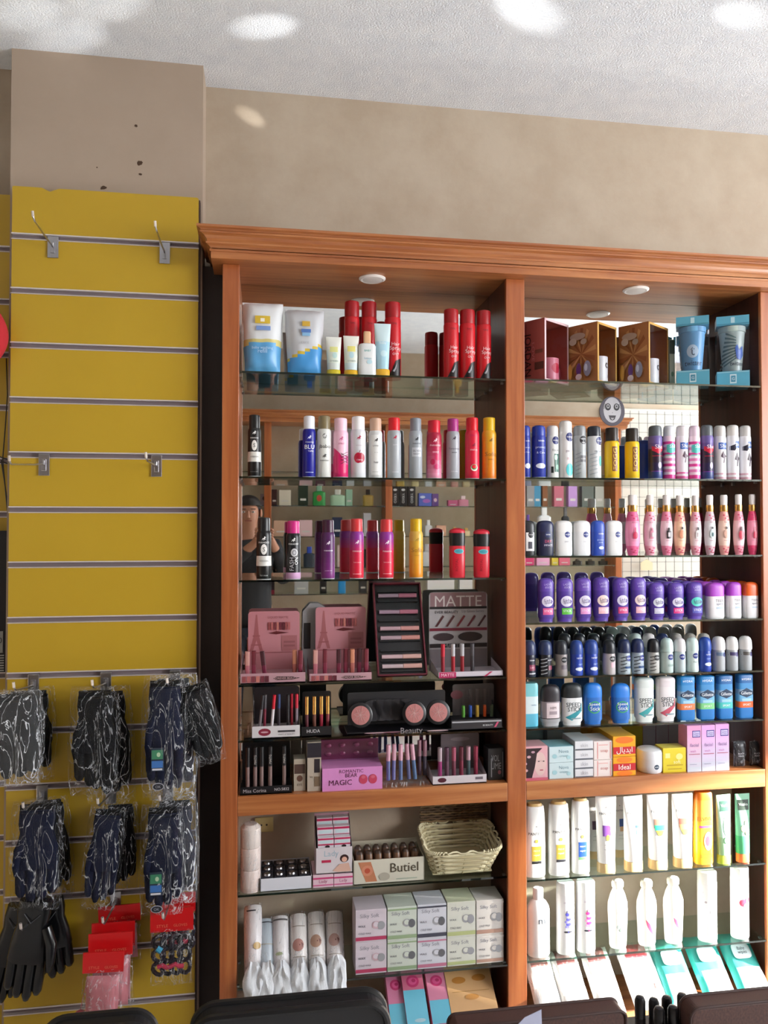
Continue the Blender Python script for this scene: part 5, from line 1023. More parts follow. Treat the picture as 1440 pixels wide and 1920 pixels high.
lean(871, 1858, 88, 'wide tan carton with orange leaf print at the bottom of the left bay', '#c89c6c', [('e', -.22, .7, .3, .12, '#b07430'), ('e', .22, .72, .3, .12, '#b07430'), ('r', 0, .5, .8, .01, '#a07840'), ('e', 0, .4, .3, .1, '#b88040')], L=.16)
# ---------------------------------------------------------------- make-up displays, left bay
BLK = '#141316'
def pen(pos, r, h, label, parts, group, tilt=(0, 0), cat='make-up', name='lipstick_pen', square=False, ds=()):
    """parts: (part, [(z0, z1, colour)...], radius factor)"""
    t = thing(name, label, cat, pos, (tilt[0], tilt[1], 0), group)
    for i, (pn, bands, f) in enumerate(parts):
        rings = []
        for a, b, c in bands: rings += [(r*f, r*f, a*h+.0002, c), (r*f, r*f, b*h, c)]
        rings += [(r*f*.8, r*f*.8, bands[-1][1]*h+.0006, bands[-1][2])]
        m = MB().loft(rings, 5 if square else 2, 16)
        if i == 0 and ds: decos(m, lambda x, z: -math.sqrt(max((r*f)**2-x*x, 1e-8)), 2*r, h, ds)
        m.build(pn, t, True)
    return t
def counter_display(row, vfront, Z, label, base, back, bds, fds, Yf=2.212, d=.11, vback=None, backrow=None, side=True, lean=.03, name='counter_display'):
    x0 = XU(row[0], Yf); x1 = XU(row[1], Yf); w = x1-x0; uc = (row[0]+row[1])/2; hf = at(uc, vfront, Yf).z-Z
    t = thing(name, label, 'display stand', ((x0+x1)/2, Yf+d/2, Z))
    b = MB().box(-w/2, w/2, -d/2, d/2, 0, .003, base); b.box(-w/2, w/2, -d/2, -d/2+.0015, 0, hf, base)
    if side:
        for s in (-1, 1): b.add([(s*w/2, -d/2, 0), (s*w/2, d/2, 0), (s*w/2, d/2, hf*2.2), (s*w/2, -d/2, hf)], [(0, 1, 2, 3)], base)
    b.box(-w/2+.002, w/2-.002, -d/2+.0016, d/2-.005, hf*.55, hf*.62, base)
    decos(b, lambda a, c: -d/2, w, hf, fds); b.build('tray', t)
    if backrow:
        yb = d/2-.004; Yb = Yf+d-.004; a0 = XU(backrow[0], Yb)-t.location.x; a1 = XU(backrow[1], Yb)-t.location.x
        hb = at((backrow[0]+backrow[1])/2, backrow[2], Yb).z-Z; c = MB(); wb = a1-a0; r = min(wb, hb)*.05
        o = [(-wb/2, 0), (wb/2, 0), (wb/2, hb-r), (wb/2-r*.4, hb-r*.3), (wb/2-r*1.2, hb), (-wb/2+r*1.2, hb), (-wb/2+r*.4, hb-r*.3), (-wb/2, hb-r)]
        c.prism(o, -.001, .001, back); decos(c, lambda a, z: -.001, wb, hb, bds)
        c.build('back_card', t, loc=((a0+a1)/2, yb, 0))
    return t, w, hf
Z = 1.059
PINK = '#b87c84'
def eiffel(x):
    return [('p', [(x-.012, .95), (x+.012, .95), (x+.05, .62), (x+.13, .38), (x+.07, .38), (x, .55), (x-.07, .38), (x-.13, .38), (x-.05, .62)], '#9c5c60'), ('r', x, .62, .14, .02, '#945458'), ('r', x, .48, .2, .02, '#945458')]
shades = lambda x0, x1, z, hh, cs, n: [('r', x0+(x1-x0)*(i+.5)/n, z, (x1-x0)/n*.82, hh, cs[i % len(cs)]) for i in range(n)]
LIPS = ['#8c4648', '#a85c5c', '#7a3840', '#b46c64', '#6c2c38', '#58202c']
for rw, br, lb, shp in (((452, 573), (466, 562, 1146), 'dusty pink lip gloss display with a lattice tower drawing, left one', 0), ((581, 697), (592, 686, 1138), 'dusty pink lip gloss display with a lattice tower drawing, right one', 1)):
    t, w, hf = counter_display(rw, 1262, Z, lb, '#b08890', PINK, eiffel(-.34)+[('r', .3, .50, .30, .24, '#a06468'), ('r', .3, .52, .22, .03, '#8c5458'), ('r', .3, .46, .22, .03, '#8c5458'), ('p', [(-.1, .66), (.05, .69), (.3, .665), (.05, .64)], '#5c2024'), ('t', 'LIQUID MATTE', .08, .90, .4, '#945458'), ('r', 0, .36, .9, .012, '#945458')]+shades(-.12, .32, .77, .12, LIPS, 8),
        [('p', [(-.0, .48), (.06, .66), (.3, .62), (.42, .48), (.3, .32), (.06, .30)], '#2a1418'), ('t', 'FOREVER BEAUTY', .2, .48, .36, '#c8a0a4')]+shades(-.48, -.06, .45, .6, LIPS, 6), backrow=br, d=.125)
    sp = [(-.40, 0), (-.30, 1), (-.12, 2), (.34, 3), (.43, 1)] if shp == 0 else [(-.40, 0), (-.24, 1), (-.02, 2), (.1, 1), (.2, 3), (.32, 2), (.43, 1)]
    for k, (fx, j) in enumerate(sp):
        cc = [('#c08c84', '#a8606c'), ('#6c2430', '#7a2c40'), ('#401820', '#6a2038'), ('#c07c60', '#a05850')][j]
        pen((t.location.x+w*fx, t.location.y-.035+.008*(k % 2), Z+.010), .0062, .078, 'square-capped liquid lip colour in the %s pink display, %s from the left' % (['left', 'right'][shp], wd[k]), [('gloss_tube', [(0, .5, cc[1])], 1), ('cap', [(.5, 1., cc[0])], 1.05)], 'lip colours in the pink displays', tilt=(.06, (-.12 if shp == 0 and k == 2 else 0)), square=True, name='lip_gloss')
# white plastic heart card between the two
t = thing('display_header', 'pale grey rounded header card between the pink displays', 'display card', (XU(585, 2.352), 2.352, Z))
hh = at(585, 1131, 2.352).z-Z; MB().prism([(-.03, 0), (.045, 0), (.045, hh*.93), (.02, hh), (-.005, hh), (-.028, hh*.88)], 0, .0015, '#8f8c8e').build('card', t)
MB().box(-.024, -.004, -.0015, 0, hh*.35, hh*.72, '#19181b').build('dark_print', t)
# tall black palette tray of lip gloss pairs
Yf = 2.222; x0 = XU(709, Yf); x1 = XU(799, Yf+.02); w = x1-x0; H = at(752, 1092, 2.30).z-Z-.012
t = thing('gloss_palette', 'tall black tray with maroon rim holding nude lip glosses in rows', 'display stand', ((x0+x1)/2, 2.238, Z+.004), (math.radians(-22), 0, 0))
H /= math.cos(math.radians(22))
b = MB().box(-w/2+.002, w/2-.002, -.001, .006, 0, H, BLK); b.build('tray', t)
b = MB()
for q in ((-w/2, -w/2+.004, 0, H), (w/2-.004, w/2, 0, H), (-w/2, w/2, 0, .004), (-w/2, w/2, H-.004, H)): b.box(q[0], q[1], -.016, .006, q[2], q[3], '#5c1424')
b.build('rim', t)
b = MB()
for i in range(9): b.box(-w*.42, w*.42, -.009, -.001, .012+H*.107*i, .012+H*.107*i+.006, '#0c0b0d')
b.build('ribs', t)
for i, f in enumerate((.10, .20, .40, .50, .68, .86)):
    c = ['#b4a0a4', '#b89ca0', '#a08890', '#ac8c94', '#8c7484', '#84707c'][i]; c2 = ['#bc9088', '#bc948c', '#b47c74', '#b4807c', '#985c6c', '#8c5464'][i]
    z = H*f; ct, st = math.cos(math.radians(22)), math.sin(math.radians(22))
    p = Vector((t.location.x-w*.40, 2.238-.010*ct+z*st, Z+.004+z*ct+.010*st))
    g = thing('lip_gloss', 'nude lip gloss lying across the black tray, %s from the bottom' % wd[i], 'make-up', p, (0, PI/2, 0), 'lip glosses across the black tray')
    MB().loft([(.006, .006, 0, c), (.006, .006, w*.42, c)], 3, 16).build('gloss_tube', g, True)
    MB().loft([(.0066, .0066, w*.425, c2), (.0066, .0066, w*.80, c2)], 3, 16).build('cap', g, True)
# matte display
t, w, hf = counter_display((822, 942), 1259, Z, 'white and black liquid lipstick display with MATTE header and pen pictures', '#c4bcc4', '#a8a4a6',
    [('r', 0, .90, .96, .19, '#8c6c70'), ('t', 'MATTE', 0, .885, .80, '#cfc6c4'), ('r', 0, .80, .98, .03, '#161418'), ('t', 'EVER BEAUTY', -.2, .745, .40, '#26222a'), ('t', 'Lip Gloss Series', .25, .75, .38, '#6a666c')]
    +[('p', [(-.40+.18*i, .56), (-.36+.18*i, .56), (-.24+.18*i, .69), (-.27+.18*i, .705)], ['#4c2024', '#54262a', '#7c2c34', '#6a2c34', '#38181c'][i]) for i in range(5)]
    +[('r', 0, .525, .98, .035, '#701c30'), ('e', -.25, .43, .34, .1, '#3a2c30'), ('e', .2, .43, .42, .12, '#241c20'), ('r', 0, .32, .98, .05, '#1c1a1e'), ('t', 'MATTE', -.1, .32, .3, '#8c8888'), ('r', 0, .15, .98, .25, '#7c7478')],
    [('r', -.36, .5, .26, .95, '#b02c5c'), ('t', 'MATTE', -.36, .5, .2, '#e8c8d4'), ('p', [(.2, .1), (.24, .1), (.34, .9), (.30, .9)], '#a82850')], backrow=(804, 913, 1110), d=.12)
for k, (u, c1, c2, sw) in enumerate(((830, '#c01c34', '#8c1428', 1.15), (849, '#b8b4b8', '#a01828', 1.1), (866, '#b4b0b4', '#8c1824', 1.1), (885, '#4c484c', '#383438', 1))):
    Yp = 2.245; pen((XU(u, Yp), Yp, Z+.012), .0058, .082, ['bright red lip tube, first in the MATTE display', 'white-capped red lip tube, left of two in the MATTE display', 'white-capped red lip tube, right of two in the MATTE display', 'dark grey lip tube, last in the MATTE display'][k], [('gloss_tube', [(0, .56, c2)], 1), ('cap', [(.56, 1, c1)], 1.06)], 'tubes in the MATTE display', name='lip_gloss')
# fifth shelf: pens, gold lipsticks, blush compacts, clear pens
Z = .904
t, w, hf = counter_display((474, 563), 1361, Z, 'white-fronted lip pencil display with red lips mark and clear back', '#c9c4c6', '#2c262a', [], [('e', -.24, .52, .26, .60, '#7c1c34'), ('e', -.24, .52, .16, .14, '#c89ca4'), ('r', .22, .55, .36, .16, '#3c383c'), ('t', 'MAKE UP BEAUTY', .22, .30, .34, '#26242a')], d=.09, backrow=(478, 562, 1287))
for k, (u, c1, c2, tl) in enumerate(((487, '#2a282c', '#70686c', .10), (497, '#4c484c', '#742034', .02), (510, '#c81c30', '#d4ccd0', .08), (524, '#30406c', '#342c34', .0), (541, '#1c1a1e', '#282428', .0), (548, '#b81c34', '#8c1c2c', -.0), (557, '#c02038', '#7c6c78', .0))):
    Yp = 2.238+.006*(k % 2); pen((XU(u, Yp), Yp, Z+.012), .0042, .105, 'slim lip pencil in the white-fronted display, %s from the left' % wd[k], [('barrel', [(0, .62, c2)], 1), ('cap', [(.62, 1, c1)], 1.1)], 'pencils in the white-fronted display', tilt=(0, tl))
t, w, hf = counter_display((566, 622), 1362, Z, 'black display with white lettering and gold-capped lipsticks', BLK, BLK, [], [('t', 'HUDA', -.1, .55, .44, '#c8c4c8')], d=.08, backrow=(568, 621, 1296))
for k, u in enumerate((576, 590, 603, 615)):
    Yp = 2.24; pen((XU(u, Yp), Yp, Z+.01), .0056, .098, 'gold-capped lipstick in the black display, %s from the left' % wd[k], [('gloss_tube', [(0, .12, '#3a2024'), (.12, .48, ['#5c2830', '#6c4034', '#8c1c30', '#7c3038'][k])], .92), ('cap', [(.48, .55, GOLD), (.55, 1, GOLD)], 1)], 'gold-capped lipsticks', name='lipstick')
t, w, hf = counter_display((652, 856), 1370, Z, 'long black blush display with pink palettes printed on its front edge', '#17151a', '#3c3a3c', [], [('e', -.24, .5, .22, .6, '#a4848c'), ('e', -.10, .55, .16, .55, '#8c5c68'), ('e', .32, .45, .2, .6, '#b89ca0'), ('t', 'Beauty', .08, .6, .2, '#8c8488')], d=.10, backrow=(652, 834, 1296), side=False)
for k, (u, v) in enumerate(((676, 1342), (777, 1338), (822, 1336))):
    p = at(u, v, 2.228); c = thing('blush_compact', 'round pink blush compact standing in the long black display, %s' % ['left', 'middle', 'right'][k], 'make-up', (p.x, p.y, p.z-.030), (0, 0, 0), 'pink blush compacts')
    Mx = Matrix.Translation((0, .006, .030)) @ Matrix.Rotation(PI/2-.15, 4, 'X')
    MB().loft([(.034, .034, -.006, '#121013'), (.036, .036, -.003, '#121013'), (.036, .036, .004, '#121013'), (.032, .032, .006, '#121013')], 2, 40, M=Mx).build('case', c, True)
    q = MB(); q.loft([(.027, .027, .0062, '#a86a68'), (.027, .027, .0068, '#b07270'), (.025, .025, .0072, '#b07270')], 2, 40, M=Mx)
    for j in range(7):
        a = j*.9; q.tube([Mx @ Vector((.022*math.cos(a)*s, .022*math.sin(a)*s+.004*math.sin(s*5), .0074)) for s in (-.9, -.4, .1, .5, .9)], .0007, '#c09490', 5)
    q.build('blush_powder', c, True)
for k in range(14):
    p = at(700+5*k, 1345, 2.25); c = thing('closed_compact', 'thin black closed compact in the row between the pink blushes', 'make-up', (p.x, 2.262, Z+.024), (0, 0, 0), 'closed black compacts')
    Mx = Matrix.Translation((0, 0, .032)) @ Matrix.Rotation(PI/2, 4, 'Y') @ Matrix.Rotation(.3, 4, 'X')
    MB().loft([(.031, .031, -.0028, '#18161a'), (.032, .032, 0, '#2a282c'), (.031, .031, .0028, '#18161a')], 2, 28, M=Matrix.Translation((0, .0, .032)) @ Matrix.Rotation(PI/2-.3, 4, 'X') @ Matrix.Translation((0, 0, -.003*(k % 3)))).build('case', c, True)
t, w, hf = counter_display((846, 940), 1349, Z, 'dark display of clear pens with coloured tips at the right end', '#2a282c', '#6c6668', [('e', -.40, .72, .3, .24, '#8c5460')], [('r', 0, .8, .98, .14, '#a4a4a8'), ('t', 'BE BEAUTY', .22, .42, .2, '#d8d8d8'), ('p', [(.34, .2), (.38, .2), (.44, .7), (.40, .7)], '#c04c70')], d=.11, backrow=(848, 925, 1282))
for k, (u, c) in enumerate(((868, '#5c9c3c'), (881, '#2c50a0'), (894, '#c8a03c'), (908, '#c04c1c'), (921, '#4c5c44'))):
    Yp = 2.262; pen((XU(u, Yp), Yp, Z+.026), .0052, .082, 'clear pen with %s tip' % ['green', 'blue', 'yellow', 'orange', 'dark green'][k], [('barrel', [(0, .42, c)], 1), ('cap', [(.42, 1, CLEAR)], 1.05)], 'clear pens with coloured tips')
# wooden shelf
Z = .7475
t, w, hf = counter_display((452, 549), 1474, Z, 'black mascara display numbered NO.5832 at the far left of the wooden shelf', BLK, BLK, [], [('t', 'Miss Corina', -.22, .5, .44, '#b8b0b4'), ('t', 'NO.5832', .30, .55, .28, '#cfcacc')], d=.10, backrow=(456, 545, 1388))
for k, u in enumerate((466, 480, 492, 508, 534)):
    Yp = 2.238; pen((XU(u, Yp), Yp, Z+.012), .0062, .115, 'bronze mascara tube with black cap, %s from the left' % wd[k], [('barrel', [(0, .52, '#7c6460')], .9), ('cap', [(.52, 1, '#121014')], 1)], 'mascara tubes in the black display', name='mascara', ds=())
    if k in (1, 3, 4):
        q = MB(); decos(q, lambda x, z: -.0064, .0124, .115, [('t', 'MAITG', 0, .70, .22, '#c8c0bc', 1)]); o = q.build('cap_print', C_root := [o for o in D.objects if o.name.startswith('mascara')][-1])
carton((552, 574, 1424), Z, 'small cream carton with brown eye print beside the mascara display', '#a89c8c', [('r', 0, .7, .9, .3, '#4c3830'), ('e', 0, .4, .5, .2, '#5c4034'), ('t', 'EYE', 0, .2, .4, '#4c4038')], Yf=2.225, d=.05)
carton((577, 603, 1392), Z, 'taller cream and black make-up carton beside the pink box', '#ac9f90', [('r', 0, .84, 1, .30, '#26222a'), ('r', .2, .52, .4, .28, '#2c2428'), ('r', .2, .2, .4, .2, '#74604c'), ('t', 'kit', -.2, .3, .2, '#5c5048')], Yf=2.216, d=.05)
# pink sponge box
Yf = 2.209; x0 = XU(605, Yf); x1 = XU(717, Yf); w = x1-x0; hf = at(660, 1439, Yf).z-Z; hb = at(655, 1387, Yf+.08).z-Z; d = .09
t = thing('sponge_box', 'bright pink sponge box with raised clear purple lid', 'box', ((x0+x1)/2, Yf+d/2, Z))
b = MB().box(-w/2, w/2, -d/2, d/2, 0, hf, '#cc84bc'); decos(b, lambda x, z: -d/2, w, hf, [('t', 'ROMANTIC', -.02, .84, .40, '#50203c'), ('t', 'BEAR', -.02, .66, .20, '#50203c'), ('t', 'MAGIC', -.20, .36, .38, '#50203c'), ('e', .18, .46, .14, .42, '#b83c58'), ('e', .34, .46, .14, .42, '#b83c58'), ('e', .18, .56, .07, .15, '#c45c74'), ('e', .34, .56, .07, .15, '#c45c74')]); b.build('carton_body', t, bevel=.0008)
b = MB().prism([(-w/2, hf), (w/2, hf), (w/2, hb), (-w/2, hb)], d/2-.004, d/2-.002, '#6c2848')
b.build('raised_lid', t)
b = MB()
for i in range(4):
    for j in range(2): b.loft([(.009, .006, 0, '#7c2c50'), (.009, .006, .003, '#8c3c60'), (.004, .003, .006, '#8c3c60')], 2, 14, M=Matrix.Translation((-w*.36+w*.24*i, d/2-.004, hf+(hb-hf)*(.3+.42*j))) @ Matrix.Rotation(PI/2, 4, 'X'))
b.build('sponge_tray', t, True)
MB().prism([(-w/2, hf), (w/2, hf), (w/2, hb-.002), (-w/2, hb-.002)], d/2-.02, d/2-.0192, CLEAR).build('clear_cover', t)
# lip oils in a clear pack
t, w, hf = counter_display((719, 805), 1466, Z, 'clear crumpled tray holding pink-capped blue lip oils', FILM, FILM, [], [], d=.08, side=False, name='clear_tray')
for k, (u, tl) in enumerate(((728, .0), (739, .02), (751, .0), (763, -.06), (772, -.10), (786, .0), (796, .0))):
    Yp = 2.236+.004*(k % 2)+(.03 if k > 4 else 0); pen((XU(u, Yp)-tl*.1, Yp, Z+.014), .0062, .103, 'lip oil with pink cap in the clear tray, %s from the left' % wd[k], [('gloss_tube', [(0, .55, ['#5c6490', '#6c6c9c', '#586890', '#60648c', '#50688c', '#5c4858', '#4c4450'][k])], .92), ('cap', [(.55, 1, '#c898a8' if k < 5 else '#a07480')], 1)], 'lip oils in the clear tray', tilt=(0, tl), name='lip_oil')
t, w, hf = counter_display((811, 911), 1454, Z, 'white-fronted lip gloss display with dark lips mark on the wooden shelf', '#c6bfc4', '#74686c', [('e', 0, .85, .5, .1, '#8c8084')], [('e', -.33, .55, .16, .55, '#4c1c2c'), ('r', .36, .6, .14, .3, '#6a6068')], d=.10, backrow=(826, 897, 1374))
for k, (u, c1, c2) in enumerate(((824, '#a8949c', '#8c2c64'), (837, '#4c2c40', '#5c3c4c'), (850, '#a04c64', '#6c3444'), (864, '#5c2030', '#74283c'), (877, '#b48c98', '#3c4c50'), (891, '#8c2c44', '#7c2038'))):
    Yp = 2.242; pen((XU(u, Yp), Yp, Z+.012), .0066, .088, 'lip gloss tube in the white-fronted display on the wooden shelf, %s from the left' % wd[k], [('gloss_tube', [(0, .55, c2)], .94), ('cap', [(.55, 1, c1)], 1)], 'tubes in the white-fronted display', name='lip_gloss')
carton((914, 944, 1404), Z, 'black carton with white scribble print at the right end of the wooden shelf', '#1b1a1d', [('t', 'VOL', -.05, .7, .5, '#8c8c90', 0, .2), ('t', 'UME', .0, .45, .6, '#8c8c90', 0, .2), ('e', .2, .25, .2, .14, '#8c4c54'), ('r', -.3, .4, .06, .6, '#7c7c80'), ('r', .4, .5, .04, .8, '#7c7c80')], Yf=2.23, d=.05)

# ---------------------------------------------------------------- gloves and other packs on the slat wall
def glove_mesh(w, h, t, col, s=1, thumb=False):
    """hand-down glove: cuff, palm, four fingers, thumb; z from 0 (cuff top) downwards"""
    m = MB(); ch = h*.22; ph = h*.36
    m.loft([(w*.40, t*.5, 0, col), (w*.42, t*.5, -ch*.5, col), (w*.38, t*.48, -ch, col), (w*.46, t*.5, -ch-ph*.4, col), (w*.5, t*.5, -ch-ph*.9, col), (w*.47, t*.42, -ch-ph, col)], 2.8, 24)
    for i, L in enumerate((.30, .37, .40, .34)):
        cx = (-.36+.24*i)*w*s; r = w*.135; z0 = -ch-ph*.9
        m.loft([(r*.9, t*.36, z0, col), (r, t*.38, z0-h*L*.5, col), (r*.92, t*.34, z0-h*L*.85, col), (r*.5, t*.2, z0-h*L*.97, col), (r*.1, t*.05, z0-h*L, col)], 2.2, 14, c=(cx, 0))
    tk = 1. if thumb else .72
    m.tube([Vector((w*.36*s*tk, -t*.1, -ch*1.1)), Vector((w*.56*s*tk, -t*.3, -ch-ph*.45)), Vector((w*.62*s*tk, -t*.45, -ch-ph*.9)), Vector((w*.60*s*tk, -t*.45, -ch-ph*1.15))], [w*.14*tk, w*.15*tk, w*.12*tk, w*.05], col, 12)
    return m
KN = C('#101012', .85, 0., Specular_IOR_Level=.12); NAVY = C('#12162a', .85, 0., Specular_IOR_Level=.12)
def glove_pack(u0, u1, v0, v1, Y, label, col, grp, seed=0, rz=0., ry=0., tagged=False, haze_glint=FILM):
    a = at(u0, v0, Y); b = at(u1, v1, Y); w = abs(b.x-a.x); h = abs(a.z-b.z); top = Vector(((a.x+b.x)/2, Y, a.z))
    t = thing('glove_pack', label, 'glove pack', top, (0, ry, rz), grp)
    g = glove_mesh(w*.80, h*.88, .034, col); o = g.build('glove', t, True, loc=(0, .006, -h*.09))
    g = glove_mesh(w*.78, h*.86, .030, col, -1); o = g.build('glove', t, True, loc=(.004, -.014, -h*.10))
    f = MB().pillow(w, h, .078, haze_glint, 18, 26, .008, seed, shape=lambda v: .88+.12*math.sin(PI*v), p=.45, M=Matrix.Translation((0, -.003, -h)))
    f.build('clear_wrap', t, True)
    MB().box(-w*.30, w*.30, -.004, .003, -h*.11, -h*.04, KN).build('hang_card', t)
    if tagged:
        q = MB().box(-.016, .016, -.0015, .0, -.03, .03, '#243040'); decos(q, lambda x, z: -.0016, .032, .06, [('r', 0, .22, .9, .40, '#3c7c5c'), ('r', 0, -.20, .9, .30, '#3c6cac'), ('e', .1, .22, .3, .2, '#a8c0a0'), ('r', 0, -.42, .8, .08, '#c8c8d0')]); q.build('paper_tag', t, loc=(-w*.10, -.040, -h*.66))
        q = MB(); q.d_ell(lambda x, z: 0, 0, 0, .030, .020, '#a4a4ac', 0); q.d_ell(lambda x, z: 0, 0, 0, .026, .016, '#22242c', .0004); q.d_text(lambda x, z: 0, 'OK', 0, 0, .014, '#a4a4ac', .0008); q.build('size_mark', t, loc=(-w*.08, -.042, -h*.88))
    return t
def plain_hook(u, slot, label):
    return hook(u, 0, SLOTS[slot], (0, .02, .15), label)
gg = 'black gloves in clear wrap'
for u, s_, lb in ((66, 8, 'steel hook carrying the left column of glove packs, upper row'), (201, 8, 'steel hook carrying the middle glove pack, upper row'), (330, 8, 'steel hook carrying the right glove packs, upper row'), (84, 10, 'steel hook carrying the left glove pack, middle row'), (212, 10, 'steel hook carrying the middle glove pack, middle row'), (318, 10, 'steel hook carrying the right glove pack, middle row'), (82, 12, 'steel hook carrying the shiny black gloves'), (222, 12, 'steel hook carrying the red-topped packs'), (325, 12, 'steel hook carrying the single red-topped pack on the right')):
    plain_hook(u, s_, lb)
glove_pack(-34, 84, 1296, 1470, 2.17, 'dark glove pack cut by the left photo edge, front one of the upper row', KN, gg, 1, haze_glint=MILK)
glove_pack(0, 106, 1290, 1462, 2.222, 'dark glove pack behind the cut-off one at the left edge, upper row', KN, gg, 2, .1)
glove_pack(128, 226, 1288, 1486, 2.16, 'flat black glove pack in the middle of the upper row, front one', KN, gg, 3)
glove_pack(150, 248, 1290, 1502, 2.215, 'black glove pack just behind the middle one of the upper row', KN, gg, 4, ry=-.05)
glove_pack(264, 352, 1268, 1490, 2.14, 'glove pack with small green and blue tag, upper right', NAVY, gg, 5, tagged=True)
glove_pack(276, 372, 1264, 1496, 2.20, 'hazy glove pack behind the tagged one, upper right', NAVY, gg, 6, haze_glint=MILK)
glove_pack(322, 392, 1280, 1436, 2.165, 'glove pack swung out to the right over the cabinet side, upper right', KN, gg, 7, ry=-.26)
glove_pack(18, 118, 1502, 1702, 2.17, 'bluish glove pack in the middle row at left', NAVY, gg, 8, haze_glint=FILM)
glove_pack(40, 130, 1496, 1680, 2.222, 'dark glove pack behind the bluish one, middle row', KN, gg, 9, ry=-.08)
glove_pack(166, 240, 1512, 1702, 2.16, 'narrow pointed glove pack in the middle of the middle row', NAVY, gg, 10, ry=.1)
glove_pack(188, 262, 1504, 1664, 2.215, 'black glove pack behind the narrow pointed one', KN, gg, 11)
glove_pack(262, 348, 1508, 1712, 2.14, 'navy glove pack with green and blue tag in the middle row at right', NAVY, gg, 12, tagged=True)
glove_pack(280, 374, 1496, 1690, 2.20, 'hazy glove pack behind the tagged one in the middle row at right', NAVY, gg, 13, haze_glint=MILK)
# shiny black gloves, lower left
LEA = C('#101012', .22)
for (u0, u1, v0, v1, Y, ry, s, lb) in ((26, 108, 1690, 1884, 2.16, .14, 1, 'shiny black leather glove hanging lowest at left'), (52, 128, 1688, 1840, 2.215, -.12, -1, 'shiny black leather glove behind the lowest one'), (6, 70, 1700, 1888, 2.235, .22, 1, 'shiny bluish black leather glove at the left edge of the panel')):
    a = at(u0, v0, Y); b = at(u1, v1, Y); t = thing('leather_glove', lb, 'glove', ((a.x+b.x)/2, Y, a.z), (0, ry, 0), 'shiny black gloves')
    glove_mesh((b.x-a.x)*.9, a.z-b.z, .034, LEA, s, True).build('glove_body', t, True)
    MB().tube([(-.02, -.018, -.03), (0, -.024, -.05), (.02, -.018, -.03)], .0012, '#44444a', 6).build('plastic_tie', t, True)
# red-topped packs with hair ties / children's gloves
def red_pack(u0, u1, v0, v1, Y, label, inner, seed, ry=0.):
    a = at(u0, v0, Y); b = at(u1, v1, Y); w = b.x-a.x; h = a.z-b.z
    t = thing('red_header_pack', label, 'hanging pack', ((a.x+b.x)/2, Y, a.z), (0, ry, 0), 'red-topped hanging packs')
    q = MB().box(-w/2, w/2, -.002, .002, -h*.30, 0, '#c41014'); decos(q, lambda x, z: -.0022, w, h, [('t', 'STYLE', -.22, -.22, .26, '#e07058'), ('t', 'GLOVES', .2, -.22, .32, '#e07058')]); q.build('header_card', t, bevel=.0005)
    f = MB().pillow(w*.98, h*.74, .055, FILM, 12, 18, .006, seed, p=.45, M=Matrix.Translation((0, 0, -h))); f.build('clear_wrap', t, True)
    if inner == 'pink':
        m = MB().pillow(w*.80, h*.60, .040, '#b87078', 10, 14, .003, seed+1, p=.5, M=Matrix.Translation((0, 0, -h*.95)), band=lambda u, v: ('#2c2226' if .30 < v < .52 and int(v*26) % 2 else '#b87078')); m.build('knitted_gloves', t, True)
    else:
        m = MB(); random.seed(seed)
        for i in range(4):
            for j in range(3):
                cc = Vector((w*(-.30+.2*i), -.006, -h*(.42+.17*j)))
                m.tube([cc+Vector((.015*math.cos(k*PI/5), .004*math.sin(k*PI/5*2), .017*math.sin(k*PI/5))) for k in range(11)], .0058, ['#141218', '#1c1a26', '#241c24'][(i+j) % 3], 8)
        m.tube([Vector((w*(-.30+.1*k), -.022, -h*.70+.004*math.sin(k*2))) for k in range(7)], .006, '#a83048', 8)
        m.tube([Vector((w*(-.32), -.02, -h*.46)), Vector((w*-.22, -.022, -h*.50))], .008, '#3c8cac', 8)
        m.build('hair_ties', t, True)
    return t
red_pack(184, 262, 1700, 1800, 2.235, 'dark red header pack at the back of the red-topped group', 'pink', 3, -.04)
red_pack(172, 252, 1732, 1880, 2.205, 'red-topped pack in the middle of its group', 'pink', 4)
red_pack(166, 248, 1752, 1890, 2.175, 'red-topped pack second from the front', 'pink', 5)
red_pack(156, 232, 1788, 1908, 2.14, 'front red-topped pack with pink striped knit gloves', 'pink', 6, .03)
red_pack(304, 366, 1676, 1790, 2.225, 'red-topped pack behind the hair tie pack', 'ties', 8)
red_pack(282, 362, 1706, 1842, 2.18, 'red-topped pack of black hair ties under the navy gloves', 'ties', 9)
p = at(150, 1908, 2.16); t = thing('pompom', 'small pink pompom showing at the bottom beside the red-topped packs', 'pompom', (p.x, p.y, p.z-.015))
m = MB().loft([(.017*math.sin(PI*k/8)+.0005, .017*math.sin(PI*k/8)+.0005, .017-.017*math.cos(PI*k/8), '#c06470') for k in range(9)], 2, 20); m.build('pompom_ball', t, True)
MB().tube([(0, 0, .033), (.01, .03, .09), (.012, .09, .14)], .001, '#c06470', 6).build('cord', t, True)
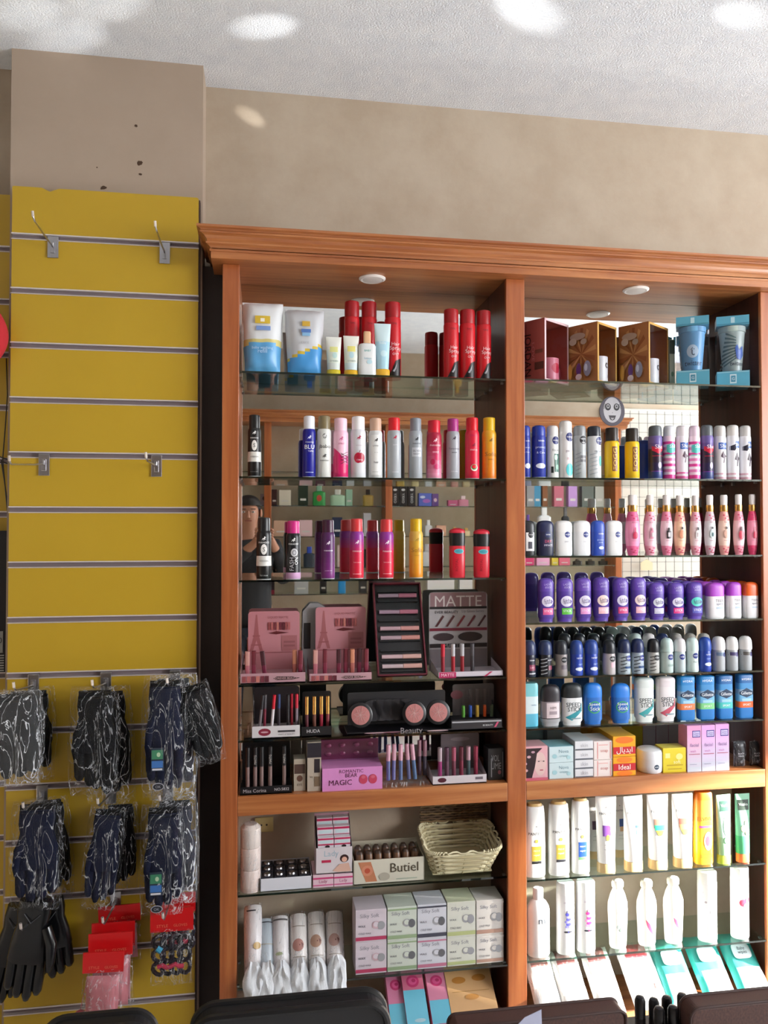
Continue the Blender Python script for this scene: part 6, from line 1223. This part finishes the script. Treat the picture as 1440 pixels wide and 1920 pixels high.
# things at the left edge
p = at(-31, 628, 2.24); t = thing('fabric_hat', 'red coarse fabric hat at the left edge of the photo', 'hat', (p.x, 2.24, p.z))
RF, _nt, _b = nodemat('red_coarse_fabric'); n_ = N(_nt, 'TexVoronoi', Scale=220.0); r_ = ramp(_nt, n_.outputs['Distance'], [(.1, '#d83040'), (.6, '#a01820')]); _nt.links.new(r_.outputs[0], _b.inputs['Base Color']); _b.inputs['Roughness'].default_value = .9
m = MB().loft([(.062*math.sin(PI*k/14)**.8+.0006, .05*math.sin(PI*k/14)**.8+.0006, -.105+.21*k/14, RF) for k in range(15)], 2.2, 32); m.build('hat_body', t, True)
MB().tube([(0, .02, .10), (0, .055, .13), (0, .085, .12)], .002, '#5c1018', 6).build('hanging_loop', t, True)
t = thing('cable_bundle', 'thin dark cables hanging down the recess at the left edge', 'cables', (-.72, 2.32, 1.75)); 
for k, pts in enumerate(([(12, 672), (14, 740), (10, 800), (5, 862), (14, 960)], [(2, 862), (8, 900), (16, 958)], [(-4, 855), (6, 859), (18, 862)], [(-4, 868), (6, 866), (16, 870)])):
    P = [at(u, v, 2.325)-t.location for u, v in pts]; MB().tube(P, .0018, '#241c12', 6).build('cable', t, True)
t = thing('price_card_holder', 'black hanging holder with a pale card ending in 00 at the left edge', 'card', (*at(-14, 1130, 2.31).xy, at(0, 1260, 2.31).z))
hh = at(0, 995, 2.31).z-t.location.z
MB().box(-.05, .040, -.006, .006, 0, hh, BLK).build('holder', t, bevel=.002)
q = MB().box(-.05, .031, -.009, -.0065, .055, .115, '#8c8c88'); decos(q, lambda x, z: -.0092, .1, .1, [('t', 'MAX', .12, 1.05, .24, '#3c3c3c'), ('t', '00', .18, .90, .22, '#26262a')]); q.build('price_card', t)
q = MB()
for i in range(7): q.box(-.05, .034, -.0085, -.0065, .004+.007*i, .007+.007*i, '#a4a4a0')
q.build('barcode_strip', t)
# ---------------------------------------------------------------- foreground at the bottom edge
def rcase(u0, u1, vt, Y, label, col, rim, name, cat, R=.05, d=.055, grp=None, seam=True):
    a = at(u0, vt, Y); b = at(u1, vt, Y); w = b.x-a.x; H = at((u0+u1)/2, vt, Y+d*.7).z-.002
    t = thing(name, label, cat, ((a.x+b.x)/2, Y+d/2, 0), group=grp)
    def outl(inset, z0=0.):
        o = [(-w/2+inset, z0), (w/2-inset, z0)]
        for s, a0 in ((1, 0), (-1, PI/2)):
            for k in range(9):
                an = a0+PI/2*k/8; o.append((s*(w/2-R)+(R-inset)*math.cos(an) if s > 0 else -(w/2-R)+(R-inset)*math.cos(an), H-R+(R-inset)*math.sin(an)))
        return o
    MB().prism(outl(.006), -d/2+.006, d/2-.004, col).build('shell', t, bevel=.006)
    for yy in (-d/2, d/2-.012):
        m = MB(); pts = [(x, yy+.006, z) for x, z in outl(.006, .01)]; pts = pts[1:]+[pts[0]]; m.tube(pts, .0075 if seam else .003, rim, 8); m.build('edge_bead', t, True)
    return t
rcase(352, 733, 1868, 1.50, 'black case with rounded corners and raised edge bead, larger one', C('#17171a', .45), C('#0e0e10', .4), 'black_case', 'case', grp='black rounded cases')
rcase(60, 292, 1902, 1.50, 'black case with rounded corners, lower one at the left', C('#17171a', .45), C('#0e0e10', .4), 'black_case', 'case', grp='black rounded cases')
BRN, _nt, _b = nodemat('brown_mottled_leather'); n_ = N(_nt, 'TexNoise', Scale=90.0, Detail=6.0); r_ = ramp(_nt, n_.outputs['Fac'], [(.35, '#3c2622'), (.7, '#54362e')]); _nt.links.new(r_.outputs[0], _b.inputs['Base Color']); _b.inputs['Roughness'].default_value = .6
rcase(845, 1182, 1884, 1.50, 'brown mottled case behind the pale paper corner', BRN, C('#3a2420', .6), 'brown_case', 'case', R=.022, seam=False)
rcase(1292, 1600, 1850, 1.50, 'taller brown mottled case at the lower right corner', BRN, C('#3a2420', .6), 'brown_case', 'case', R=.03, seam=False)
t = thing('paper_sheet', 'pale bluish paper corner standing in front of the brown case', 'paper', (*at(995, 1890, 1.46).xy, .30))
hz = at(1015, 1893, 1.46).z-.30; MB().prism([(-.06, 0), (.03, 0), (.022, hz), (-.012, hz-.012), (-.06, hz-.055)], 0, .001, '#b0b4cc').build('sheet', t)
MB().box(-.06, .03, .0, .03, -.30, .002, '#8c8c94').build('paper_stand', t)
# rack of black bottles between the brown cases
a = at(1186, 1900, 1.56); b = at(1290, 1900, 1.56); zt = at(1240, 1880, 1.56).z-.09
t = thing('bottle_rack', 'black rack carrying dark bottles between the brown cases', 'rack', ((a.x+b.x)/2, 1.60, 0))
w = b.x-a.x; m = MB()
for q in ((-w/2, w/2, -.06, .06, zt-.008, zt), (-w/2, -w/2+.006, -.06, .06, 0, zt), (w/2-.006, w/2, -.06, .06, 0, zt), (-w/2, w/2, -.06, .06, 0, .008)): m.box(*q, BLK)
m.build('rack_frame', t)
m = MB().box(-w*.1, w/2, -.062, -.060, zt, zt+.055, BLK); m.build('front_rail', t)
for k, (u, v, Y) in enumerate(((1200, 1868, 1.585), (1226, 1872, 1.585), (1250, 1868, 1.60), (1279, 1863, 1.61), (1236, 1888, 1.555), (1262, 1886, 1.55))):
    p = at(u, v, Y); hh = p.z-zt
    revolve('polish_bottle', 'dark bottle with round black cap in the black rack, %s' % ['at its left end', 'second at the back', 'third at the back', 'tallest at the right end', 'short one in front at left', 'short one in front at right'][k], 'bottle', (p.x, Y, zt+.0005), .024, max(hh, .03), [('bottle_body', [(.9, 0, '#0f0f16'), (.95, .5, '#0f0f16'), (.7, .55, '#0f0f16')]), ('cap', [(.9, .52, '#0c0c0f'), (.95, .6, '#0c0c0f'), (.95, .9, '#141418'), (.7, .98, '#1c1c22'), (.3, 1, '#1c1c22')])], group='dark bottles in the black rack')
# ---------------------------------------------------------------- what the mirrors show: opposite side of the shop
VY = 2*2.378
def opp(u, v, wpx, vt, kind, label, col, ds=(), cap=None, Yr=-.80, z=None):
    """a thing on the opposite shelves, at the reflected column u"""
    Yv = VY-Yr; x0 = XU(u-wpx/2, Yv); x1 = XU(u+wpx/2, Yv); w = x1-x0; zb = z; h = at(u, vt, Yv).z-zb
    pos = ((x0+x1)/2, Yr, zb)
    if kind == 'box':
        t = thing('carton', label, 'box', pos, (0, 0, PI), 'cartons on the opposite shelves'); m = MB().box(-w/2, w/2, -.025, .025, 0, h, col); m.build('carton_body', t, bevel=.001)
        q = MB(); decos(q, lambda a, b: -.025, w, h, list(ds) or [('r', 0, .3, .6, .1, '#c8c4c0')]); q.build('printed_front', t)
    else:
        t = revolve('perfume_bottle', label, 'perfume bottle', pos, w, h, [('bottle_body', [(.95, 0, col), (1, .02, col), (1, .62, col), (.6, .68, col)]), ('cap', [(.42, .68, cap or '#c8c8c8'), (.42, 1, cap or '#c8c8c8')])], n=4, dp=.5, ds=ds, rz=PI, group='bottles on the opposite shelves')
    return t
z = 1.66
opp(497, 0, 18, 926, 'box', 'small box with pink and black print on the upper opposite shelf', '#8c7880', [('e', 0, .6, .6, .4, '#2c2024')], z=z)
opp(514, 0, 10, 918, 'box', 'dark maroon box on the upper opposite shelf', '#301418', z=z)
opp(534, 0, 22, 919, 'box', 'cream square box on the upper opposite shelf', '#cfc8b8', z=z)
opp(568, 0, 18, 910, 'box', 'dark green perfume box on the upper opposite shelf', '#1c3024', z=z)
opp(598, 0, 24, 908, 'bottle', 'bright green perfume bottle with red label reflected in the left mirror', '#2c8c44', [('e', 0, .35, .4, .3, '#b04030')], '#7ca48c', z=z)
opp(633, 0, 28, 918, 'bottle', 'pale green wide perfume bottle reflected in the left mirror', '#a4c4a8', (), '#d0d4cc', z=z)
opp(654, 0, 12, 918, 'box', 'narrow pale green box on the upper opposite shelf', '#8cb098', z=z)
opp(690, 0, 20, 918, 'bottle', 'amber perfume bottle with black cap reflected in the left mirror', '#a08440', (), '#1c1410', z=z)
for i, u in enumerate((740, 755, 771)): opp(u, 0, 14, 912, 'box', 'tall black box with upright white letters, %s of three, reflected in the left mirror' % ['first', 'second', 'third'][i], '#141216', [('t', 'OXRY', 0, .4, .5, '#c8c8cc', 1), ('e', 0, .82, .5, .12, '#c8c8cc')], z=z)
opp(796, 0, 24, 925, 'box', 'blue and violet box reflected in the left mirror', '#4c5cb0', [('e', -.1, .4, .6, .3, '#9c5cb0'), ('e', .2, .7, .4, .2, '#c0c8e0')], z=z)
opp(815, 0, 12, 926, 'box', 'violet box with figure reflected in the left mirror', '#5c3c7c', [('e', 0, .5, .5, .3, '#c8a8b0')], z=z)
opp(848, 0, 18, 938, 'box', 'pink bow-shaped box reflected in the left mirror', '#b04c74', z=z)
opp(868, 0, 20, 930, 'bottle', 'round pink perfume bottle reflected in the left mirror', '#c87c94', (), '#e0c8cc', z=z)
z = 1.44
for u, wp, vt, k, lb, c, cp in ((526, 26, 976, 'box', 'white and orange box', '#c8a48c', 0), (573, 24, 975, 'box', 'white and pink floral box', '#d8b4b8', 0), (600, 18, 978, 'box', 'plum box', '#5c2c40', 0), (632, 18, 970, 'box', 'dark blue box', '#182848', 0), (656, 14, 980, 'box', 'white slim box', '#c4c4c8', 0), (688, 14, 962, 'box', 'grey white tall box', '#b4b4bc', 0), (750, 16, 975, 'bottle', 'golden', '#b89848', '#c8a040'), (778, 14, 978, 'bottle', 'pale gold', '#c8b484', '#d8c8a0'), (803, 14, 975, 'bottle', 'clear white', '#c8c8cc', '#d8d8d8'), (826, 18, 985, 'box', 'peach', '#c8967c', 0), (852, 14, 988, 'bottle', 'rosy', '#c88c84', '#c8a868'), (874, 14, 990, 'bottle', 'gold-topped', '#d0b890', '#c89c50')):
    opp(u, 0, wp, vt, k, lb+(' bottle' if k == 'bottle' else '')+' on the second opposite shelf, reflected in the left mirror', c, (), cp or None, z=z)
z = 1.22
for u, wp, vt, k, lb, c, cp in ((580, 22, 1025, 'bottle', 'dark bottle with blue ball cap', '#2c3848', '#2848b0'), (548, 20, 1030, 'box', 'dark green box', '#22342c', 0), (640, 16, 1022, 'box', 'white and red box', '#c8b0ac', 0), (690, 14, 1030, 'box', 'black slim box', '#1c1a1e', 0), (800, 22, 1020, 'bottle', 'clear silver perfume bottle', '#b8b8bc', '#a8a8ac'), (858, 16, 1022, 'bottle', 'golden perfume bottle', '#c8a860', '#c8a050')):
    opp(u, 0, wp, vt, k, lb+' on the third opposite shelf, reflected in the left mirror', c, (), cp or None, z=z)
z = 1.03
for u, wp, vt, k, lb, c, cp in ((480, 70, 1082, 'box', 'wide black and crimson case', '#16141a', 0), (565, 26, 1080, 'box', 'silver-grey lettered box', '#a8a8a8', 0), (606, 12, 1078, 'box', 'black slim box', '#141416', 0), (641, 14, 1076, 'bottle', 'bright blue perfume bottle', '#1c88c8', '#1c78b8'), (680, 14, 1078, 'box', 'black small box', '#121216', 0), (825, 50, 1078, 'box', 'wide white box', '#c8c4c4', 0), (872, 24, 1076, 'box', 'white box', '#c4c0c0', 0)):
    opp(u, 0, wp, vt, k, lb+' on the lowest opposite shelf, reflected in the left mirror', c, [('r', 0, .12, 1, .24, '#7c1830')] if wp == 70 else (), cp or None, z=z)
# right-hand mirror
z = 1.66
for u, wp, vt, lb, c in ((993, 14, 908, 'black and white box', '#8c8c90'), (1006, 12, 908, 'sky blue box', '#3c84a8'), (1020, 10, 906, 'brown box', '#7c4c2c'), (1046, 18, 904, 'rose box', '#b86478'), (1072, 16, 906, 'lilac box', '#b48cc8'), (1100, 22, 905, 'grey flowered box', '#5c6460'), (1122, 16, 906, 'pale grey box', '#b0b0a8')):
    opp(u, 0, wp, vt, 'box', lb+' on the upper opposite shelf, reflected in the right mirror', c, z=z)
z = 1.44
for u, wp, vt, k, lb, c, cp in ((990, 12, 965, 'bottle', 'purple-capped bottle', '#8c8ca8', '#5c3c9c'), (1020, 24, 948, 'bottle', 'bright white round bottle', '#e0e0e4', '#e8e8ec'), (1060, 14, 950, 'bottle', 'black ornamental bottle', '#1c1c22', '#5c5c60')):
    opp(u, 0, wp, vt, k, lb+' on the second opposite shelf, reflected in the right mirror', c, (), cp, z=z)
z = 1.22
for u, wp, vt, lb, c in ((990, 18, 1044, 'hot pink box', '#c82c6c'), (1016, 24, 1044, 'light pink box', '#dc9cc0'), (1038, 12, 1045, 'yellow box', '#c8b038'), (1056, 20, 1044, 'coral pink box', '#d06078')):
    opp(u, 0, wp, vt, 'box', lb+' on the third opposite shelf, reflected in the right mirror', c, z=z)
for u, lb in ((1082, 'left'), (1106, 'middle'), (1130, 'right')):
    opp(u, 0, 16, 1048, 'bottle', 'dark round perfume bottle, %s of three on the third opposite shelf in the right mirror' % lb, '#201c18', (), '#3c3424', z=z)
# wire grid panel with hooks beside the opposite cabinet
t = thing('wire_grid_panel', 'black wire grid panel on the opposite wall, reflected in the right mirror', 'wire grid', (3.30, -1.06, 1.0))
g = MB()
for i in range(17): g.box(-.60+.075*i-.0013, -.60+.075*i+.0013, -.002, .002, 0, 1.45, '#3c3a3c')
for i in range(20): g.box(-.60, .60, -.002, .002, .075*i-.0013, .075*i+.0013, '#3c3a3c')
g.build('grid_wires', t); MB().box(-.62, .62, -.034, -.030, -.02, 1.47, '#cdc9c0').build('white_back_board', t)
for i, (x, zz, c, lb) in enumerate(((.12, .62, '#c89440', 'orange hair clip card hanging on the wire grid'), (-.25, .20, '#c8bc9c', 'white and gold bow card hanging on the wire grid'), (-.05, .70, '#a8a8b0', 'grey small card hanging on the wire grid'))):
    q = thing('hanging_card', lb, 'card', (3.30+x, -1.04, 1.0+zz), (0, 0, PI)); MB().prism([(-.05, -.04), (.05, -.04), (.055, .02), (0, .05), (-.05, .02)], 0, .003, c).build('card', q); MB().tube([(0, .02, .045), (0, 0, .05), (0, -.006, .045)], .0015, STEEL, 6).build('hook', q, True)
# ---------------------------------------------------------------- the person taking the picture, seen in the left mirror
def skin_mesh(name, nodes, edges, mat, parent, sub=2):
    me = D.meshes.new(name); me.from_pydata([n[0] for n in nodes], edges, []); o = D.objects.new(name, me); COL.objects.link(o)
    s = o.modifiers.new('skin', 'SKIN'); s.use_smooth_shade = True
    for i, n in enumerate(nodes): me.skin_vertices[0].data[i].radius = n[1] if isinstance(n[1], tuple) else (n[1], n[1])
    me.skin_vertices[0].data[0].use_root = True
    m = o.modifiers.new('sub', 'SUBSURF'); m.levels = sub; m.render_levels = sub
    me.materials.append(mat); o.parent = parent
    return o
def with_skin(name, nodes, edges, mat, parent, sub=2):
    me = D.meshes.new(name); bm = bmesh.new(); lay = bm.verts.layers.skin.verify()
    vs = []
    for i, n in enumerate(nodes):
        v = bm.verts.new(n[0]); r = n[1] if isinstance(n[1], tuple) else (n[1], n[1]); v[lay].radius = r; v[lay].use_root = (i == 0); vs.append(v)
    for a, b in edges: bm.edges.new((vs[a], vs[b]))
    bm.to_mesh(me); bm.free()
    o = D.objects.new(name, me); COL.objects.link(o)
    s = o.modifiers.new('skin', 'SKIN'); s.use_smooth_shade = True
    m = o.modifiers.new('sub', 'SUBSURF'); m.levels = sub; m.render_levels = sub
    me.materials.append(mat); o.parent = parent
    return o
SKIN = C('#a8755c', .55); HAIR = C('#17110f', .7); JACKET = C('#1d1e22', .8); JEANS = C('#252a38', .85)
P0 = Vector((-.10, -.36, 0)); per = thing('person', 'person in dark jacket holding up a phone, reflected in the left mirror', 'person', P0)
nd = [((0, 0, .95), (.15, .105)), ((0, 0, 1.12), (.135, .10)), ((0, .0, 1.30), (.155, .11)), ((0, -.005, 1.405), (.09, .075)), ((0, 0, 1.47), (.052, .052)), ((0, .01, 1.535), (.062, .075)), ((0, .01, 1.60), (.075, .095)), ((0, .0, 1.665), (.062, .08)),
      ((.165, -.01, 1.375), .058), ((.225, .03, 1.15), .047), ((.155, .20, 1.30), .036), ((.080, .285, 1.405), .026), ((.060, .310, 1.435), (.032, .018)),
      ((-.165, -.01, 1.375), .058), ((-.205, .04, 1.15), .047), ((-.08, .20, 1.30), .036), ((.055, .285, 1.40), .026), ((.076, .312, 1.425), (.0, .0)),
      ((.09, 0, .90), .10), ((.10, .01, .50), .062), ((.10, -.02, .10), .042), ((.105, .09, .045), (.045, .035)), ((-.09, 0, .90), .10), ((-.10, .01, .50), .062), ((-.10, -.02, .10), .042), ((-.105, .09, .045), (.045, .035))]
nd[11] = ((.150, .300, 1.41), .026); nd[12] = ((.140, .330, 1.445), (.030, .020)); nd[10] = ((.215, .17, 1.28), .036)
nd[16] = ((.050, .300, 1.41), .026); nd[17] = ((.062, .330, 1.445), (.030, .020))
ed = [(0, 1), (1, 2), (2, 3), (3, 4), (4, 5), (5, 6), (6, 7), (2, 8), (8, 9), (9, 10), (10, 11), (11, 12), (2, 13), (13, 14), (14, 15), (15, 16), (16, 17), (0, 18), (18, 19), (19, 20), (20, 21), (0, 22), (22, 23), (23, 24), (24, 25)]
body = with_skin('body', nd, ed, SKIN, per)
jk = [((0, 0, .80), (.185, .140)), ((0, 0, 1.12), (.155, .118)), ((0, 0, 1.30), (.172, .125)), ((0, -.01, 1.41), (.085, .08)), ((.175, -.01, 1.375), .068), ((.232, .03, 1.15), .058), ((.222, .15, 1.262), .047), ((.172, .27, 1.375), .038), ((-.175, -.01, 1.375), .068), ((-.212, .04, 1.15), .058), ((-.10, .17, 1.275), .047), ((.018, .27, 1.375), .038)]
with_skin('jacket', jk, [(0, 1), (1, 2), (2, 3), (2, 4), (4, 5), (5, 6), (6, 7), (2, 8), (8, 9), (9, 10), (10, 11)], JACKET, per)
with_skin('trousers', [((0, 0, .98), (.168, .122)), ((.092, 0, .86), .112), ((.10, .01, .50), .080), ((.10, -.015, .11), .062), ((-.092, 0, .86), .112), ((-.10, .01, .50), .080), ((-.10, -.015, .11), .062)], [(0, 1), (1, 2), (2, 3), (0, 4), (4, 5), (5, 6)], JEANS, per)
for s in (-1, 1):
    MB().loft([(.046, .13, 0, '#202024'), (.048, .135, .03, '#202024'), (.042, .11, .07, '#202024'), (.03, .05, .10, '#202024')], 2.6, 24, c=(s*.102, .05)).build('shoe', per, True)
hr = MB().loft([(.077*math.cos(a)+.003, .092*math.cos(a)+.003, 1.650+.068*math.sin(a), HAIR) for a in [PI/2*k/8-.05 for k in range(9)]], 2, 28, c=(0, -.012)); hr.loft([(.06, .05, 1.53, HAIR), (.078, .07, 1.58, HAIR), (.082, .08, 1.64, HAIR)], 2, 24, c=(0, -.04)); hr.build('hair', per, True)
fc = MB(); 
for s in (-1, 1):
    fc.loft([(.012*math.sin(PI*k/6)+.0004, .008*math.sin(PI*k/6)+.0004, 1.596+.014*k/6, '#e0d8d0') for k in range(7)], 2, 14, c=(s*.031, .093)); fc.loft([(.005*math.sin(PI*k/6)+.0003, .004*math.sin(PI*k/6)+.0003, 1.598+.010*k/6, '#20140e') for k in range(7)], 2, 12, c=(s*.031, .099))
    fc.box(s*.031-.016, s*.031+.016, .093, .099, 1.620, 1.625, HAIR)
    fc.loft([(.008, .016, 1.575, SKIN), (.010, .018, 1.60, SKIN), (.007, .012, 1.622, SKIN)], 2, 12, c=(s*.080, .0))
fc.loft([(.014, .018, 1.566, SKIN), (.011, .014, 1.58, SKIN), (.006, .006, 1.61, SKIN)], 2, 14, c=(0, .102)); fc.box(-.022, .022, .090, .098, 1.543, 1.550, '#8c4c44')
fc.build('facial_features', per, True)
for hx, s in ((.140, 1), (.062, -1)):      # hands closed on the phone edges
    for k in range(4):
        z0 = 1.452+.017*k-.02*1; L = (.9, 1, .97, .8)[k]
        MB().tube([(hx+s*.004, .330, z0), (hx+s*.012, .345, z0+.004), (hx+s*.010, .352, z0+.010), (hx-s*.001*L, .3535, z0+.013)], [.0085, .008, .0075, .006], SKIN, 10).build('finger', per, True)
    MB().tube([(hx, .325, 1.44), (hx-s*.004, .326, 1.462), (hx-s*.010, .334, 1.478)], [.011, .010, .008], SKIN, 10).build('thumb', per, True)
t = thing('phone', 'dark smartphone held up by the person in the mirror', 'phone', (0, -.010, 1.435))
MB().box(-.036, .036, -.004, .004, 0, .085, '#101013').build('phone_case', t, bevel=.003)
MB().box(-.033, .033, -.0046, -.0041, .004, .081, '#2c3038').build('screen', t)
MB().loft([(.005, .005, 0, '#050506'), (.005, .005, .0012, '#050506')], 2, 20, M=Matrix.Translation((.022, .004, .058)) @ Matrix.Rotation(-PI/2, 4, 'X')).build('lens_ring', t, True)
